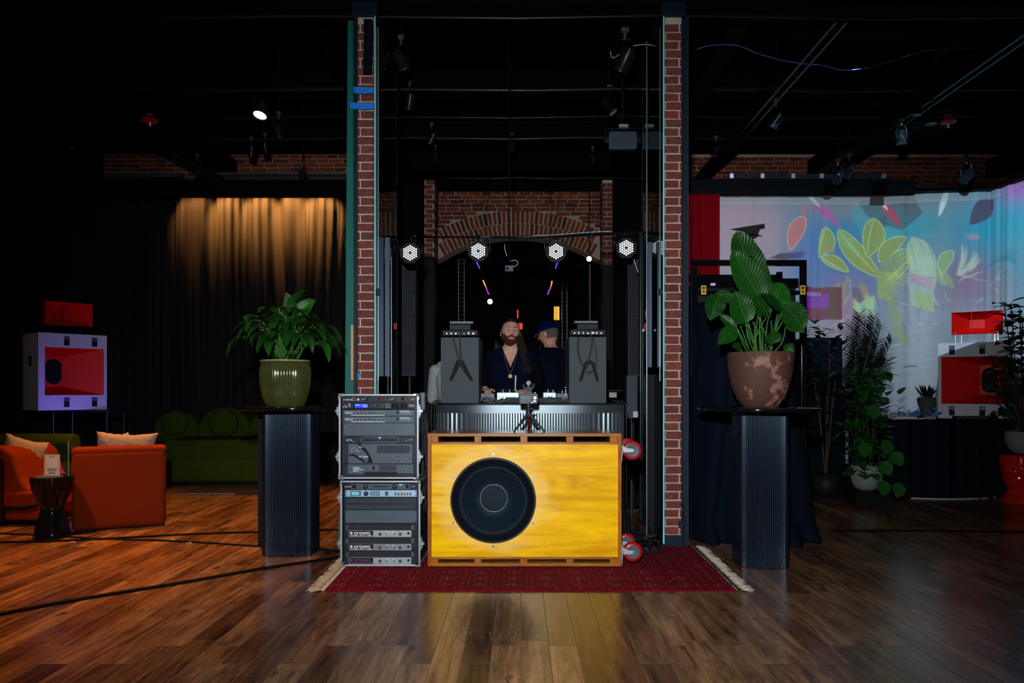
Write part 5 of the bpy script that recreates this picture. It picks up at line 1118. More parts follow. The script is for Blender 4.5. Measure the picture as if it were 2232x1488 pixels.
rearbox('dj_mixer', 'white-backed mixer beside the camera on the dj counter, left part', 1083, 1131, 855, 874, 5.75, silver, 6)
rearbox('dj_mixer', 'white-backed mixer right of the camera on the dj counter', 1184, 1212, 855, 872, 5.75, silver, 4)
rearbox('dj_player', 'dark player at the left end of the counter between plinth and mixer', 1048, 1078, 857, 874, 5.80, gearmid, 3)
rearbox('dj_player', 'dark player at the right end of the counter between mixer and plinth', 1213, 1240, 857, 874, 5.80, gearmid, 3)
b = bm_(); bx(b, X(1102, 5.68), X(1225, 5.68), 5.66, 5.72, TB + .002, Z(866, 5.68)); tag(obj('black_cable_box', b, blackpl, bevel=.004), 'low black box lying in front of the mixers on the counter', 'box')
b = bm_(); R = random.Random(77)
for k in range(34):
    px = R.choice([R.uniform(1046, 1100), R.uniform(1186, 1240)]); p = Vector((X(px, 5.7), R.uniform(5.64, 5.74), TB + 0.006)); pts = [p]
    for t_ in range(4): p = p + Vector((R.uniform(-.05, .05), R.uniform(-.015, .015), R.uniform(-.004, .018))); p.z = max(TB + .005, min(p.z, TB + .05)); p.x = min(max(p.x, X(1047, 5.7)), X(1239, 5.7)); pts.append(p)
    tube(b, spline(pts, 5), 0.003, 5)
o = tag(obj('counter_cables', b, mat('cable_grey', (0.08, 0.09, 0.11), 0.35), smooth=True), 'tangle of cables along the dj counter between the grey plinths', 'cables', kind='stuff')
# second mic / gooseneck light on the counter, silver balls
b = bm_(); cyl(b, PP(1123, 852, 5.8), PP(1124, 822, 5.8), 0.006, 0.008); ball(b, PP(1124, 820, 5.8), 0.010); tag(obj('table_microphone', b, silver, smooth='auto'), 'small upright silver microphone on the counter in front of the dj', 'microphone')
b = bm_(); ball(b, PP(1233, 844, 5.8), 0.015); cyl(b, PP(1233, 862, 5.8), PP(1233, 848, 5.8), 0.004); tag(obj('silver_knob_lamp', b, chrome, smooth='auto'), 'small shiny silver ball on a stem left of the right plinth', 'ornament')

# ---------------------------------------------------------------- camera on a small tripod, on top of the subwoofer
YT = 5.13; tz = Z(944, YS) + 0.001
tri = thing('camera_tripod', 'small black tripod standing on top of the yellow subwoofer', 'tripod', (X(1152, YT), YT, tz))
def tp(px, py, y=0): return (X(px, YT) - tri.location.x, y, Z(py, YT) - tz)
for (px, yy, m_) in ((1121, -0.03, blackmet), (1186, -0.02, blackmet), (1152, 0.12, mat('red_tripod_leg', (0.12, 0.004, 0.006), 0.4))):
    b = bm_(); e = tp(px, 943, yy); e = (e[0], e[1], 0.006); m1 = tuple(tp(1152, 902)[i] * 0.45 + e[i] * 0.55 for i in range(3)); cyl(b, tp(1152, 900), m1, 0.013, 0.011, 12); cyl(b, m1, e, 0.008, 0.007, 12); ball(b, e, 0.0075); obj('leg', b, m_, tri, smooth='auto')
b = bm_(); cyl(b, tp(1152, 908), tp(1152, 884), 0.012, 0.012); cyl(b, tp(1152, 900), tp(1152, 895), 0.02); cyl(b, tp(1152, 885), tp(1152, 881), 0.026, 0.024); cyl(b, tp(1152, 890), tp(1166, 892), 0.007); obj('centre_column', b, blackmet, tri, smooth='auto')
cmr = thing('camera', 'black camera seen from behind on the small tripod, microphone on top', 'camera', (X(1152, YT), YT - 0.03, Z(880.5, YT)))
k = YT / F
b = bm_(); prism(b, rrect(41 * k, 23 * k, 0.012, 5, 0, 12 * k), 0, 0.06); prism(b, [(-10 * k, 22 * k), (10 * k, 22 * k), (6 * k, 29 * k), (-6 * k, 29 * k)], 0.005, 0.05); obj('camera_body', b, mat('camera_body', (0.02, 0.032, 0.04), 0.45, bump=0.2), cmr, bevel=0.002)
b = bm_(); lathe(b, [(0.032, 0), (0.034, 0.03), (0.036, 0.09)], 32, Matrix.Translation((0, 0.06, 12 * k)) @ Euler((-PI / 2, 0, 0)).to_matrix().to_4x4()); obj('lens', b, blackpl, cmr, smooth='auto')
b = bm_(); cyl(b, (14 * k, -.003, 14 * k), (14 * k, 0, 14 * k), 0.010); cyl(b, (13 * k, -.003, 7 * k), (13 * k, 0, 7 * k), 0.007); cyl(b, (8 * k, -.002, 4 * k), (8 * k, 0, 4 * k), 0.004); obj('buttons', b, steel, cmr)
b = bm_(); bx(b, -17 * k, 6 * k, -.002, 0, 3 * k, 18 * k); obj('rear_screen', b, mat('rear_screen', (0.03, 0.06, 0.075), 0.15), cmr)
b = bm_(); cyl(b, (-15 * k, .03, 23 * k), (-15 * k, .03, 25.5 * k), .009); cyl(b, (14 * k, .03, 23 * k), (14 * k, .03, 26 * k), .010); obj('dial', b, steel, cmr)
b = bm_(); tube(b, [(0.040 * math.cos(a), 0.02, 42 * k + 0.036 * math.sin(a)) for a in [PI * (0.9 + 1.2 * t_ / 20) for t_ in range(21)]], 0.003, 6); tube(b, [(0.030 * math.cos(a), 0.035, 42 * k + 0.028 * math.sin(a)) for a in [PI * (0.9 + 1.2 * t_ / 20) for t_ in range(21)]], 0.0025, 6); cyl(b, (0, .02, 29 * k), (0, .02, 32 * k), 0.008); obj('microphone_mount', b, gearmid, cmr, smooth=True)
b = bm_(); cyl(b, (0, -0.01, 46 * k), (0, 0.10, 46 * k), 0.017, 0.015, 24); cyl(b, (0, 0.0, 34 * k), (0, 0.0, 42 * k), 0.010); obj('microphone', b, gearmid, cmr, smooth='auto')
b = bm_()
for q_ in range(6): a = q_ * PI / 3; cyl(b, (0.008 * math.cos(a), -0.0115, 46 * k + 0.008 * math.sin(a)), (0.008 * math.cos(a), -0.010, 46 * k + 0.008 * math.sin(a)), 0.0022, seg=8)
obj('microphone_holes', b, whitepr, cmr)

# ================================================================ LIGHT BAR AND PAR LIGHTS
YL = 6.6
br = thing('lighting_stand', 'black light bar on two poles across the stage, carrying four round lights', 'lighting stand', (0, YL, 0))
b = bm_(); zb1, zb2 = Z(516.5, YL), Z(507, YL); tube(b, [(X(864, YL), 0, zb1), (X(1150, YL), 0, Z(517, YL)), (X(1392, YL), 0, zb2)], 0.014, 10); obj('cross_bar', b, pipem, br, smooth=True)
b = bm_()
for px in (864, 1396): cyl(b, (X(px, YL), 0, 0.03), (X(px, YL), 0, Z(508, YL)), 0.013, 0.011, 12); 
cyl(b, (X(1396, YL), 0, 1.2), (X(1396, YL), 0, Z(505, YL)), 0.016, 0.016, 12); obj('pole', b, pipem, br, smooth='auto')
for px in (864, 1396):
    for a in (0.5, 2.6, 4.7):
        b = bm_(); cyl(b, (X(px, YL), 0, 0.55), (X(px, YL) + .42 * math.cos(a), .42 * math.sin(a), 0.012), 0.010, seg=8); obj('leg', b, pipem, br)
b = bm_()
for px in (905, 962, 1060, 1068, 1192, 1290, 1340): cyl(b, (X(px, YL) - .008, 0, Z(514, YL)), (X(px, YL) + .008, 0, Z(514, YL)), 0.02, seg=10)
bx(b, X(1048, YL), X(1066, YL), -.02, .02, zb1 - .012, zb1 + .012); obj('bar_clamps', b, blackmet, br)
def par(px, py, label, first=None):
    if first: return dup(first, (X(px, YL - .08), YL - 0.08, Z(py, YL - .08)), (0, 0, 0), label)
    o = thing('par_light', label, 'stage light', (X(px, YL - .08), YL - 0.08, Z(py, YL - .08)), group='round led lights on the light bar')
    b = bm_(); pr = [(0.092 * math.cos(PI / 8 + k * PI / 4) / math.cos(PI / 8) * .98, 0.092 * math.sin(PI / 8 + k * PI / 4) / math.cos(PI / 8) * .98) for k in range(8)]; prism(b, pr, 0, 0.035); cyl(b, (0, .035, 0), (0, .13, 0), .085, .06, 28); obj('housing', b, mat('par_housing', (0.006, 0.008, 0.012), 0.5, spec=0.2), o, bevel=.003)
    b = bm_(); cyl(b, (0, -.003, 0), (0, 0, 0), .078, seg=32); obj('lens_plate', b, carcass, o)
    q = bm_(); sp = 0.0208
    for i in range(-3, 4):
        for j in range(-3, 4):
            if abs(i + j) > 3 or (i == 0 and j == 0): continue
            y_ = sp * (i + j / 2.0) ; x_ = sp * j * math.sqrt(3) / 2
            cyl(q, (x_, -.003, y_), (x_, -.006, y_), 0.0082, 0.007, 14)
    obj('led_lenses', q, led, o)
    b = bm_(); tube(b, [(-.10, .05, 0), (-.10, .05, .07), (-.05, .06, .125), (.05, .06, .125), (.10, .05, .07), (.10, .05, 0)], .005, 6); cyl(b, (0, .06, .12), (0, .07, .155), .012); obj('yoke', b, blackmet, o); return o
p0 = par(894, 551, 'leftmost of the four round led lights, beside the left light stand pole')
par(1042.5, 547, 'second round led light from the left, above the dj', p0); par(1212, 548, 'third round led light from the left, above the capped person', p0); par(1365, 540, 'rightmost of the four round led lights, in front of the hanging grey sheet', p0)
# column loudspeakers
for (pa, pb, pt, pbot, yy, lab) in ((875, 906, 575, 820, 7.4, 'tall dark column loudspeaker with fine grille behind the left of the light bar'), (1368, 1396, 562, 820, 7.3, 'tall dark column loudspeaker with fine grille behind the right of the light bar')):
    x0, x1, z0, z1 = X(pa, yy), X(pb, yy), Z(pbot, yy), Z(pt, yy); o = thing('column_speaker', lab, 'speaker', ((x0 + x1) / 2, yy, 0), group='column loudspeakers')
    b = bm_(); bx(b, -(x1 - x0) / 2, (x1 - x0) / 2, 0, .16, z0, z1); obj('cabinet', b, bluegrey if False else navyp, o, bevel=.006)
    b = bm_(); w_ = (x1 - x0) / 2 - .012
    nr = int((z1 - z0 - .06) / .022)
    for r_ in range(nr):
        for c in range(5): bx(b, -w_ + c * 2 * w_ / 5 + .003, -w_ + (c + 1) * 2 * w_ / 5 - .003, -.0012, 0, z0 + .03 + r_ * .022, z0 + .03 + r_ * .022 + .014)
    obj('grille_holes', b, carcass, o)
    b = bm_(); cyl(b, (0, .08, .02), (0, .08, z0), .02, seg=14); bx(b, -.2, .2, 0, .2, 0, .02); obj('stand', b, blackmet, o)
for i, (pa, pb, pt, pbot) in enumerate(((1366, 1390, 818, 912), (1416, 1438, 892, 902))):
    b = bm_(); yy = 6.9; bx(b, X(pa, yy), X(pb, yy), yy, yy + .1, Z(pbot, yy), Z(pt, yy)); cyl(b, (X((pa + pb) / 2, yy), yy + .05, 0), (X((pa + pb) / 2, yy), yy + .05, Z(pbot, yy) + .01), .008, seg=8); tag(obj('power_box', b, (rackgrey, white)[i], bevel=.006), ('grey box on the stand below the right column loudspeaker', 'small white box clipped low beside the right glass partition')[i], 'box')
b = bm_(); yy = 6.5; bx(b, X(1380, yy), X(1391, yy), yy, yy + .05, Z(910, yy), Z(896, yy)); tag(obj('plug_adapter', b, white, bevel=.005), 'small white plug adapter on the right light stand pole', 'adapter')
b = bm_(); yy = 6.2; bx(b, X(1400, yy), X(1405, yy), yy, yy + .02, Z(722, yy), Z(717, yy)); bx(b, X(1409, yy), X(1412, yy), yy, yy + .02, Z(722, yy), Z(717, yy)); tag(obj('white_tape', b, white), 'two bits of white tape on the right light stand', 'tape')
# music-stand, laptop stuff right of right plinth
b = bm_(); yy = 5.9; bx(b, X(1328, yy), X(1344, yy), yy, yy + .02, Z(866, yy), Z(855, yy)); o = tag(obj('printed_box', b, greypr), 'small box with white print just right of the right grey plinth', 'box')
b = bm_(); bx(b, X(1322, yy), X(1358, yy), yy + .02, yy + .3, TB - .02, TB); bx(b, X(1326, yy), X(1356, yy), yy + .02, yy + .05, Z(852, yy), Z(850, yy)); tag(obj('side_shelf', b, blackpl), 'black side shelf right of the right grey plinth', 'shelf')
for i, px in enumerate((1347, 1353, 1359, 1365)):
    b = bm_(); yy = 5.75; tube(b, spline([(X(px - 12, yy), yy, Z(872, yy)), (X(px - 2, yy), yy, Z(878 + i, yy)), (X(px, yy), yy, Z(905, yy)), (X(px + 1, yy), yy, 0.3), (X(px + 6, yy), yy - .02, 0.02)], 8), .005, 8); tag(obj('hanging_cable', b, pipem, smooth=True), 'dark cable hanging off the right end of the dj counter', 'cable', 'cables off the right end of the counter')
for i, px in enumerate((940, 946, 951)):
    b = bm_(); yy = 5.72; tube(b, spline([(X(962, yy), yy, Z(872, yy)), (X(px + 6, yy), yy, Z(876, yy)), (X(px, yy), yy, Z(905, yy)), (X(px - 3, yy), yy, 0.3), (X(px - 4, yy), yy - .02, 0.02)], 8), .005, 8); tag(obj('hanging_cable', b, pipem, smooth=True), 'dark cable hanging off the left end of the dj counter', 'cable', 'cables off the left end of the counter')
b = bm_(); R = random.Random(6)
for k in range(16):
    p = Vector((R.uniform(X(1385, 5.8), X(1445, 5.8)), R.uniform(5.3, 6.1), .01)); pts = [p]
    for t_ in range(5): p = p + Vector((R.uniform(-.12, .12), R.uniform(-.12, .12), R.uniform(-.02, .04))); p.z = max(.008, p.z); p.x = min(max(p.x, X(1375, 5.5)), X(1446, 5.3)); pts.append(p)
    tube(b, spline(pts, 6), .007, 7)
tag(obj('floor_cable_pile', b, cable_m, smooth=True), 'pile of coiled black cables on the floor left of the right brick pillar', 'cables', kind='stuff')

# ================================================================ PEOPLE
def skinned(name, caps, parent, m, voxel=0.006, extra=None, smooth_it=4, cut=None, planes=None):
    b = bm_()
    for (p0, p1, r0, r1) in caps:
        cyl(b, p0, p1, r0, r1, 20); ball(b, p0, r0, seg=18); ball(b, p1, r1, seg=18)
    if extra: extra(b)
    me = bpy.data.meshes.new(name); b.to_mesh(me); b.free(); tmp = bpy.data.objects.new('tmp', me); COL.objects.link(tmp)
    r = tmp.modifiers.new('r', 'REMESH'); r.mode = 'VOXEL'; r.voxel_size = voxel; s = tmp.modifiers.new('s', 'SMOOTH'); s.iterations = smooth_it; s.factor = 0.5
    bpy.context.view_layer.update(); dg = bpy.context.evaluated_depsgraph_get(); me2 = bpy.data.meshes.new_from_object(tmp.evaluated_get(dg)); bpy.data.objects.remove(tmp)
    if cut:
        q = bmesh.new(); q.from_mesh(me2)
        for (co, no) in (planes or ()): bmesh.ops.bisect_plane(q, geom=q.verts[:] + q.edges[:] + q.faces[:], plane_co=co, plane_no=no)
        dead = [f for f in q.faces if cut(f.calc_center_median())]; bmesh.ops.delete(q, geom=dead, context='FACES'); q.to_mesh(me2); q.free()
    me2.name = name; me2.materials.clear(); me2.materials.append(m)
    for p in me2.polygons: p.use_smooth = True
    o = bpy.data.objects.new(name, me2); COL.objects.link(o); o.parent = parent; return o
def g_(x, s): return math.exp(-(x / s) ** 2)
def head_point(u, v, off=0.0):
    """unit direction u (azimuth, 0 = face front -y), v latitude; returns point on a head about 23 cm high, origin at its centre"""
    x = math.sin(u) * math.cos(v); y = -math.cos(u) * math.cos(v); z = math.sin(v)
    px, py, pz = x * (0.076 + off), y * (0.094 + off), z * (0.118 + off)
    low = max(0, -z); px *= 1 - 0.30 * low ** 1.5; py *= 1 - 0.10 * low
    if y > 0: py *= 1 - 0.25 * low
    if z > 0.2: px *= 1 + 0.04 * z
    f = max(0, -y) ** 2
    X_, Z_ = px / 0.076, pz
    if y < 0:
        py -= 0.024 * g_(px, .011) * g_(Z_ + 0.022, .016) * f + 0.012 * g_(px, .009) * g_(Z_ - 0.002, .022) * f        # nose
        py -= 0.004 * g_(abs(px) - .014, .008) * g_(Z_ + 0.028, .008)                                                     # nostril wings
        py += 0.012 * g_(abs(px) - .031, .015) * g_(Z_ - 0.008, .013) * f                                                  # eye sockets
        py -= 0.005 * g_(abs(px) - .028, .022) * g_(Z_ - 0.028, .009) * f                                                  # brow
        py -= 0.005 * g_(abs(px) - .040, .018) * g_(Z_ + 0.020, .018)                                                      # cheeks
        py -= 0.006 * g_(px, .024) * g_(Z_ + 0.056, .010) * f - 0.004 * g_(px, .022) * g_(Z_ + 0.0555, .0022)               # lips
        py += 0.004 * g_(px, .03) * g_(Z_ + 0.073, .007)
        py -= 0.010 * g_(px, .022) * g_(Z_ + 0.094, .014)                                                                  # chin
    return Vector((px, py, pz))
def head_mesh(bm, M, off=0.0, keep=None, nu=96, nv=72, rough=0.0, closed=True):
    V = {}
    for j in range(nv + 1):
        for i in range(nu):
            u = 2 * PI * i / nu - PI; v = -PI / 2 + PI * j / nv
            if j in (0, nv) and i: V[i, j] = V[0, j]; continue
            p = head_point(u, v, off)
            if rough: p += p.normalized() * rough * noise.noise(p * 60)
            V[i, j] = (bm.verts.new(M @ p), p, u, v)
    for j in range(nv):
        for i in range(nu):
            a, b_, c, d = V[i, j], V[(i + 1) % nu, j], V[(i + 1) % nu, j + 1], V[i, j + 1]
            cen = (a[1] + b_[1] + c[1] + d[1]) / 4
            if keep and not keep(cen): continue
            vs = []
            for q in (a, b_, c, d):
                if q[0] not in vs: vs.append(q[0])
            try: bm.faces.new(vs)
            except ValueError: pass
    for v in [v for v in bm.verts if not v.link_faces]: bm.verts.remove(v)
def shell(name, M, off, keep, m, parent, thick, rough=0.0):
    b = bm_(); head_mesh(b, M, off, keep, 240, 180, rough=rough); o = obj(name, b, m, parent, smooth=True, fix=False)
    s = o.modifiers.new('thickness', 'SOLIDIFY'); s.thickness = thick; s.offset = -1; return o
def hand(caps, wrist, d, side, curl=0.5, palm_down=True):
    """palm and five separate fingers as capsules, d = pointing direction, side = thumb side direction"""
    d = Vector(d).normalized(); s_ = Vector(side).normalized(); n_ = d.cross(s_).normalized()
    if n_.z > 0: n_ = -n_
    w_ = Vector(wrist); 
    for k in (-1, 0, 1): caps.append((w_ + s_ * k * .018, w_ + d * .075 + s_ * k * .026, .015, .012))
    for k, L_ in enumerate((0.068, 0.078, 0.073, 0.058)):
        b_ = w_ + d * .078 + s_ * (0.031 - k * .0205); dd = d.copy(); p = b_
        for seg_, fr in enumerate((.45, .32, .23)):
            dd = (dd + n_ * curl * (0.35 + .25 * seg_)).normalized(); q = p + dd * L_ * fr; caps.append((p, q, .0088 - seg_ * .0008, .0080 - seg_ * .0008)); p = q
    b_ = w_ + d * .022 + s_ * .028; q = b_ + (d * .6 + s_ * .8).normalized() * .035; r_ = q + (d * .9 + s_ * .3 + n_ * .3).normalized() * .030; caps += [(b_, q, .0115, .0100), (q, r_, .0095, .0080)]
def person(name, label, loc, rotz, skin_m, top_m, trouser_m, head_rot, arms, lean=0.0, sleeve_m=None, hscale=1.0, vneck=False, height=1.80):
    o = thing(name, label, 'person', loc, rotz); s = height / 1.80
    V = lambda *p: Vector(p) * s
    hip, chest, neck = V(0, .0, .96), V(0, -lean * .5, 1.32), V(0, -lean, 1.50); hc = neck + V(0, -.02 - lean * .15, .138)
    caps = [(V(-.09, 0, .93), V(.09, 0, .93), .115 * s, .115 * s), (hip, V(0, -lean * .2, 1.10), .125 * s, .12 * s), (V(-.05, -lean * .35, 1.15), V(-.09, -lean * .6, 1.34), .105 * s, .11 * s), (V(.05, -lean * .35, 1.15), V(.09, -lean * .6, 1.34), .105 * s, .11 * s),
            (V(-.15, -lean * .8, 1.43), V(.15, -lean * .8, 1.43), .062 * s, .062 * s), (V(-.06, -lean * .9, 1.45), V(-.01, -lean, 1.50), .062 * s, .06 * s), (V(.06, -lean * .9, 1.45), V(.01, -lean, 1.50), .062 * s, .06 * s), (neck - V(0, 0, .04), hc - V(0, -.01, .05), .060 * s, .055 * s)]
    legs = []
    for sg in (-1, 1): legs += [(V(sg * .095, 0, .90), V(sg * .11, -.01, .50), .088 * s, .060 * s), (V(sg * .11, -.01, .50), V(sg * .12, .01, .10), .058 * s, .038 * s), (V(sg * .12, .02, .05), V(sg * .13, -.15, .035), .035 * s, .030 * s)]
    armc = []; hnd = []
    for (sh, el, wr, hd, sd, curl) in arms:
        sh, el, wr = V(*sh), V(*el), V(*wr); armc.append([(sh, el, .054 * s, .042 * s), (el, wr, .042 * s, .028 * s)]); hand(hnd, wr + (wr - el).normalized() * .01, hd, sd, curl)
    M = Matrix.Translation(hc) @ Euler(head_rot).to_matrix().to_4x4() @ Matrix.Scale(hscale * s, 4)
    def ex(b):
        head_mesh(b, M, nu=72, nv=54)
        for sg in (-1, 1): 
            c = M @ Vector((sg * .077, .008, -.008)); ball(b, c, .030, (.36, .62, 1.0), seg=14, rot=Euler((head_rot[0] + .15, head_rot[1], head_rot[2] + sg * .35)))
    body = skinned('body', caps + legs + [c for a in armc for c in a] + hnd, o, skin_m, 0.0058, ex, 2)
    g = 0.012
    def vc(c):
        if c.z > 1.515 * s: return True
        if vneck and c.y < -lean - .0 * s and c.z > 1.345 * s: return abs(c.x) < (c.z - 1.345 * s) * 0.40
        return False
    tc_ = [(a, b_, r + g, q + g) for (a, b_, r, q) in caps[:-1]]
    skinned('top_garment', tc_, o, top_m, .008, None, 3, vc, [((0, 0, 1.515 * s), (0, 0, 1))] + ([((0, 0, 1.345 * s), (1, 0, -.40)), ((0, 0, 1.345 * s), (1, 0, .40))] if vneck else []))
    for a in armc: skinned('sleeve', [(a[0][0], a[0][1], a[0][2] + g, a[0][3] + g), (a[1][0], a[1][0].lerp(a[1][1], .93), a[1][2] + g, a[1][3] + g * .8)], o, sleeve_m or top_m, .008, None, 2)
    skinned('trousers', [(a, b_, r + g, q + g) for (a, b_, r, q) in legs if a.z > .2 * s] + [(V(-.09, 0, .93), V(.09, 0, .93), .128 * s, .128 * s)], o, trouser_m, .010, None, 2)
    for sg in (-1, 1): skinned('shoe', [(V(sg * .12, .04, .045), V(sg * .13, -.17, .040), .045 * s, .038 * s)], o, blackpl, .008, None, 2, lambda c: c.z < .003)
    return o, M, body, neck, hc
YD = 6.45
dj_x = X(1113, YD)
dj, M, body, nk, hc = person('person', 'bearded person with long tied brown hair in a navy v-neck, smiling behind the dj counter', (dj_x, YD, 0), 0.0, skin, navy, blackcl, (-0.10, 0.05, 0.13),
    [((-.185, -.02, 1.41), (-.25, -.10, 1.16), (-.20, -.36, 1.165), (0.25, -.9, -.12), (1, .2, 0), .35), ((.185, -.02, 1.41), (.26, -.06, 1.15), (.15, -.34, 1.16), (-.5, -.8, -.15), (-1, .3, 0), .45)], lean=0.04, sleeve_m=blackcl, vneck=True, height=1.865)
shell('beard', M, .007, lambda p: p.y < .03 and p.z < -.058 + 0.9 * max(0, abs(p.x) - .026) + .02 * (p.y > -.02) and not (abs(p.x) < .024 and p.z > -.068) , beardm, dj, .010, rough=.006)
shell('moustache', M, .003, lambda p: p.y < -.05 and -.048 - .35 * max(0, abs(p.x) - .018) < p.z < -.036 - .3 * max(0, abs(p.x) - .012) and abs(p.x) < .036, beardm, dj, .004, rough=.003)
shell('lips', M, .0012, lambda p: p.y < -.05 and -.063 + .22 * abs(p.x) < p.z < -.049 + .12 * abs(p.x) and abs(p.x) < .026, lipm, dj, .002)
shell('teeth', M, .0030, lambda p: p.y < -.05 and -.0575 + .25 * abs(p.x) < p.z < -.0535 + .10 * abs(p.x) and abs(p.x) < .018, eyew, dj, .001)
shell('swept_back_hair', M, .006, lambda p: p.z > 0.062 + 0.03 * (-p.y / .09) or (p.y > .02 and p.z > -.06), hairm, dj, .006, rough=.004)
for sg in (-1, 1):
    q = bm_(); c = M @ Vector((sg * .030, -.0745, .008)); ball(q, c, .0118, (1, 1, .62), seg=16); e = obj('eye', q, eyew, dj, smooth=True)
    q = bm_(); c = M @ Vector((sg * .030 + .001, -.0846, .008)); ball(q, c, .0056, (1, .5, 1), seg=14); obj('iris', q, iris, e, smooth=True)
    q = bm_(); tube(q, [M @ head_point(sg * a, 0.265 + 0.05 * math.sin((a - .17) * 5), .0015) for a in (0.16, .24, .32, .40, .48, .56)], .003, 6); obj('eyebrow', q, hairm, dj, smooth=True)
    q = bm_(); tube(q, [M @ head_point(sg * a, 0.118 + 0.035 * math.sin((a - .2) * 7.5), .001) for a in (0.22, .28, .34, .40, .46, .52)], .0017, 5); obj('eyelid', q, skin2, dj, smooth=True)
q = bm_(); R = random.Random(3)
for k in range(130):
    a = R.uniform(-.9, .9); r = R.uniform(0, .03); p = hc + Vector((.055 + r * math.cos(a * 3), .05 + r * math.sin(a * 3), .03)); pts = [p]
    for t_ in range(7): pts.append(pts[-1] + Vector((.011 + .012 * math.sin(t_ * 1.2 + k) + R.uniform(-.004, .006), -.016 + R.uniform(-.006, .006), -.052 + R.uniform(-.006, .006))))
    tube(q, spline(pts, 4), .0032, 5, rr=None)
obj('long_wavy_hair', q, hairm, dj, smooth=True)
q = bm_(); 
for sg in (-1, 1): tube(q, spline([nk + Vector((sg * .06, -.055, .01)), nk + Vector((sg * .05, -.105, -.07)), nk + Vector((sg * .02, -.155, -.17)), nk + Vector((.0, -.170, -.215))], 6), .0014, 5)
cyl(q, nk + Vector((0, -.176, -.236)), nk + Vector((0, -.172, -.236)), .0175, seg=24); obj('pendant_necklace', q, gold, dj, smooth='auto')

p2, M, body, nk, hc = person('person', 'person in blue cap and navy shirt, back turned, at right of the bearded person', (X(1211, 6.9), 6.9, 0), -2.25, skin2, navyb, blackcl, (0.20, 0.0, 0.10),
    [((-.185, -.02, 1.41), (-.24, -.10, 1.17), (-.17, -.32, 1.10), (0.3, -.9, -.2), (1, .2, 0), .4), ((.185, -.02, 1.41), (.24, -.10, 1.17), (.17, -.32, 1.10), (-.3, -.9, -.2), (-1, .2, 0), .4)], lean=0.05, height=1.90)
shell('cropped_hair', M, .003, lambda p: p.z > -.045 and p.y > -.015 and not (abs(p.x) > .06 and p.y < .015 and p.z < .02), stubble, p2, .003, rough=.002)
shell('cap', M, .012, lambda p: p.z > .030 + 0.10 * p.y, capm, p2, .010)
q = bm_(); prism_z(q, [(.075 * math.cos(a), -.085 + -.07 * math.sin(a)) for a in [PI * t_ / 12 for t_ in range(13)]], .028, .033)
bmesh.ops.transform(q, matrix=M, verts=q.verts); obj('cap_peak', q, capm, p2)
q = bm_()
for sg in (-1, 1):
    tube(q, [M @ Vector((sg * .078, .01, .012)), M @ Vector((sg * .080, -.05, .014)), M @ Vector((sg * .060, -.097, .012))], .0018, 5); tube(q, [M @ Vector((sg * .032 + .026 * math.cos(a), -.104, .006 + .019 * math.sin(a))) for a in [2 * PI * t_ / 16 for t_ in range(17)]], .0016, 5)
obj('glasses', q, silver, p2, smooth=True)

# third person, bent forward behind the left plinth: only the grey back shows
p3, M, body, nk, hc = person('person', 'person in a pale grey shirt, half hidden behind the left grey plinth', (X(990, 6.75), 6.75, 0), 2.9, skin, greycl, blackcl, (0.5, 0, 0),
    [((-.20, -.05, 1.40), (-.27, -.14, 1.14), (-.22, -.38, 1.08), (0.2, -.9, -.2), (1, .2, 0), .4), ((.20, -.05, 1.40), (.27, -.14, 1.14), (.22, -.38, 1.08), (-.2, -.9, -.2), (-1, .2, 0), .4)], lean=0.14, height=1.77)
shell('dark_hair', M, .006, lambda p: p.z > 0.05 or (p.y > -.01 and p.z > -.06), hairm, p3, .006, rough=.004)
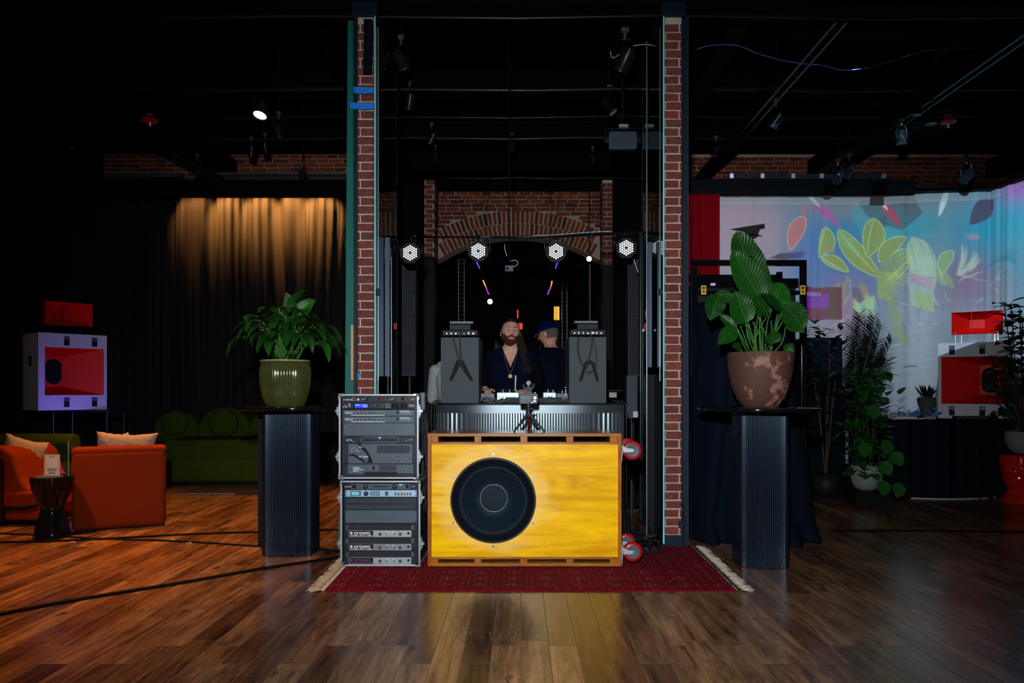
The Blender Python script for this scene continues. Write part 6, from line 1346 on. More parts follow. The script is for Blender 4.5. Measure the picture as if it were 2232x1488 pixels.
# ================================================================ HORN LOUDSPEAKERS
def horn_box(label, loc, rotz, mirror, lw, group):
    """white cabinet with a red folded horn, four port slots, and a small red horn on rods on top; front faces -y"""
    o = thing('horn_speaker', label, 'speaker', loc, rotz, group); W_, D_, H_ = lw; w2 = W_ / 2; f = 0.0
    hx0, hx1 = -w2 + 0.09 * W_, w2 - 0.045 * W_
    if mirror < 0: hx0, hx1 = -hx1, -hx0
    hz0, hz1 = H_ * 0.195, H_ * 0.815
    b = bm_()
    bx(b, -w2, hx0, 0, .02, 0, H_); bx(b, hx1, w2, 0, .02, 0, H_); bx(b, hx0, hx1, 0, .02, 0, hz0); bx(b, hx0, hx1, 0, .02, hz1, H_)
    bx(b, -w2, -w2 + .02, .02, D_, 0, H_); bx(b, w2 - .02, w2, .02, D_, 0, H_); bx(b, -w2 + .02, w2 - .02, .02, D_, 0, .02); bx(b, -w2 + .02, w2 - .02, .02, D_, H_ - .02, H_); bx(b, -w2 + .02, w2 - .02, D_ - .02, D_, .02, H_ - .02)
    obj('cabinet', b, white, o)
    # horn flare: from mouth to a throat rectangle shifted to one side
    tx = (-0.20 if mirror > 0 else 0.20) * W_; tw, th = W_ * 0.135, H_ * 0.20; zc_ = (hz0 + hz1) / 2; dd = 0.20
    b = bm_(); o1 = [(hx0, .0, hz0), (hx1, .0, hz0), (hx1, .0, hz1), (hx0, .0, hz1)]; i1 = [(tx - tw, dd, zc_ - th), (tx + tw, dd, zc_ - th), (tx + tw, dd, zc_ + th), (tx - tw, dd, zc_ + th)]
    A = [b.verts.new(p) for p in o1]; B = [b.verts.new(p) for p in i1]
    for k in range(4): b.faces.new((A[k], B[k], B[(k + 1) % 4], A[(k + 1) % 4]))
    b.faces.new(B); obj('horn_flare', b, redhorn, o, fix=False)
    b = bm_(); pts = [(tx + (tw * .82) * max(-.78, min(.78, math.cos(a))) / .78, zc_ + th * .84 * math.sin(a)) for a in [2 * PI * k / 40 for k in range(40)]]; prism(b, pts, dd - .012, dd - .002); obj('throat_driver', b, mat('throat_black', (0.003, 0.003, 0.005), 0.6, spec=0.1), o)
    for sx in (-0.10, 0.31):
        for (a0, a1) in ((0.04, 0.165), (0.845, 0.965)):
            xx = sx * W_ * (1 if mirror > 0 else -1); b = bm_(); bx(b, xx - .028, xx + .028, -.0015, 0, H_ * a0, H_ * a1); s_ = obj('port_slot', b, carcass, o); b = bm_(); bx(b, xx - .024, xx + .024, -.0022, -.0015, H_ * (a0 * .4 + a1 * .6), H_ * a1 - .006); obj('slot_lining', b, gearmid, s_)
    b = bm_(); prism(b, [(p[0], p[1]) for p in rrect(.085, .11, .02, 4, 0, 0)], 0, .004); bmesh.ops.transform(b, matrix=Matrix.Translation((-w2 - .001, D_ * .5, H_ * .64)) @ Euler((0, 0, PI / 2)).to_matrix().to_4x4(), verts=b.verts); obj('side_handle', b, carcass, o)
    # tweeter horn on rods
    t = thing('horn_tweeter', '', '', (0, 0, 0)); del t['label'], t['category']; t.parent = o; hz = H_ + .10; hw_, hh_ = W_ * .34, .125
    t.location = ((-.02 if mirror > 0 else .02), .06, hz)
    b = bm_(); A = [b.verts.new(p) for p in ((-hw_, 0, 0), (hw_, 0, 0), (hw_, 0, hh_ * 2), (-hw_, 0, hh_ * 2))]; q_ = .30; B = [b.verts.new(p) for p in ((-hw_ * q_, .16, hh_ * .6), (hw_ * q_, .16, hh_ * .6), (hw_ * q_, .16, hh_ * 1.4), (-hw_ * q_, .16, hh_ * 1.4))]
    C_ = [b.verts.new(p) for p in ((-hw_ * 1.02, .004, -.004), (hw_ * 1.02, .004, -.004), (hw_ * 1.02, .004, hh_ * 2 + .004), (-hw_ * 1.02, .004, hh_ * 2 + .004))]; D4 = [b.verts.new(p) for p in ((-hw_ * .9, .20, .02), (hw_ * .9, .20, .02), (hw_ * .9, .20, hh_ * 2 - .02), (-hw_ * .9, .20, hh_ * 2 - .02))]
    for k in range(4): b.faces.new((A[k], B[k], B[(k + 1) % 4], A[(k + 1) % 4])); b.faces.new((A[k], A[(k + 1) % 4], C_[(k + 1) % 4], C_[k])); b.faces.new((C_[k], C_[(k + 1) % 4], D4[(k + 1) % 4], D4[k]))
    b.faces.new(B); b.faces.new(D4); bx(b, -.22 * hw_, -.20 * hw_, .004, .14, .012, hh_ * 2 - .012); obj('red_horn', b, redhorn, t)
    b = bm_(); cyl(b, (0, .20, hh_), (0, .32, hh_), .09, .085, 28); obj('driver_can', b, blackpl, t, smooth='auto')
    b = bm_()
    for (xx, yy) in ((-hw_ * .85, .03), (-hw_ * .62, .12), (hw_ * .82, .03), (hw_ * .7, .14)): cyl(b, (xx, yy, -.10), (xx, yy, .02), .009, seg=10)
    obj('support_rods', b, chrome, t); return o
# left one stands on a pole stand; right one on the draped table
YA = 8.15; kk = YA / F
hl = horn_box('white cabinet with red horn at the left, raised on a stand and glowing violet below', (X(163, YA) , YA - .02, Z(893, YA) + .0), math.radians(50), 1, (0.685, 0.50, 0.84), 'white horn loudspeakers')
b = bm_(); zb_ = Z(893, YA); Rz = hl.rotation_euler.to_matrix()
c0 = hl.location + Rz @ Vector((-.22, .3, 0)); bx(b, hl.location.x - .36, hl.location.x + .36, YA + .05, YA + .5, zb_ - .03, zb_ - .002)
for (dx, dy) in ((-.30, .1), (.30, .1), (-.3, .45), (.3, .45)): cyl(b, (hl.location.x + dx, YA + dy, 0), (hl.location.x + dx, YA + dy, zb_ - .03), .014, seg=10)
tag(obj('speaker_stand', b, blackmet), 'black four-legged stand under the left white horn speaker', 'stand')
YR_ = 8.45
tb = thing('draped_table', 'long table under a black floor-length cloth at the right', 'table', (X(2070, 8.15), 8.15, 0))
b = bm_(); x0, x1 = X(1924, 8.15) - tb.location.x, X(2215, 8.15) - tb.location.x; ztb = Z(914, 8.15)
NA = 200; A = []; 
for k in range(NA + 1):
    u_ = k / NA; x = x0 + (x1 - x0) * u_; y = .012 * math.sin(u_ * 60) + .01 * math.sin(u_ * 23 + 1)
    A.append((b.verts.new((x, y * 2.2, .005)), b.verts.new((x, y * .3, ztb - .02)), b.verts.new((x, 0.01, ztb)), b.verts.new((x, .85, ztb)), b.verts.new((x, .86, .005))))
for k in range(NA):
    for j in range(4): b.faces.new((A[k][j], A[k + 1][j], A[k + 1][j + 1], A[k][j + 1]))
b.faces.new([v for v in A[0]]); b.faces.new([v for v in A[-1]][::-1])
obj('table_cloth', b, velvet, tb, smooth='auto'); b = bm_(); bx(b, x0 + .02, x1 - .02, .03, .83, ztb - .03, ztb - .006); obj('table_top', b, black, tb)
for (xx, yy) in ((x0 + .08, .08), (x1 - .08, .08), (x0 + .08, .78), (x1 - .08, .78)): b = bm_(); cyl(b, (xx, yy, 0), (xx, yy, ztb - .03), .02); obj('leg', b, blackmet, tb)
hr = horn_box('white cabinet with red horn standing on the black draped table at right', (X(2107, YR_), YR_ - .15, ztb + .002), math.radians(-33), -1, (0.72, 0.50, 0.865), 'white horn loudspeakers')

# things on the table
def twp(px, py, Y=8.22): return (X(px, Y), Y, max(Z(py, Y), ztb + .004))
b = bm_(); tube(b, [(X(1958, 8.2) + .13 * math.cos(a), 8.25 + .05 * math.sin(a), ztb + .075 + .075 * math.sin(a)) for a in [2 * PI * k / 40 for k in range(41)]], .007, 8); tube(b, spline([twp(1985, 915), twp(2000, 914), twp(2020, 911)], 6), .007, 8); tag(obj('white_cable_coil', b, cable_w, smooth=True), 'coil of white cable on the black draped table', 'cable')
b = bm_(); bx(b, X(1952, 8.2), X(1997, 8.2), 8.18, 8.26, ztb + .002, ztb + .032); o = tag(obj('white_power_strip', b, white, bevel=.004), 'white power strip in front of the cable coil on the draped table', 'power strip')
b = bm_(); bx(b, X(2018, 8.2), X(2038, 8.2), 8.18, 8.22, ztb + .002, ztb + .03); tag(obj('beige_adapter', b, boucle, bevel=.004), 'small beige adapter right of the white power strip', 'adapter')
b = bm_(); R = random.Random(5)
for k in range(14):
    p = Vector((X(R.uniform(1955, 2030), 8.4), R.uniform(8.3, 8.5), ztb + .01)); pts = [p]
    for t_ in range(4): p = p + Vector((R.uniform(-.09, .09), R.uniform(-.03, .03), R.uniform(-.01, .05))); p.z = max(ztb + .006, p.z); pts.append(p)
    tube(b, spline(pts, 5), .006, 6)
tag(obj('blue_cables', b, cable_b, smooth=True), 'tangle of blue and dark cables around the small potted plant on the table', 'cables', kind='stuff')
o = thing('audio_mixer', 'flat black audio mixer with silver knobs on the table before the right horn speaker', 'mixer', (X(2126, 8.2), 8.19, ztb + .002))
b = bm_(); bx(b, -.21, .21, 0, .10, 0, .035); obj('body', b, geardark, o, bevel=.004)
b = bm_()
for k in range(14): cyl(b, (-.19 + k * .029, -.004, .012 + .012 * (k % 2)), (-.19 + k * .029, 0, .012 + .012 * (k % 2)), .006, seg=8)
obj('control_knobs', b, silver, o)
# small succulent in a head-shaped pot
o = thing('small_potted_plant', 'small spiky plant in a dark textured pot on the draped table', 'plant', (X(2020, 8.45), 8.45, ztb + .002)); k = 8.45 / F
b = bm_(); lathe(b, [(9 * k, 0), (9 * k, 4 * k), (13 * k, 18 * k), (18 * k, 30 * k), (19 * k, 40 * k), (17 * k, 46 * k), (14 * k, 46 * k), (13 * k, 42 * k)], 32, fn=lambda a, z: 1 + .09 * noise.noise(Vector((math.cos(a) * 2, math.sin(a) * 2, z * 22)))); obj('pot_body', b, concrete if False else mat('dark_stone', (.05, .05, .055), .9, bump=.8), o, smooth=True)
b = bm_(); R = random.Random(8)
for q in range(26): a = R.uniform(0, 6.28); leaf(b, (.05 * math.cos(a), .05 * math.sin(a), 44 * k), (math.cos(a) * .5, math.sin(a) * .5, 1), R.uniform(.10, .19), .03, droop=.5, cup=.3, seg=6)
obj('foliage', b, leafd, o, smooth=True, fix=False)
# red face stool and grey pot with plant at the right edge
Yk = 7.9; o = thing('red_ceramic_stool', 'glossy red stool shaped like a face at the right edge of the picture', 'stool', (X(2226, Yk), Yk, 0)); k = Yk / F; zt = Z(990, Yk)
b = bm_(); hgt = zt
def facefn(a, z):
    f = 1.0; fr = math.cos(a - math.radians(205)); zz = z / hgt
    if fr > 0: f += .20 * fr ** 8 * g_(zz - .66, .07) + .12 * fr ** 4 * g_(zz - .50, .045) + .10 * fr ** 4 * g_(zz - .43, .03) - .08 * fr ** 6 * g_(zz - .74, .04) + .14 * fr ** 3 * g_(zz - .36, .05)
    return f
lathe(b, [(.205, 0), (.20, .02), (.155, hgt * .14), (.125, hgt * .27), (.15, hgt * .36), (.175, hgt * .5), (.19, hgt * .66), (.20, hgt * .8), (.205, hgt * .94), (.195, hgt - .004), (.15, hgt)], 96, fn=None)
bmesh.ops.subdivide_edges(b, edges=[e for e in b.edges if abs(e.verts[0].co.z - e.verts[1].co.z) > .02], cuts=6)
for v in b.verts:
    r = math.hypot(v.co.x, v.co.y)
    if r > 1e-4: f = facefn(math.atan2(v.co.y, v.co.x), v.co.z); v.co.x *= f; v.co.y *= f
obj('stool_body', b, redgl, o, smooth=True)
o = thing('rubber_plant', 'dark-leaved rubber plant in a round grey pot on the red stool at the right edge', 'plant', (X(2240, Yk), Yk, zt + .003))
b = bm_(); lathe(b, [(.11, 0), (.16, .03), (.20, .10), (.215, .17), (.205, .24), (.19, .25), (.185, .22)], 48); obj('pot_body', b, concrete, o, smooth=True)
b, st_ = bm_(), bm_(); R = random.Random(31); random.seed(31)
def opx(px, py, y=0): return Vector((X(px, Yk) - o.location.x, y, Z(py, Yk) - o.location.z))
for (px, py, n_l) in ((2176, 668, 10), (2196, 660, 9), (2222, 670, 8), (2235, 700, 8)):
    tip = opx(px, py, R.uniform(-.1, .1)); base = Vector((R.uniform(-.05, .05), 0, .2)); pts = spline([base, base.lerp(tip, .5) + Vector((R.uniform(-.05, .05), 0, 0)), tip], 12); tube(st_, pts, .006, 6)
    for q in range(n_l + 10):
        t_ = .25 + .75 * q / (n_l + 9); p = pts[int(t_ * (len(pts) - 1))]; a = q * 2.4; leaf(b, p, (math.cos(a), math.sin(a) * .6, .35), R.uniform(.17, .24), R.uniform(.10, .14), droop=.9, cup=.25, seg=8)
obj('rubber_leaves', b, leafd, o, smooth=True, fix=False)
b = bm_()
for q in range(60): a = R.uniform(0, 6.28); p = opx(R.uniform(2172, 2236), R.uniform(780, 925), R.uniform(-.15, .15)); tube(st_, [(0, 0, .22), (p.x * .6, p.y, p.z * .6 + .1), tuple(p)], .004, 5); leaf(b, p, (math.cos(a), math.sin(a) * .5, .4), R.uniform(.16, .26), R.uniform(.06, .09), droop=1.2, cup=.3, seg=8)
obj('lower_leaves', b, leafm, o, smooth=True, fix=False); obj('stems', st_, barkm, o, smooth=True)
# floor plants left of the table: palm, ivy in speckled pot
Yp = 7.75
def plantmass(name, label, px, pot_top, pot_bot, pot_hw, m_pot, Yq):
    base = Z(pot_bot, Yq); o = thing(name, label, 'plant', (X(px, Yq), Yq, 0)); k = Yq / F; h_ = (pot_bot - pot_top) * k; w_ = pot_hw * k
    b = bm_(); lathe(b, [(w_ * .5, 0.002), (w_ * .8, h_ * .15), (w_ * .98, h_ * .45), (w_, h_ * .75), (w_ * .95, h_), (w_ * .88, h_), (w_ * .85, h_ * .9)], 48); obj('pot_body', b, m_pot, o, smooth=True); return o, h_
ivy, ph = plantmass('ivy_plant', 'leafy climbing plant in a pale speckled pot left of the draped table', 1888, 1013, 1068, 33, mat('speckled_pot', (.16, .18, .18), .8, var=.5, vs=120), 7.85)
Yq = 7.85
for ch_ in ivy.children: ch_.location.z = Z(1068, Yq)
b = bm_(); bx(b, -.18, .18, -.16, .16, 0, Z(1068, Yq)); obj('low_stand', b, black, ivy)
b, st_ = bm_(), bm_(); R = random.Random(14); random.seed(14)
for q in range(330):
    px, py = R.gauss(1880, 24), R.uniform(800, 1030); p = Vector((X(px, Yq) - ivy.location.x, R.uniform(-.22, .1), Z(py, Yq))); a = R.uniform(0, 6.28)
    leaf(b, p, (math.cos(a), -.4 + math.sin(a) * .5, R.uniform(-.4, .6)), R.uniform(.08, .17), R.uniform(.06, .11), droop=.8, cup=.2, seg=7)
for (px, py) in ((1918, 980), (1910, 955), (1900, 1040), (1935, 1045), (1895, 1000), (1875, 880), (1862, 960)):
    p = Vector((X(px, Yq) - ivy.location.x, -.26, Z(py, Yq))); leaf(b, p, (R.uniform(-.5, .5), -.3, -.8), .17, .15, droop=.4, up=(0, -1, 0), cup=.15, seg=8)
for q in range(14): p = Vector((R.uniform(-.16, .16), R.uniform(-.15, .05), R.uniform(.5, 1.1))); tube(st_, spline([(0, 0, .2), (p.x * .4, p.y, p.z * .5), tuple(p)], 6), .006, 6)
obj('foliage', b, leafm, ivy, smooth=True, fix=False); obj('stems', st_, barkm, ivy, smooth=True)
palm = thing('potted_palm', 'tall feathery palm with narrow leaflets standing left of the projected curtain light', 'plant', (X(1862, 9.05), 9.05, 0)); Yq = 9.05; k = Yq / F
b = bm_(); lathe(b, [(.12, 0.002), (.15, .1), (.16, .28), (.15, .28), (.14, .25)], 32); obj('pot_body', b, blackpl, palm, smooth=True)
b, st_ = bm_(), bm_(); random.seed(9); R = random.Random(9)
def frond(base, tip, sag, n_=34, ll=.19):
    base, tip = Vector(base), Vector(tip); mid = (base + tip) / 2 + Vector((0, 0, sag)); pts = spline([base, mid, tip], 16); tube(st_, pts, .006, 5)
    for q in range(n_):
        t_ = .35 + .65 * q / (n_ - 1); i = int(t_ * (len(pts) - 1)); p = pts[i]; d = (pts[min(i + 1, len(pts) - 1)] - pts[max(i - 1, 0)]).normalized(); s_ = d.cross(Vector((0, 1, 0.2))).normalized()
        for sg in (-1, 1): leaf(b, p, d * .75 + s_ * sg * .8 + Vector((0, R.uniform(-.3, .3), 0)), ll * (1.15 - .5 * t_), .024, droop=.4, cup=.3, seg=4)
for (px, py) in ((1855, 690), (1880, 685), (1905, 690), (1925, 705), (1945, 740), (1935, 775), (1868, 700), (1842, 705), (1895, 720), (1915, 745), (1905, 790), (1850, 760), (1875, 740), (1890, 700), (1838, 800), (1830, 850), (1845, 880), (1860, 830), (1835, 905)):
    frond((R.uniform(-.05, .05), R.uniform(-.05, .05), .55), (X(px, Yq) - palm.location.x, R.uniform(-.3, .12), Z(py, Yq)), .12)
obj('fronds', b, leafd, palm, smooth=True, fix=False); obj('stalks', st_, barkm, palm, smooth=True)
shrub = thing('dark_shrub', 'dark bushy plant in shadow left of the feathery palm', 'plant', (X(1800, 8.3), 8.3, 0)); b, st_ = bm_(), bm_(); R = random.Random(19); random.seed(19)
for q in range(150): p = Vector((R.gauss(0, .13), R.uniform(-.15, .15), R.uniform(.5, Z(705, 8.3)))); a = R.uniform(0, 6.28); leaf(b, p, (math.cos(a), math.sin(a) * .5, .5), R.uniform(.12, .2), .06, droop=1, cup=.2, seg=6)
for q in range(8): p = Vector((R.uniform(-.12, .12), R.uniform(-.1, .1), R.uniform(1, 1.8))); tube(st_, [(0, 0, .2), tuple(p)], .008, 6)
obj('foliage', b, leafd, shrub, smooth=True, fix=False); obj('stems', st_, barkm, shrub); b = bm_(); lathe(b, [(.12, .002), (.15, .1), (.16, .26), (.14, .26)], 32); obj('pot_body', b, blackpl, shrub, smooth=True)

b = bm_(); yy = 8.75; bx(b, X(1752, yy), X(1838, yy), yy, yy + .5, .0, Z(735, yy)); bx(b, X(1760, yy), X(1840, yy), yy - .05, yy + .5, 0, Z(840, yy))
tag(obj('covered_case_stack', b, velvet, bevel=.03), 'dark cloth-covered stack of cases in shadow behind the dark shrub', 'case')
# ================================================================ LOUNGE (left)
def rbox(bm, x0, x1, y0, y1, z0, z1, r): 
    v = bx(bm, x0, x1, y0, y1, z0, z1); return v
def soft(name, x0, x1, y0, y1, z0, z1, m, parent, r=.05, seg=4, puff=0):
    b = bm_(); bx(b, x0, x1, y0, y1, z0, z1); o = obj(name, b, m, parent, smooth=True); bv = o.modifiers.new('soft_edge', 'BEVEL'); bv.width = r; bv.segments = seg; return o
Yo = 6.33; ch = thing('orange_lounge_chair', 'orange upholstered chair seen from behind, between side table and left pedestal', 'chair', (X(261, Yo), Yo, 0), rotz=math.radians(27)); wch = (X(352, Yo) - X(170, Yo)) / 2; hch = Z(974, Yo)
soft('backrest', -wch, wch, 0.0, .20, .006, hch - .03, orange_f, ch, .045); soft('back_top_roll', -wch - .004, wch + .004, .01, .24, hch - .075, hch, orange_f, ch, .033)
soft('seat', -wch + .01, wch - .01, .20, .82, .08, .40, orange_f, ch, .06); b = bm_(); bx(b, -wch + .03, wch - .03, .05, .78, .0, .08); obj('plinth', b, black, ch)
def pillow(name, label, loc, rot, w_, h_, d_, m):
    b = bm_(); N_ = 24; top, bot = {}, {}
    for i in range(N_ + 1):
        for j in range(N_ + 1):
            u_, v_ = i / N_ * 2 - 1, j / N_ * 2 - 1; e = (1 - u_ ** 4) * (1 - v_ ** 4); pin = 1 - .10 * (1 - abs(v_)) ** 1 * (abs(u_) ** 3); x = u_ * w_ / 2 * (1 - .10 * (1 - v_ * v_)) ; z = v_ * h_ / 2 * (1 - .12 * (1 - u_ * u_)); th = d_ / 2 * max(0, e) ** .5 + .003
            top[i, j] = b.verts.new((x, -th, z)); bot[i, j] = b.verts.new((x, th, z))
    for i in range(N_):
        for j in range(N_): b.faces.new((top[i, j], top[i + 1, j], top[i + 1, j + 1], top[i, j + 1])); b.faces.new((bot[i, j], bot[i, j + 1], bot[i + 1, j + 1], bot[i + 1, j]))
    for i in range(N_): b.faces.new((top[i, 0], bot[i, 0], bot[i + 1, 0], top[i + 1, 0])); b.faces.new((top[i, N_], top[i + 1, N_], bot[i + 1, N_], bot[i, N_])); b.faces.new((top[0, i], top[0, i + 1], bot[0, i + 1], bot[0, i])); b.faces.new((top[N_, i], bot[N_, i], bot[N_, i + 1], top[N_, i + 1]))
    for v in b.verts: v.co += Vector((noise.noise(v.co * 30), noise.noise(v.co * 30 + Vector((5, 0, 0))), noise.noise(v.co * 30 + Vector((9, 0, 0))))) * .006
    o = tag(obj(name, b, m, smooth=True), label, 'cushion', 'cream boucle cushions'); o.location = loc; o.rotation_euler = rot; return o
pillow('boucle_cushion', 'cream boucle cushion peeking above the back of the middle orange chair', (X(268, Yo + .32), Yo + .35, hch - .10), (-.15, .03, 0), .56, .42, .16, boucle)
b = bm_(); R = random.Random(2)
for k in range(5): bx(b, X(250 + k * 6, Yo + .42), X(253 + k * 6, Yo + .42), Yo + .42, Yo + .45, hch - .02, hch + .055 + .01 * k); ball(b, (X(251.5 + k * 6, Yo + .42), Yo + .435, hch + .055 + .01 * k), .006)
tag(obj('table_trinkets', b, whitepr), 'tiny pale objects showing just above the cushion on the middle orange chair', 'ornament')
# orange chair at the left edge, seen from its side
Ye = 6.5; ce = thing('orange_lounge_chair', 'orange upholstered chair cut by the left edge of the picture', 'chair', (X(28, Ye), Ye, 0), rotz=0)
x0 = X(-60, Ye) - ce.location.x; x1 = X(88, Ye) - ce.location.x
b = bm_(); prism(b, [(x0 + .04, .30), (x1 - .02, .30), (x1 + .02, .16), (x1, .04), (x0 + .04, .04)], 0, .70); o = obj('base', b, orange_f, ce, smooth=False); bv = o.modifiers.new('soft_edge', 'BEVEL'); bv.width = .03; bv.segments = 3
b = bm_(); zz = Z(974, Ye); prism(b, [(x0, .25), (x0, zz - .05), (x0 + .06, zz), (x0 + .25, zz), (x0 + .33, zz - .06), (x0 + .40, .42), (x0 + .46, .33), (x1 - .05, .30), (x1 - .05, .22)], .02, .68); o = obj('seat_shell', b, orange_f, ce); bv = o.modifiers.new('soft_edge', 'BEVEL'); bv.width = .035; bv.segments = 3
b = bm_(); tube(b, spline([(x1 - .02, -.012, .19), (x1 - .14, -.012, .16), (X(8, Ye) - ce.location.x, -.012, .16)], 5), .016, 8); cyl(b, (X(8, Ye) - ce.location.x, -.012, .16), (X(8, Ye) - ce.location.x, -.012, .0), .018); tube(b, [(X(6, Ye) - ce.location.x, -.012, .0), (X(6, Ye) - ce.location.x, -.012, zz - .1)], .012, 8); obj('black_frame', b, black, ce, smooth='auto')
pillow('boucle_cushion', 'cream boucle cushion leaning in the orange chair at the left edge', (X(14, 6.6), 6.80, Z(1004, 6.6)), (0, .30, 1.0), .38, .40, .14, boucle)
# side table and sign
Ys_ = 1920 / (1160 - 850.); st = thing('hourglass_side_table', 'black glossy hourglass side table between the two orange chairs', 'side table', (X(114, 6.0), 6.0, 0)); k = 6.0 / F; hs = Z(1037, 6.0)
b = bm_(); lathe(b, [(36 * k, 0), (37 * k, .01), (35 * k, .04), (30 * k, .12), (23.5 * k, .20), (22 * k, .235), (24 * k, .27), (33 * k, .34), (39 * k, .40), (42 * k, hs - .02), (42.5 * k, hs - .006), (41 * k, hs)], 64); obj('table_body', b, blackgl, st, smooth='auto')
sg = thing('sign_holder', 'small white info card in an upright holder on the black side table', 'sign', (X(114, 5.98), 5.98, hs + .001), rotz=.03); w_, h_ = 33 * k, 47 * k
b = bm_(); bx(b, -w_ / 2 - .01, w_ / 2 + .01, -.03, .03, 0, .006); obj('holder_foot', b, glassedge if False else mat('acrylic', (.2, .22, .25), .1), sg)
b = bm_(); bx(b, -w_ / 2, w_ / 2, -.004, .0, .006, h_); obj('card', b, paper, sg)
b = bm_()
for (a, c, d, e) in ((-.44, .44, .955, .965), (-.44, .44, .05, .06), (-.44, -.425, .05, .965), (.425, .44, .05, .965)): bx(b, a * w_, c * w_, -.0048, -.004, d * h_, e * h_)
for (hw_, zz) in ((.17, .88), (.33, .34), (.28, .29), (.30, .235), (.2, .16), (.24, .12)): bx(b, -hw_ * w_, hw_ * w_, -.0048, -.004, zz * h_, zz * h_ + .004)
obj('printed_lines', b, mat('print_grey', (.05, .06, .08), .6), sg)
# green armchair and green scalloped sofa
Yg = 7.35; ga = thing('green_velvet_armchair', 'green velvet armchair with a rolled back behind the black side table', 'armchair', (X(75, Yg), Yg, 0)); x0, x1 = X(-20, Yg) - ga.location.x, X(148, Yg) - ga.location.x; zt = Z(946, Yg)
b = bm_(); cyl(b, (x0, .12, zt - .11), (x1, .12, zt - .11), .11, seg=32); o = obj('back_roll', b, green_v, ga, smooth='auto', bevel=.02); soft('backrest', x0 + .02, x1 - .04, .02, .22, .05, zt - .12, green_v, ga, .05); soft('seat', x0 + .05, x1 - .08, .2, .85, .1, .40, green_v, ga, .06)
for xx in (x0 + .1, x1 - .12):
    for yy in (.1, .7): b = bm_(); cyl(b, (xx, yy, 0), (xx, yy, .11), .022); obj('leg', b, blackmet, ga)
b = bm_(); cyl(b, (X(149, 7.3), 7.3, 0), (X(149, 7.3), 7.3, Z(962, 7.3)), .008); tag(obj('thin_metal_rod', b, steel), 'thin metal rod standing right of the green armchair', 'rod')
Yv = 9.22; so_ = thing('green_velvet_sofa', 'long green velvet sofa with round scalloped back cushions under the lit curtain', 'sofa', (X(470, Yv), Yv, 0)); k = Yv / F
def sx_(px): return X(px, Yv) - so_.location.x
soft('seat_base', sx_(352), sx_(640), 0, .9, .07, Z(957, Yv), green_v, so_, .07); soft('front_panel', sx_(356), sx_(640), -.02, .2, .04, Z(1000, Yv) , green_v, so_, .05)
b = bm_(); bx(b, sx_(360), sx_(632), .05, .85, 0, .07); obj('plinth', b, black, so_)
for (px, r_, rc_) in ((443, 63, 33), (559, 60, 33), (330, 54, 30)):
    cz = Z(950, Yv); b = bm_(); pts = [(sx_(px) + r_ * k * math.cos(a), cz + r_ * k * .98 * math.sin(a)) for a in [PI * t_ / 36 for t_ in range(37)]] + [(sx_(px) - r_ * k, cz - .12), (sx_(px) + r_ * k, cz - .12)]
    prism(b, pts, .62, .92); o = obj('arched_back', b, green_v, so_, smooth='auto'); bv = o.modifiers.new('soft_edge', 'BEVEL'); bv.width = .05; bv.segments = 4; bv.limit_method = 'ANGLE'
    b = bm_(); lathe(b, [(rc_ * k, 0), (rc_ * k * 1.02, .03), (rc_ * k * .93, .07), (rc_ * k * .6, .088), (.001, .092)], 48, Matrix.Translation((sx_(px) + 3 * k, .61, cz + 24 * k)) @ MD); ob = obj('round_cushion', b, green_v, so_, smooth=True)
b = bm_(); bx(b, X(381, 8.4), X(600, 8.4), 8.42, 9.25, .001, .012); o = tag(obj('dark_rug', b, mat('dark_rug', (.010, .011, .014), .95)), 'dark rug with a pale front edge in front of the green sofa', 'rug')
b = bm_(); tube(b, [(X(381 + 13 * t_, 8.4), 8.415 + .004 * math.sin(t_ * 2), .012) for t_ in range(11)], .004, 5); obj('pale_edge', b, greypr, o)

# ================================================================ CEILING LAMPS
def track_spot(label, loc, rot, first=None, scale=1.0, group='black track spotlights'):
    scale *= .82
    if first: o = dup(first, loc, (0, 0, 0), label, group, scale)
    else:
        o = thing('track_spotlight', label, 'spotlight', loc, 0, group); o.scale = (scale,) * 3
        b = bm_(); lathe(b, [(.02, .12), (.05, .10), (.062, .04), (.064, -.06), (.072, -.075), (.072, -.085), (.060, -.085), (.058, -.05)], 28); obj('lamp_head', b, mat('lamp_housing', (.008, .011, .016), .3, .2), o, smooth='auto')
        b = bm_(); lathe(b, [(.058, -.078), (.04, -.070), (.001, -.066)], 24, cap=False); obj('lamp_glass', b, mat('lamp_glass', (.25, .24, .22), .15), o, smooth=True)
        b = bm_(); tube(b, [(-.075, 0, 0), (-.076, 0, .08), (-.05, 0, .17), (.05, 0, .17), (.076, 0, .08), (.075, 0, 0)], .006, 6); obj('yoke', b, blackmet, o)
        b = bm_(); cyl(b, (0, 0, .17), (0, 0, .24), .012); bx(b, -.03, .03, -.02, .02, .23, .27); obj('clamp', b, gearmid, o)
        b = bm_(); cyl(b, (0, 0, 0), (0, 0, 1), .010, seg=10); obj('drop_rod', b, black, o, loc=(0, 0, .26))
    for c_ in o.children:
        if c_.name.startswith(('lamp_head', 'lamp_glass')): c_.rotation_euler = rot
        if c_.name.startswith('drop_rod'): c_.scale = (1, 1, max(.05, (5.3 - loc[2]) / scale - .26))
    return o
def W3(px, py, Y): return (X(px, Y), Y, Z(py, Y))
s0 = track_spot('large black stage spotlight hanging right of the left pillar top', W3(874, 133, 6.4), (.25, -.45, 0))
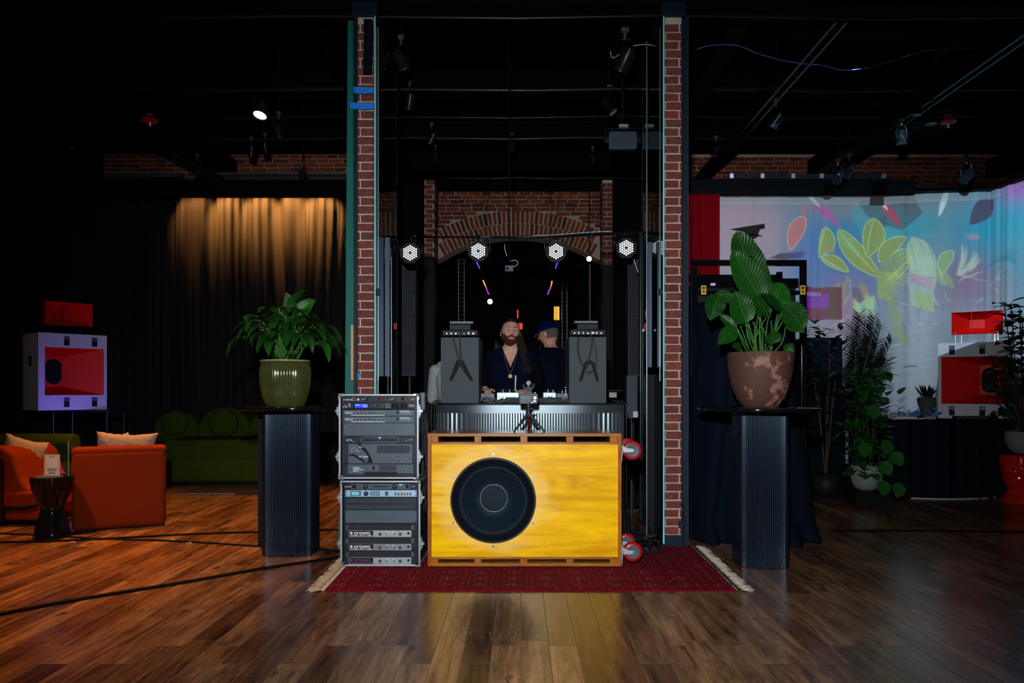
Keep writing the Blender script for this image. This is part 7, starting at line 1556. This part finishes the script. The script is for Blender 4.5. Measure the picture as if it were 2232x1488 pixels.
for (px, py, Y, rot, sc_, lab) in ((1362, 132, 6.4, (.5, .45, 0), 1.3, 'large black spotlight with a visible face, left of the right pillar top'), (893, 222, 8.0, (.5, .1, .3), 1.1, 'dark spotlight on the second pipe row behind the left pillar'),
        (1328, 234, 8.0, (-.2, -.6, 0), 1.1, 'dark spotlight on the second pipe row, left of the grey panel light'), (1433, 236, 8.0, (-.2, .7, 0), .9, 'dark spotlight close to the right pillar, second pipe row'),
        (941, 303, 9.2, (.4, .5, 0), .9, 'small spotlight on the third pipe row at left centre'), (1116, 321, 9.2, (.3, 0, 0), .8, 'small spotlight in the middle of the third pipe row'), (949, 345, 9.9, (.2, .2, 0), .8, 'small spotlight below the third pipe row, above the far left pier'),
        (1292, 348, 9.9, (.2, -.2, 0), .8, 'small spotlight above the far right pier'), (608, 287, 8.2, (.7, .1, 0), 1.0, 'unlit round spotlight just right of the glowing lamp'), (578, 322, 9.0, (.4, 0, 0), .8, 'lower unlit spotlight under the glowing lamp'), (548, 330, 9.0, (.4, .3, 0), .8, 'unlit spotlight lower left of the glowing lamp'),
        (1826, 386, 8.9, (1.1, -.4, 0), 1.0, 'left one of the paired grey-faced spotlights above the projection'), (1851, 374, 8.9, (1.1, .4, 0), 1.0, 'right one of the paired grey-faced spotlights above the projection'), (2107, 384, 8.9, (1.0, .3, 0), 1.1, 'round spotlight with ring face above the projection at right'),
        (1692, 262, 7.6, (.6, .6, 0), 1.0, 'dark spotlight in front of the diagonal beam at upper right'), (1965, 300, 7.6, (0, 0, 0), .9, 'hanging black tube lamp under the right duct, left one'), (2030, 258, 7.6, (0, 0, 0), .9, 'hanging black tube lamp under the right duct, right one'), (2000, 240, 7.9, (0, .1, 0), .8, 'hanging black tube lamp under the right duct, middle one'),
        (1560, 330, 8.5, (.2, .3, 0), .8, 'small dark spotlight right of the right pillar'), (150, 310, 8.5, (.3, -.5, 0), .9, 'dark spotlight under the left ceiling beam'), (430, 370, 9.6, (.2, 0, 0), .9, 'dark spotlight above the left end of the lit curtain'), (660, 385, 9.6, (.2, 0, 0), .9, 'dark spotlight above the right end of the lit curtain')):
    track_spot(lab, W3(px, py, Y), rot, s0, sc_)
# glowing lamp
g = thing('glowing_downlight', 'glowing warm ceiling spotlight left of the left brick pillar', 'spotlight', W3(567, 250, 7.9)); g.rotation_euler = (-.35, .12, 0)
b = bm_(); lathe(b, [(.03, .16), (.055, .14), (.075, .05), (.078, -.01), (.070, -.012), (.068, .02)], 32); obj('lamp_head', b, mat('lamp_housing_b', (.02, .02, .022), .4), g, smooth='auto')
b = bm_(); lathe(b, [(.068, -.002), (.001, -.001)], 32, cap=False); obj('lit_lens', b, lampw, g)
b = bm_(); cyl(b, (-.095, .0, .0), (-.095, .0, .22), .016); cyl(b, (-.095, 0, .06), (-.06, 0, .06), .008); obj('drop_rod', b, navyp, g)
b = bm_(); cyl(b, (-.095, 0, .21), (-.095, .0, 1.15), .010); o = obj('ceiling_rod', b, black, g); o.rotation_euler = (.35, -.12, 0)
# wash panel light
wp = thing('panel_light', 'grey rectangular panel light hanging left of the right brick pillar', 'stage light', W3(1358, 305, 6.9)); k = 6.9 / F
b = bm_(); prism(b, rrect(61 * k, 38 * k, .02, 5), 0, .06); obj('housing', b, bluegrey, wp, bevel=.004); b = bm_(); prism(b, rrect(50 * k, 28 * k, .012, 5), -.003, 0); obj('front_glass', b, mat('panel_glass', (.045, .06, .075), .25, bump=.4, bs=50), wp)
b = bm_(); 
for sg_ in (-1, 1): prism(b, [(sg_ * 30 * k, 6 * k), (sg_ * 42 * k, 1 * k), (sg_ * 42 * k, -2 * k), (sg_ * 30 * k, -6 * k)], .02, .04)
tube(b, [(-36 * k, .03, 0), (-36 * k, .03, 26 * k), (36 * k, .03, 26 * k), (36 * k, .03, 0)], .006, 6); cyl(b, (0, .03, 26 * k), (0, .03, 5.3 - wp.location.z), .01); obj('yoke', b, blackmet, wp)
b = bm_(); bx(b, X(1349, 6.9), X(1369, 6.9), 6.88, 6.92, Z(278, 6.9), Z(272, 6.9)); tag(obj('cable_connector', b, silver), 'small silver connector above the grey panel light', 'connector')
# red sprinkler-like alarm bells
for (px, py, Y, lab) in ((327, 266, 8.2, 'round red ceiling alarm above the left lounge'), (2067, 268, 8.2, 'round red ceiling alarm under the right duct')):
    o = thing('ceiling_alarm', lab, 'alarm', W3(px, py, Y), 0, 'red ceiling alarms'); b = bm_(); lathe(b, [(.02, -.012), (.06, -.010), (.085, .006), (.085, .022), (.07, .045), (.03, .06)], 32); obj('red_dome', b, mat('alarm_red', (.5, .01, .012), .3), o, smooth='auto')
    b = bm_(); cyl(b, (0, 0, -.05), (0, 0, -.012), .018, .03, 16); cyl(b, (0, 0, .06), (0, 0, .085), .05, .05, 20); obj('metal_base', b, steel, o, smooth='auto'); b = bm_(); cyl(b, (0, 0, .085), (0, 0, 1.0), .008); obj('drop_pipe', b, blackmet, o)
# blue cable at upper right, small cables
Yw = 6.3; pts = [W3(px, py, Yw) for px, py in ((1517, 108), (1550, 99), (1605, 99), (1650, 116), (1700, 130), (1745, 138), (1790, 142), (1835, 152), (1880, 149), (1940, 134), (2000, 115), (2060, 104), (2110, 106), (2150, 96), (2185, 84), (2222, 58), (2260, 40))]
b = bm_(); tube(b, spline(pts, 8), .0042, 6); tag(obj('blue_cable', b, mat('blue_cable', (.06, .13, .42), .35), smooth=True), 'long wavy blue cable hanging under the ceiling at upper right', 'cable')
b = bm_(); tube(b, spline([W3(1330, 110, 6.45), W3(1334, 125, 6.45), W3(1345, 122, 6.45), W3(1375, 102, 6.45), W3(1410, 97, 6.45), W3(1432, 103, 6.45)], 6), .0035, 6); tag(obj('thin_spotlight_cable', b, cable_w, smooth=True), 'thin pale cable looping from the large right spotlight', 'cable')
b = bm_(); tube(b, spline([W3(1100, 530, 7.2), W3(1101, 545, 7.2), W3(1105, 558, 7.2)], 5), .0035, 6); tube(b, spline([W3(1111, 569, 7.2), W3(1124, 567, 7.2), W3(1129, 573, 7.2), W3(1124, 580, 7.2), W3(1118, 580, 7.2)], 6), .0035, 6); tag(obj('white_loop_cable', b, cable_w, smooth=True), 'short white looping cable under the middle of the light bar', 'cable')
b = bm_(); bx(b, X(1101, 7.2), X(1119, 7.2), 7.2, 7.26, Z(591, 7.2), Z(578, 7.2)); o = tag(obj('small_projector', b, mat('teal_box', (.05, .11, .13), .4), bevel=.003), 'small teal-grey box hanging below the white loop cable', 'projector'); q = bm_(); cyl(q, (X(1106, 7.19), 7.195, Z(585, 7.19)), (X(1106, 7.19), 7.2, Z(585, 7.19)), .014); obj('round_lens', q, carcass, o); q = bm_(); cyl(q, (X(1110, 7.23), 7.23, Z(578, 7.2)), (X(1110, 7.23), 7.23, 5.3), .006, seg=8); obj('drop_rod', q, black, o)
b = bm_(); tube(b, spline([W3(1150, 514, 6.55), W3(1220, 511, 6.55), W3(1300, 505, 6.55), W3(1334, 505, 6.55)], 5), .003, 5); tag(obj('pale_bar_cable', b, cable_w, smooth=True), 'thin pale cable lying along the light bar', 'cable')
b = bm_(); tube(b, spline([W3(1381, 563, 6.55), W3(1386, 580, 6.55), W3(1391, 594, 6.55)], 5), .004, 5); tag(obj('short_white_cable', b, cable_w, smooth=True), 'short white cable hanging from the rightmost round light', 'cable')
# far room behind the stage: neon tubes, lamps, signs
for (pts_, m_, lab) in ((((1039, 571), (1045, 584)), tube_v, 'short violet neon tube below the second round light'), (((1053, 611), (1059, 625)), tube_y, 'yellow upper piece of the left slanting neon tube'), (((1059, 625), (1062, 633)), tube_r, 'red middle piece of the left slanting neon tube'), (((1062, 633), (1065, 641)), tube_v, 'violet lower piece of the left slanting neon tube'),
        (((1215, 572), (1211, 584)), tube_v, 'short violet neon tube below the third round light'), (((1203, 613), (1201, 624)), tube_y, 'yellow upper piece of the right slanting neon tube'), (((1201, 624), (1197, 633)), tube_r, 'red middle piece of the right slanting neon tube'), (((1197, 633), (1194, 641)), tube_v, 'violet lower piece of the right slanting neon tube')):
    b = bm_(); a, c = W3(*pts_[0], 11.0), W3(*pts_[1], 11.0 + .3); cyl(b, a, c, .010, seg=8); o = tag(obj('neon_tube', b, m_), lab, 'neon tube', 'neon tubes behind the stage'); q = bm_(); cyl(q, a, (a[0], a[1], 5.3), .002, seg=6); obj('hanging_wire', q, black, o)
for (px, py, Y, r, m_, lab) in ((1068, 657, 13, .045, lampw, 'small glowing round lamp in the far room'), (1284, 564, 11.5, .04, lampw, 'small glowing lamp by the far right pier')):
    b = bm_(); ball(b, W3(px, py, Y), r); o = tag(obj('glowing_lamp', b, m_, smooth=True), lab, 'lamp'); q = bm_(); cyl(q, W3(px, py - 4, Y), (X(px, Y), Y, 5.25), .006); obj('lamp_cord', q, blackmet, o)
b = bm_(); bx(b, X(1069, 12.8), X(1074, 12.8), 12.8, 12.84, 0, 1.9); tag(obj('brown_post', b, mat('brown_wood', (.12, .05, .02), .5)), 'thin brown post below the far glowing lamp', 'post')
b = bm_(); bx(b, X(1284, 12.0), X(1287.5, 12.0), 12.0, 12.03, .0, Z(575, 12)); tag(obj('brown_post', b, mat('brown_wood_b', (.14, .055, .02), .5)), 'thin brown vertical post below the right far lamp', 'post')
b = bm_(); bx(b, X(1208, 12.5), X(1219, 12.5), 12.5, 12.6, Z(697, 12.5), Z(668, 12.5)); o = tag(obj('amber_window_sign', b, lampo), 'amber glowing slatted panel in the far room above the blue cap', 'sign')
q = bm_()
for k in range(8): bx(q, X(1209, 12.45), X(1216, 12.45), 12.48, 12.495, Z(670 + k * 3.6, 12.45) - .004, Z(670 + k * 3.6, 12.45) + .004)
obj('dark_slats', q, carcass, o); q = bm_(); bx(q, X(1207, 12.5), X(1220, 12.5), 12.5, 12.6, 0, Z(697, 12.5)); obj('dark_post', q, black, o)
b = bm_(); bx(b, X(1128.5, 13), X(1139, 13), 13, 13.05, Z(717, 13), Z(704, 13)); tag(obj('red_glowing_sign', b, lampr), 'small red glowing sign at the right of the dj head', 'sign')
q = bm_(); bx(q, X(1128, 13.06), X(1140, 13.06), 13.052, 13.10, 0, Z(702, 13)); tag(obj('black_post', q, black), 'thin black post in the far room carrying the small red signs', 'post')
b = bm_(); bx(b, X(1127, 13), X(1130, 13), 13, 13.05, Z(693, 13), Z(675, 13)); tag(obj('red_light_strip', b, lampr), 'thin red vertical light strip above the dj head', 'light')
# ladder-like brick strips / shelving towers in the far room
for (pa, pb, pt, pbot, Y, lab) in ((999, 1012, 565, 637, 12.0, 'far brick strip seen left below the arch'), (1225, 1236, 612, 700, 12.5, 'far grey ladder-like truss right of the dj')):
    b = bm_(); x0, x1, z0, z1 = X(pa, Y), X(pb, Y), Z(pbot, Y), Z(pt, Y); cyl(b, (x0, Y, 0), (x0, Y, z1), .008); cyl(b, (x1, Y, 0), (x1, Y, z1), .008); n_ = int((z1 - z0) / .07)
    for q in range(n_ * 3): 
        if z1 - q * .07 > 0.1: cyl(b, (x0, Y, z1 - q * .07), (x1, Y, z1 - q * .07), .005, seg=6)
    tag(obj('ladder_truss', b, steel), lab, 'truss')
# palm-like plant behind the dj
o = thing('background_palm', 'spiky dark palm behind the two people at the counter', 'plant', (X(1160, 7.6), 7.6, 0)); b, st_ = bm_(), bm_(); random.seed(44); R = random.Random(44)
def frond2(base, tip, sag):
    pts = spline([base, (base + tip) / 2 + Vector((0, 0, sag)), tip], 12); tube(st_, pts, .006, 5)
    for q in range(18):
        i = int((.3 + .7 * q / 17) * (len(pts) - 1)); p = pts[i]; d = (pts[min(i + 1, len(pts) - 1)] - pts[max(i - 1, 0)]).normalized(); s_ = d.cross(Vector((0, 1, .1))).normalized()
        for sg_ in (-1, 1): leaf(b, p, d * .7 + s_ * sg_ * .8, .17, .016, droop=.3, cup=.2, seg=4)
for k in range(12): a = PI * (k + .5) / 12; frond2(Vector((0, 0, 1.0)), Vector((.62 * math.cos(a), R.uniform(-.15, .2), 1.15 + .50 * math.sin(a))), .1)
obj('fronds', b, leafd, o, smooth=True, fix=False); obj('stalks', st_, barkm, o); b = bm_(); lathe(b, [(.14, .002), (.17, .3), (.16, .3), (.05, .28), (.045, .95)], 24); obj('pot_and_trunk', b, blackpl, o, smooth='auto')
# bits of paper on the floor
for (px, py) in ((158, 1183), (375, 1178), (412, 1185)):
    b = bm_(); Yq = 1920 / (py - 850.); tube(b, [(X(px, Yq) - .02, Yq, .004), (X(px, Yq), Yq + .01, .009), (X(px, Yq) + .02, Yq, .004)], .004, 5); tag(obj('paper_scrap', b, paper), 'tiny pale scrap lying by the crossing floor cables at left', 'scrap', 'tiny scraps by the floor cables')
# cable coil box on the right pillar foot
b = bm_(); tube(b, spline([W3(1484, 1100, 5.6), W3(1488, 1093, 5.6), W3(1489, 1110, 5.6), W3(1489, 1150, 5.6), W3(1487, 1185, 5.6)], 6), .006, 6); bx(b, X(1481, 5.6), X(1489, 5.6), 5.6, 5.64, Z(1150, 5.6), Z(1138, 5.6)); tag(obj('pillar_cable', b, navyp, smooth='auto'), 'dark cable with a plug running down the foot of the right brick pillar', 'cable')

# ================================================================ PROJECTOR PICTURE (thrown on the sheer curtain by a real projector lamp)
IW, IH = 940, 520; PX0, PY0 = 1490, 385          # picture covers these photo pixels on the curtain plane
yy_, xx_ = np.mgrid[0:IH, 0:IW]; gx = xx_ + PX0; gy = yy_ + PY0
def LC(*c): return np.array(lin(c))
img = np.zeros((IH, IW, 3))
def inside(poly):
    m = np.zeros((IH, IW), bool); n_ = len(poly); j = n_ - 1
    for i in range(n_):
        xi, yi = poly[i]; xj, yj = poly[j]
        if yi != yj: m ^= ((yi > gy) != (yj > gy)) & (gx < (xj - xi) * (gy - yi) / (yj - yi) + xi)
        j = i
    return m
def blob(cx, cy, rx_, ry_, p=2): return np.exp(-((abs(gx - cx) / rx_) ** p + (abs(gy - cy) / ry_) ** p))
def mixm(c, w): 
    global img
    img = img * (1 - w[..., None]) + LC(*c) * w[..., None]
img[:] = LC(120, 132, 145)
mixm((150, 130, 150), blob(1620, 500, 90, 130)); mixm((60, 110, 165), blob(1790, 540, 75, 110, 4)); mixm((10, 120, 165), blob(1850, 500, 60, 60)); mixm((20, 140, 160), blob(1990, 490, 80, 60)); mixm((25, 135, 165), blob(2140, 520, 90, 110)); mixm((20, 150, 175), blob(2215, 480, 60, 90))
mixm((60, 105, 160), blob(1850, 620, 110, 50)); mixm((110, 120, 130), blob(1870, 450, 190, 30)); mixm((135, 115, 140), blob(1850, 680, 60, 70)); mixm((110, 130, 145), blob(2010, 760, 100, 110)); mixm((140, 155, 170), blob(2000, 800, 40, 160)); mixm((120, 100, 130), blob(2110, 620, 60, 60)); mixm((160, 120, 180), blob(2222, 430, 30, 40))
rs = np.random.RandomState(3)
def poly(c, pts, a=1.0, edge=None):
    m = inside(pts).astype(float); 
    for _ in range(2): m = (m + np.roll(m, 1, 0) + np.roll(m, -1, 0) + np.roll(m, 1, 1) + np.roll(m, -1, 1)) / 5
    mixm(c, m * a)
    if edge is not None:
        e = np.clip(4 * m * (1 - m), 0, 1) * .8; mixm(edge, e)
def leafpoly(x0, y0, x1, y1, w, n_=14, bend=0.0):
    L_, R_ = [], []; dx, dy = x1 - x0, y1 - y0; ln = math.hypot(dx, dy); nx_, ny_ = -dy / ln, dx / ln
    for i in range(n_ + 1):
        t_ = i / n_; b_ = bend * math.sin(PI * t_); ww = w * math.sin(PI * t_ ** .8) ** .8 / 2 if 0 < t_ < 1 else 0; cxp, cyp = x0 + dx * t_ + nx_ * b_, y0 + dy * t_ + ny_ * b_
        L_.append((cxp + nx_ * ww, cyp + ny_ * ww)); R_.append((cxp - nx_ * ww, cyp - ny_ * ww))
    return L_ + R_[::-1]
G_, GE = (128, 150, 70), (150, 200, 140)
poly((40, 150, 165), [(1850, 455), (1905, 430), (1960, 450), (1985, 500), (1940, 540), (1880, 520)], .6)
poly((55, 55, 72), [(1870, 440), (1920, 425), (1990, 430), (2010, 470), (1965, 505), (1925, 490), (1890, 470)], .55)
poly((150, 80, 150), leafpoly(1770, 435, 1832, 495, 16)); poly((170, 190, 200), leafpoly(1758, 422, 1788, 452, 8))
poly((150, 65, 90), leafpoly(1915, 430, 1965, 500, 18)); poly((170, 200, 205), leafpoly(1905, 420, 1935, 460, 9)); poly((165, 190, 195), leafpoly(2065, 418, 2045, 480, 14)); poly((60, 70, 90), leafpoly(2165, 445, 2115, 500, 44)); poly((55, 75, 110), leafpoly(1925, 470, 1925, 500, 16), .7)
poly((170, 105, 100), leafpoly(1752, 470, 1722, 545, 34, bend=4), .85, (190, 160, 150)); poly((170, 100, 110), leafpoly(1756, 445, 1748, 470, 10), .7)
poly(G_, leafpoly(1800, 495, 1785, 560, 34, bend=-10), .9, GE); poly(G_, leafpoly(1790, 560, 1850, 592, 26, bend=-4), .9, GE); poly((150, 140, 90), [(1795, 540), (1820, 540), (1818, 552), (1800, 552)], .8)
poly(G_, leafpoly(1826, 500, 1920, 605, 42, bend=6), .95, GE); poly((120, 170, 130), leafpoly(1826, 500, 1880, 560, 24, bend=3), .5); poly(G_, leafpoly(1905, 475, 1890, 560, 48, bend=-6), .9, GE); poly((120, 140, 95), leafpoly(1905, 480, 1898, 545, 14), .7)
poly(G_, leafpoly(1915, 570, 1975, 520, 34, bend=-8), .85, GE); poly((135, 165, 100), leafpoly(1925, 620, 2000, 545, 50, bend=-10), .8, GE); poly((165, 190, 160), leafpoly(1985, 520, 2035, 640, 60), .6)
for (a, c) in ((1935, 545), (1950, 548), (1962, 556), (1968, 568), (1970, 580)): poly((110, 140, 110), leafpoly(1912, 606, a + 15, c, 10, bend=-5), .8)
for i in range(12): poly((140, 165, 100), leafpoly(1915, 590, 1930 + i * 6, 700 - i * 9, 8, bend=6), .6)
poly((120, 145, 95), [(1905, 590), (1925, 590), (1960, 680), (1985, 760), (1960, 755), (1925, 670)], .6)
for i in range(26):
    a = rs.uniform(0, 3.14); x_, y_ = 1850 + 45 * math.cos(a) + rs.uniform(-8, 8), 640 - 35 * math.sin(a) + rs.uniform(-8, 20); poly((150, 140, 90), leafpoly(x_, y_, x_ + rs.uniform(-28, 28), y_ + rs.uniform(25, 70), 5, bend=rs.uniform(-6, 6)), .55)
for i in range(10): x_ = rs.uniform(1855, 1905); poly((150, 190, 150), leafpoly(x_, rs.uniform(630, 660), x_ + rs.uniform(-25, 20), rs.uniform(680, 715), 12, bend=4), .6)
poly((70, 70, 110), leafpoly(1862, 625, 1875, 660, 22), .7); poly((90, 120, 165), leafpoly(1915, 650, 1930, 700, 30), .6)
poly((150, 190, 170), [(1990, 560), (2035, 570), (2035, 690), (1985, 670), (1975, 610)], .5); poly((160, 110, 165), [(1978, 598), (2034, 612), (2034, 640), (1980, 620)], .5); poly((140, 165, 120), [(1990, 640), (2030, 650), (2034, 690), (2000, 680)], .8)
for i in range(16): a = rs.uniform(-1.5, .3); poly((150, 175, 165), leafpoly(2085, 610, 2085 + 60 * math.cos(a), 600 + 60 * math.sin(a), 7, bend=6), .5)
poly((130, 165, 100), leafpoly(2075, 555, 2050, 610, 30, bend=6), .7, GE); poly((135, 165, 110), leafpoly(2040, 600, 2080, 640, 26), .6)
poly((160, 130, 150), leafpoly(2105, 525, 2140, 530, 14), .6)
# red block at the left, black and magenta blocks, soft shadow of the plant
mixm((150, 165, 172), ((gy < 447) & (gy > 420)) * .35)
mixm((30, 150, 175), blob(2290, 560, 60, 150)); mixm((150, 90, 170), blob(2300, 440, 90, 50)); mixm((40, 110, 150), blob(2330, 680, 80, 90))
for i in range(60):
    x_, y_ = rs.uniform(1830, 2190), rs.uniform(600, 760); a = rs.uniform(0, 6.28); l_ = rs.uniform(15, 45); poly(((150, 170, 140), (120, 100, 150), (170, 180, 175), (60, 110, 150))[i % 4], leafpoly(x_, y_, x_ + l_ * math.cos(a), y_ + l_ * math.sin(a), rs.uniform(2, 6), bend=rs.uniform(-6, 6)), .45)
for (x0_, y0_, x1_, y1_) in ((1826, 500, 1920, 605), (1905, 475, 1890, 560), (1800, 495, 1785, 560), (1790, 560, 1850, 592), (1925, 620, 2000, 545)): poly((170, 205, 130), leafpoly(x0_, y0_, x1_, y1_, 2.5, bend=3), .8)
for i in range(9): poly((20, 120, 140), leafpoly(2150 + 8 * i, 600 - i * 4, 2185 + 6 * i, 560 + 10 * i, 8, bend=4), .4); poly((70, 140, 160), leafpoly(1960 + 20 * i, 520, 1975 + 20 * i, 560 + rs.uniform(0, 30), 6), .35)
poly((45, 15, 45), [(1675, 563), (1700, 552), (1735, 548), (1730, 556), (1755, 560), (1700, 566)], .9); poly((30, 45, 130), [(1722, 552), (1745, 546), (1758, 550), (1745, 560), (1724, 562)], .9)
blk = ((gx > 1755) & (gx < 1835) & (gy > 625) & (gy < 697)).astype(float); mixm((95, 0, 60), blk); mixm((110, 10, 150), blk * ((gy > 640) & (gy < 672) & (gx < 1808))); mixm((120, 100, 170), blk * ((gy > 636) & (gy < 645) & (gx < 1790))); mixm((75, 60, 10), blk * ((gx > 1806) & (gx < 1822)))
# distribution falls off below
img *= (0.92 + 0.16 * rs.rand(IH, 1, 1).repeat(IW, 1)) 
img *= (1 - 0.45 * np.clip((gy - 700) / 200, 0, 1))[..., None]
pic = bpy.data.images.new('projected_picture', IW, IH, float_buffer=True); pic.colorspace_settings.name = 'Linear Rec.709'
img = img ** 1.15
buf = np.ones((IH, IW, 4), np.float32); buf[..., :3] = np.clip(img, 0, 1)[::-1]; pic.pixels.foreach_set(buf.ravel()); pic.update(); pic.pack()
P_ = Vector((3.1, 5.2, 3.95)); SYp = SY
l = bpy.data.lights.new('video_projector', 'SPOT'); l.energy = 2000; l.spot_size = math.radians(150); l.spot_blend = 0.0; l.shadow_soft_size = 0.004
po = bpy.data.objects.new('video_projector', l); COL.objects.link(po); po.location = P_; po.rotation_euler = (PI / 2, 0, 0)
l.use_nodes = True; nt = l.node_tree; N = nt.nodes; em = N['Emission'] if 'Emission' in N else N.new('ShaderNodeEmission')
tc = N.new('ShaderNodeTexCoord'); sp = N.new('ShaderNodeSeparateXYZ'); nt.links.new(tc.outputs['Normal'], sp.inputs[0])
nz_ = math_n(nt, 'MULTIPLY', sp.outputs[2], -1.0); uu = math_n(nt, 'DIVIDE', sp.outputs[0], nz_); vv = math_n(nt, 'DIVIDE', sp.outputs[1], nz_)
D_ = SYp - P_.y; xa_, xb_ = (X(PX0, SYp) - P_.x) / D_, (X(PX0 + IW, SYp) - P_.x) / D_; za_, zb__ = (Z(PY0 + IH, SYp) - P_.z) / D_, (Z(PY0, SYp) - P_.z) / D_
u01 = math_n(nt, 'DIVIDE', math_n(nt, 'SUBTRACT', uu, xa_), xb_ - xa_); v01 = math_n(nt, 'DIVIDE', math_n(nt, 'SUBTRACT', vv, za_), zb__ - za_)
cb = N.new('ShaderNodeCombineXYZ'); nt.links.new(u01, cb.inputs[0]); nt.links.new(v01, cb.inputs[1])
it = N.new('ShaderNodeTexImage'); it.image = pic; it.extension = 'CLIP'; nt.links.new(cb.outputs[0], it.inputs[0])
nt.links.new(it.outputs['Color'], em.inputs['Color'])
# a lens does not dim towards the frame corners: compensate the spread over the flat curtain
ln2 = math_n(nt, 'ADD', math_n(nt, 'ADD', math_n(nt, 'MULTIPLY', uu, uu), math_n(nt, 'MULTIPLY', vv, vv)), 1.0)
nt.links.new(math_n(nt, 'POWER', ln2, 1.5), em.inputs['Strength'])
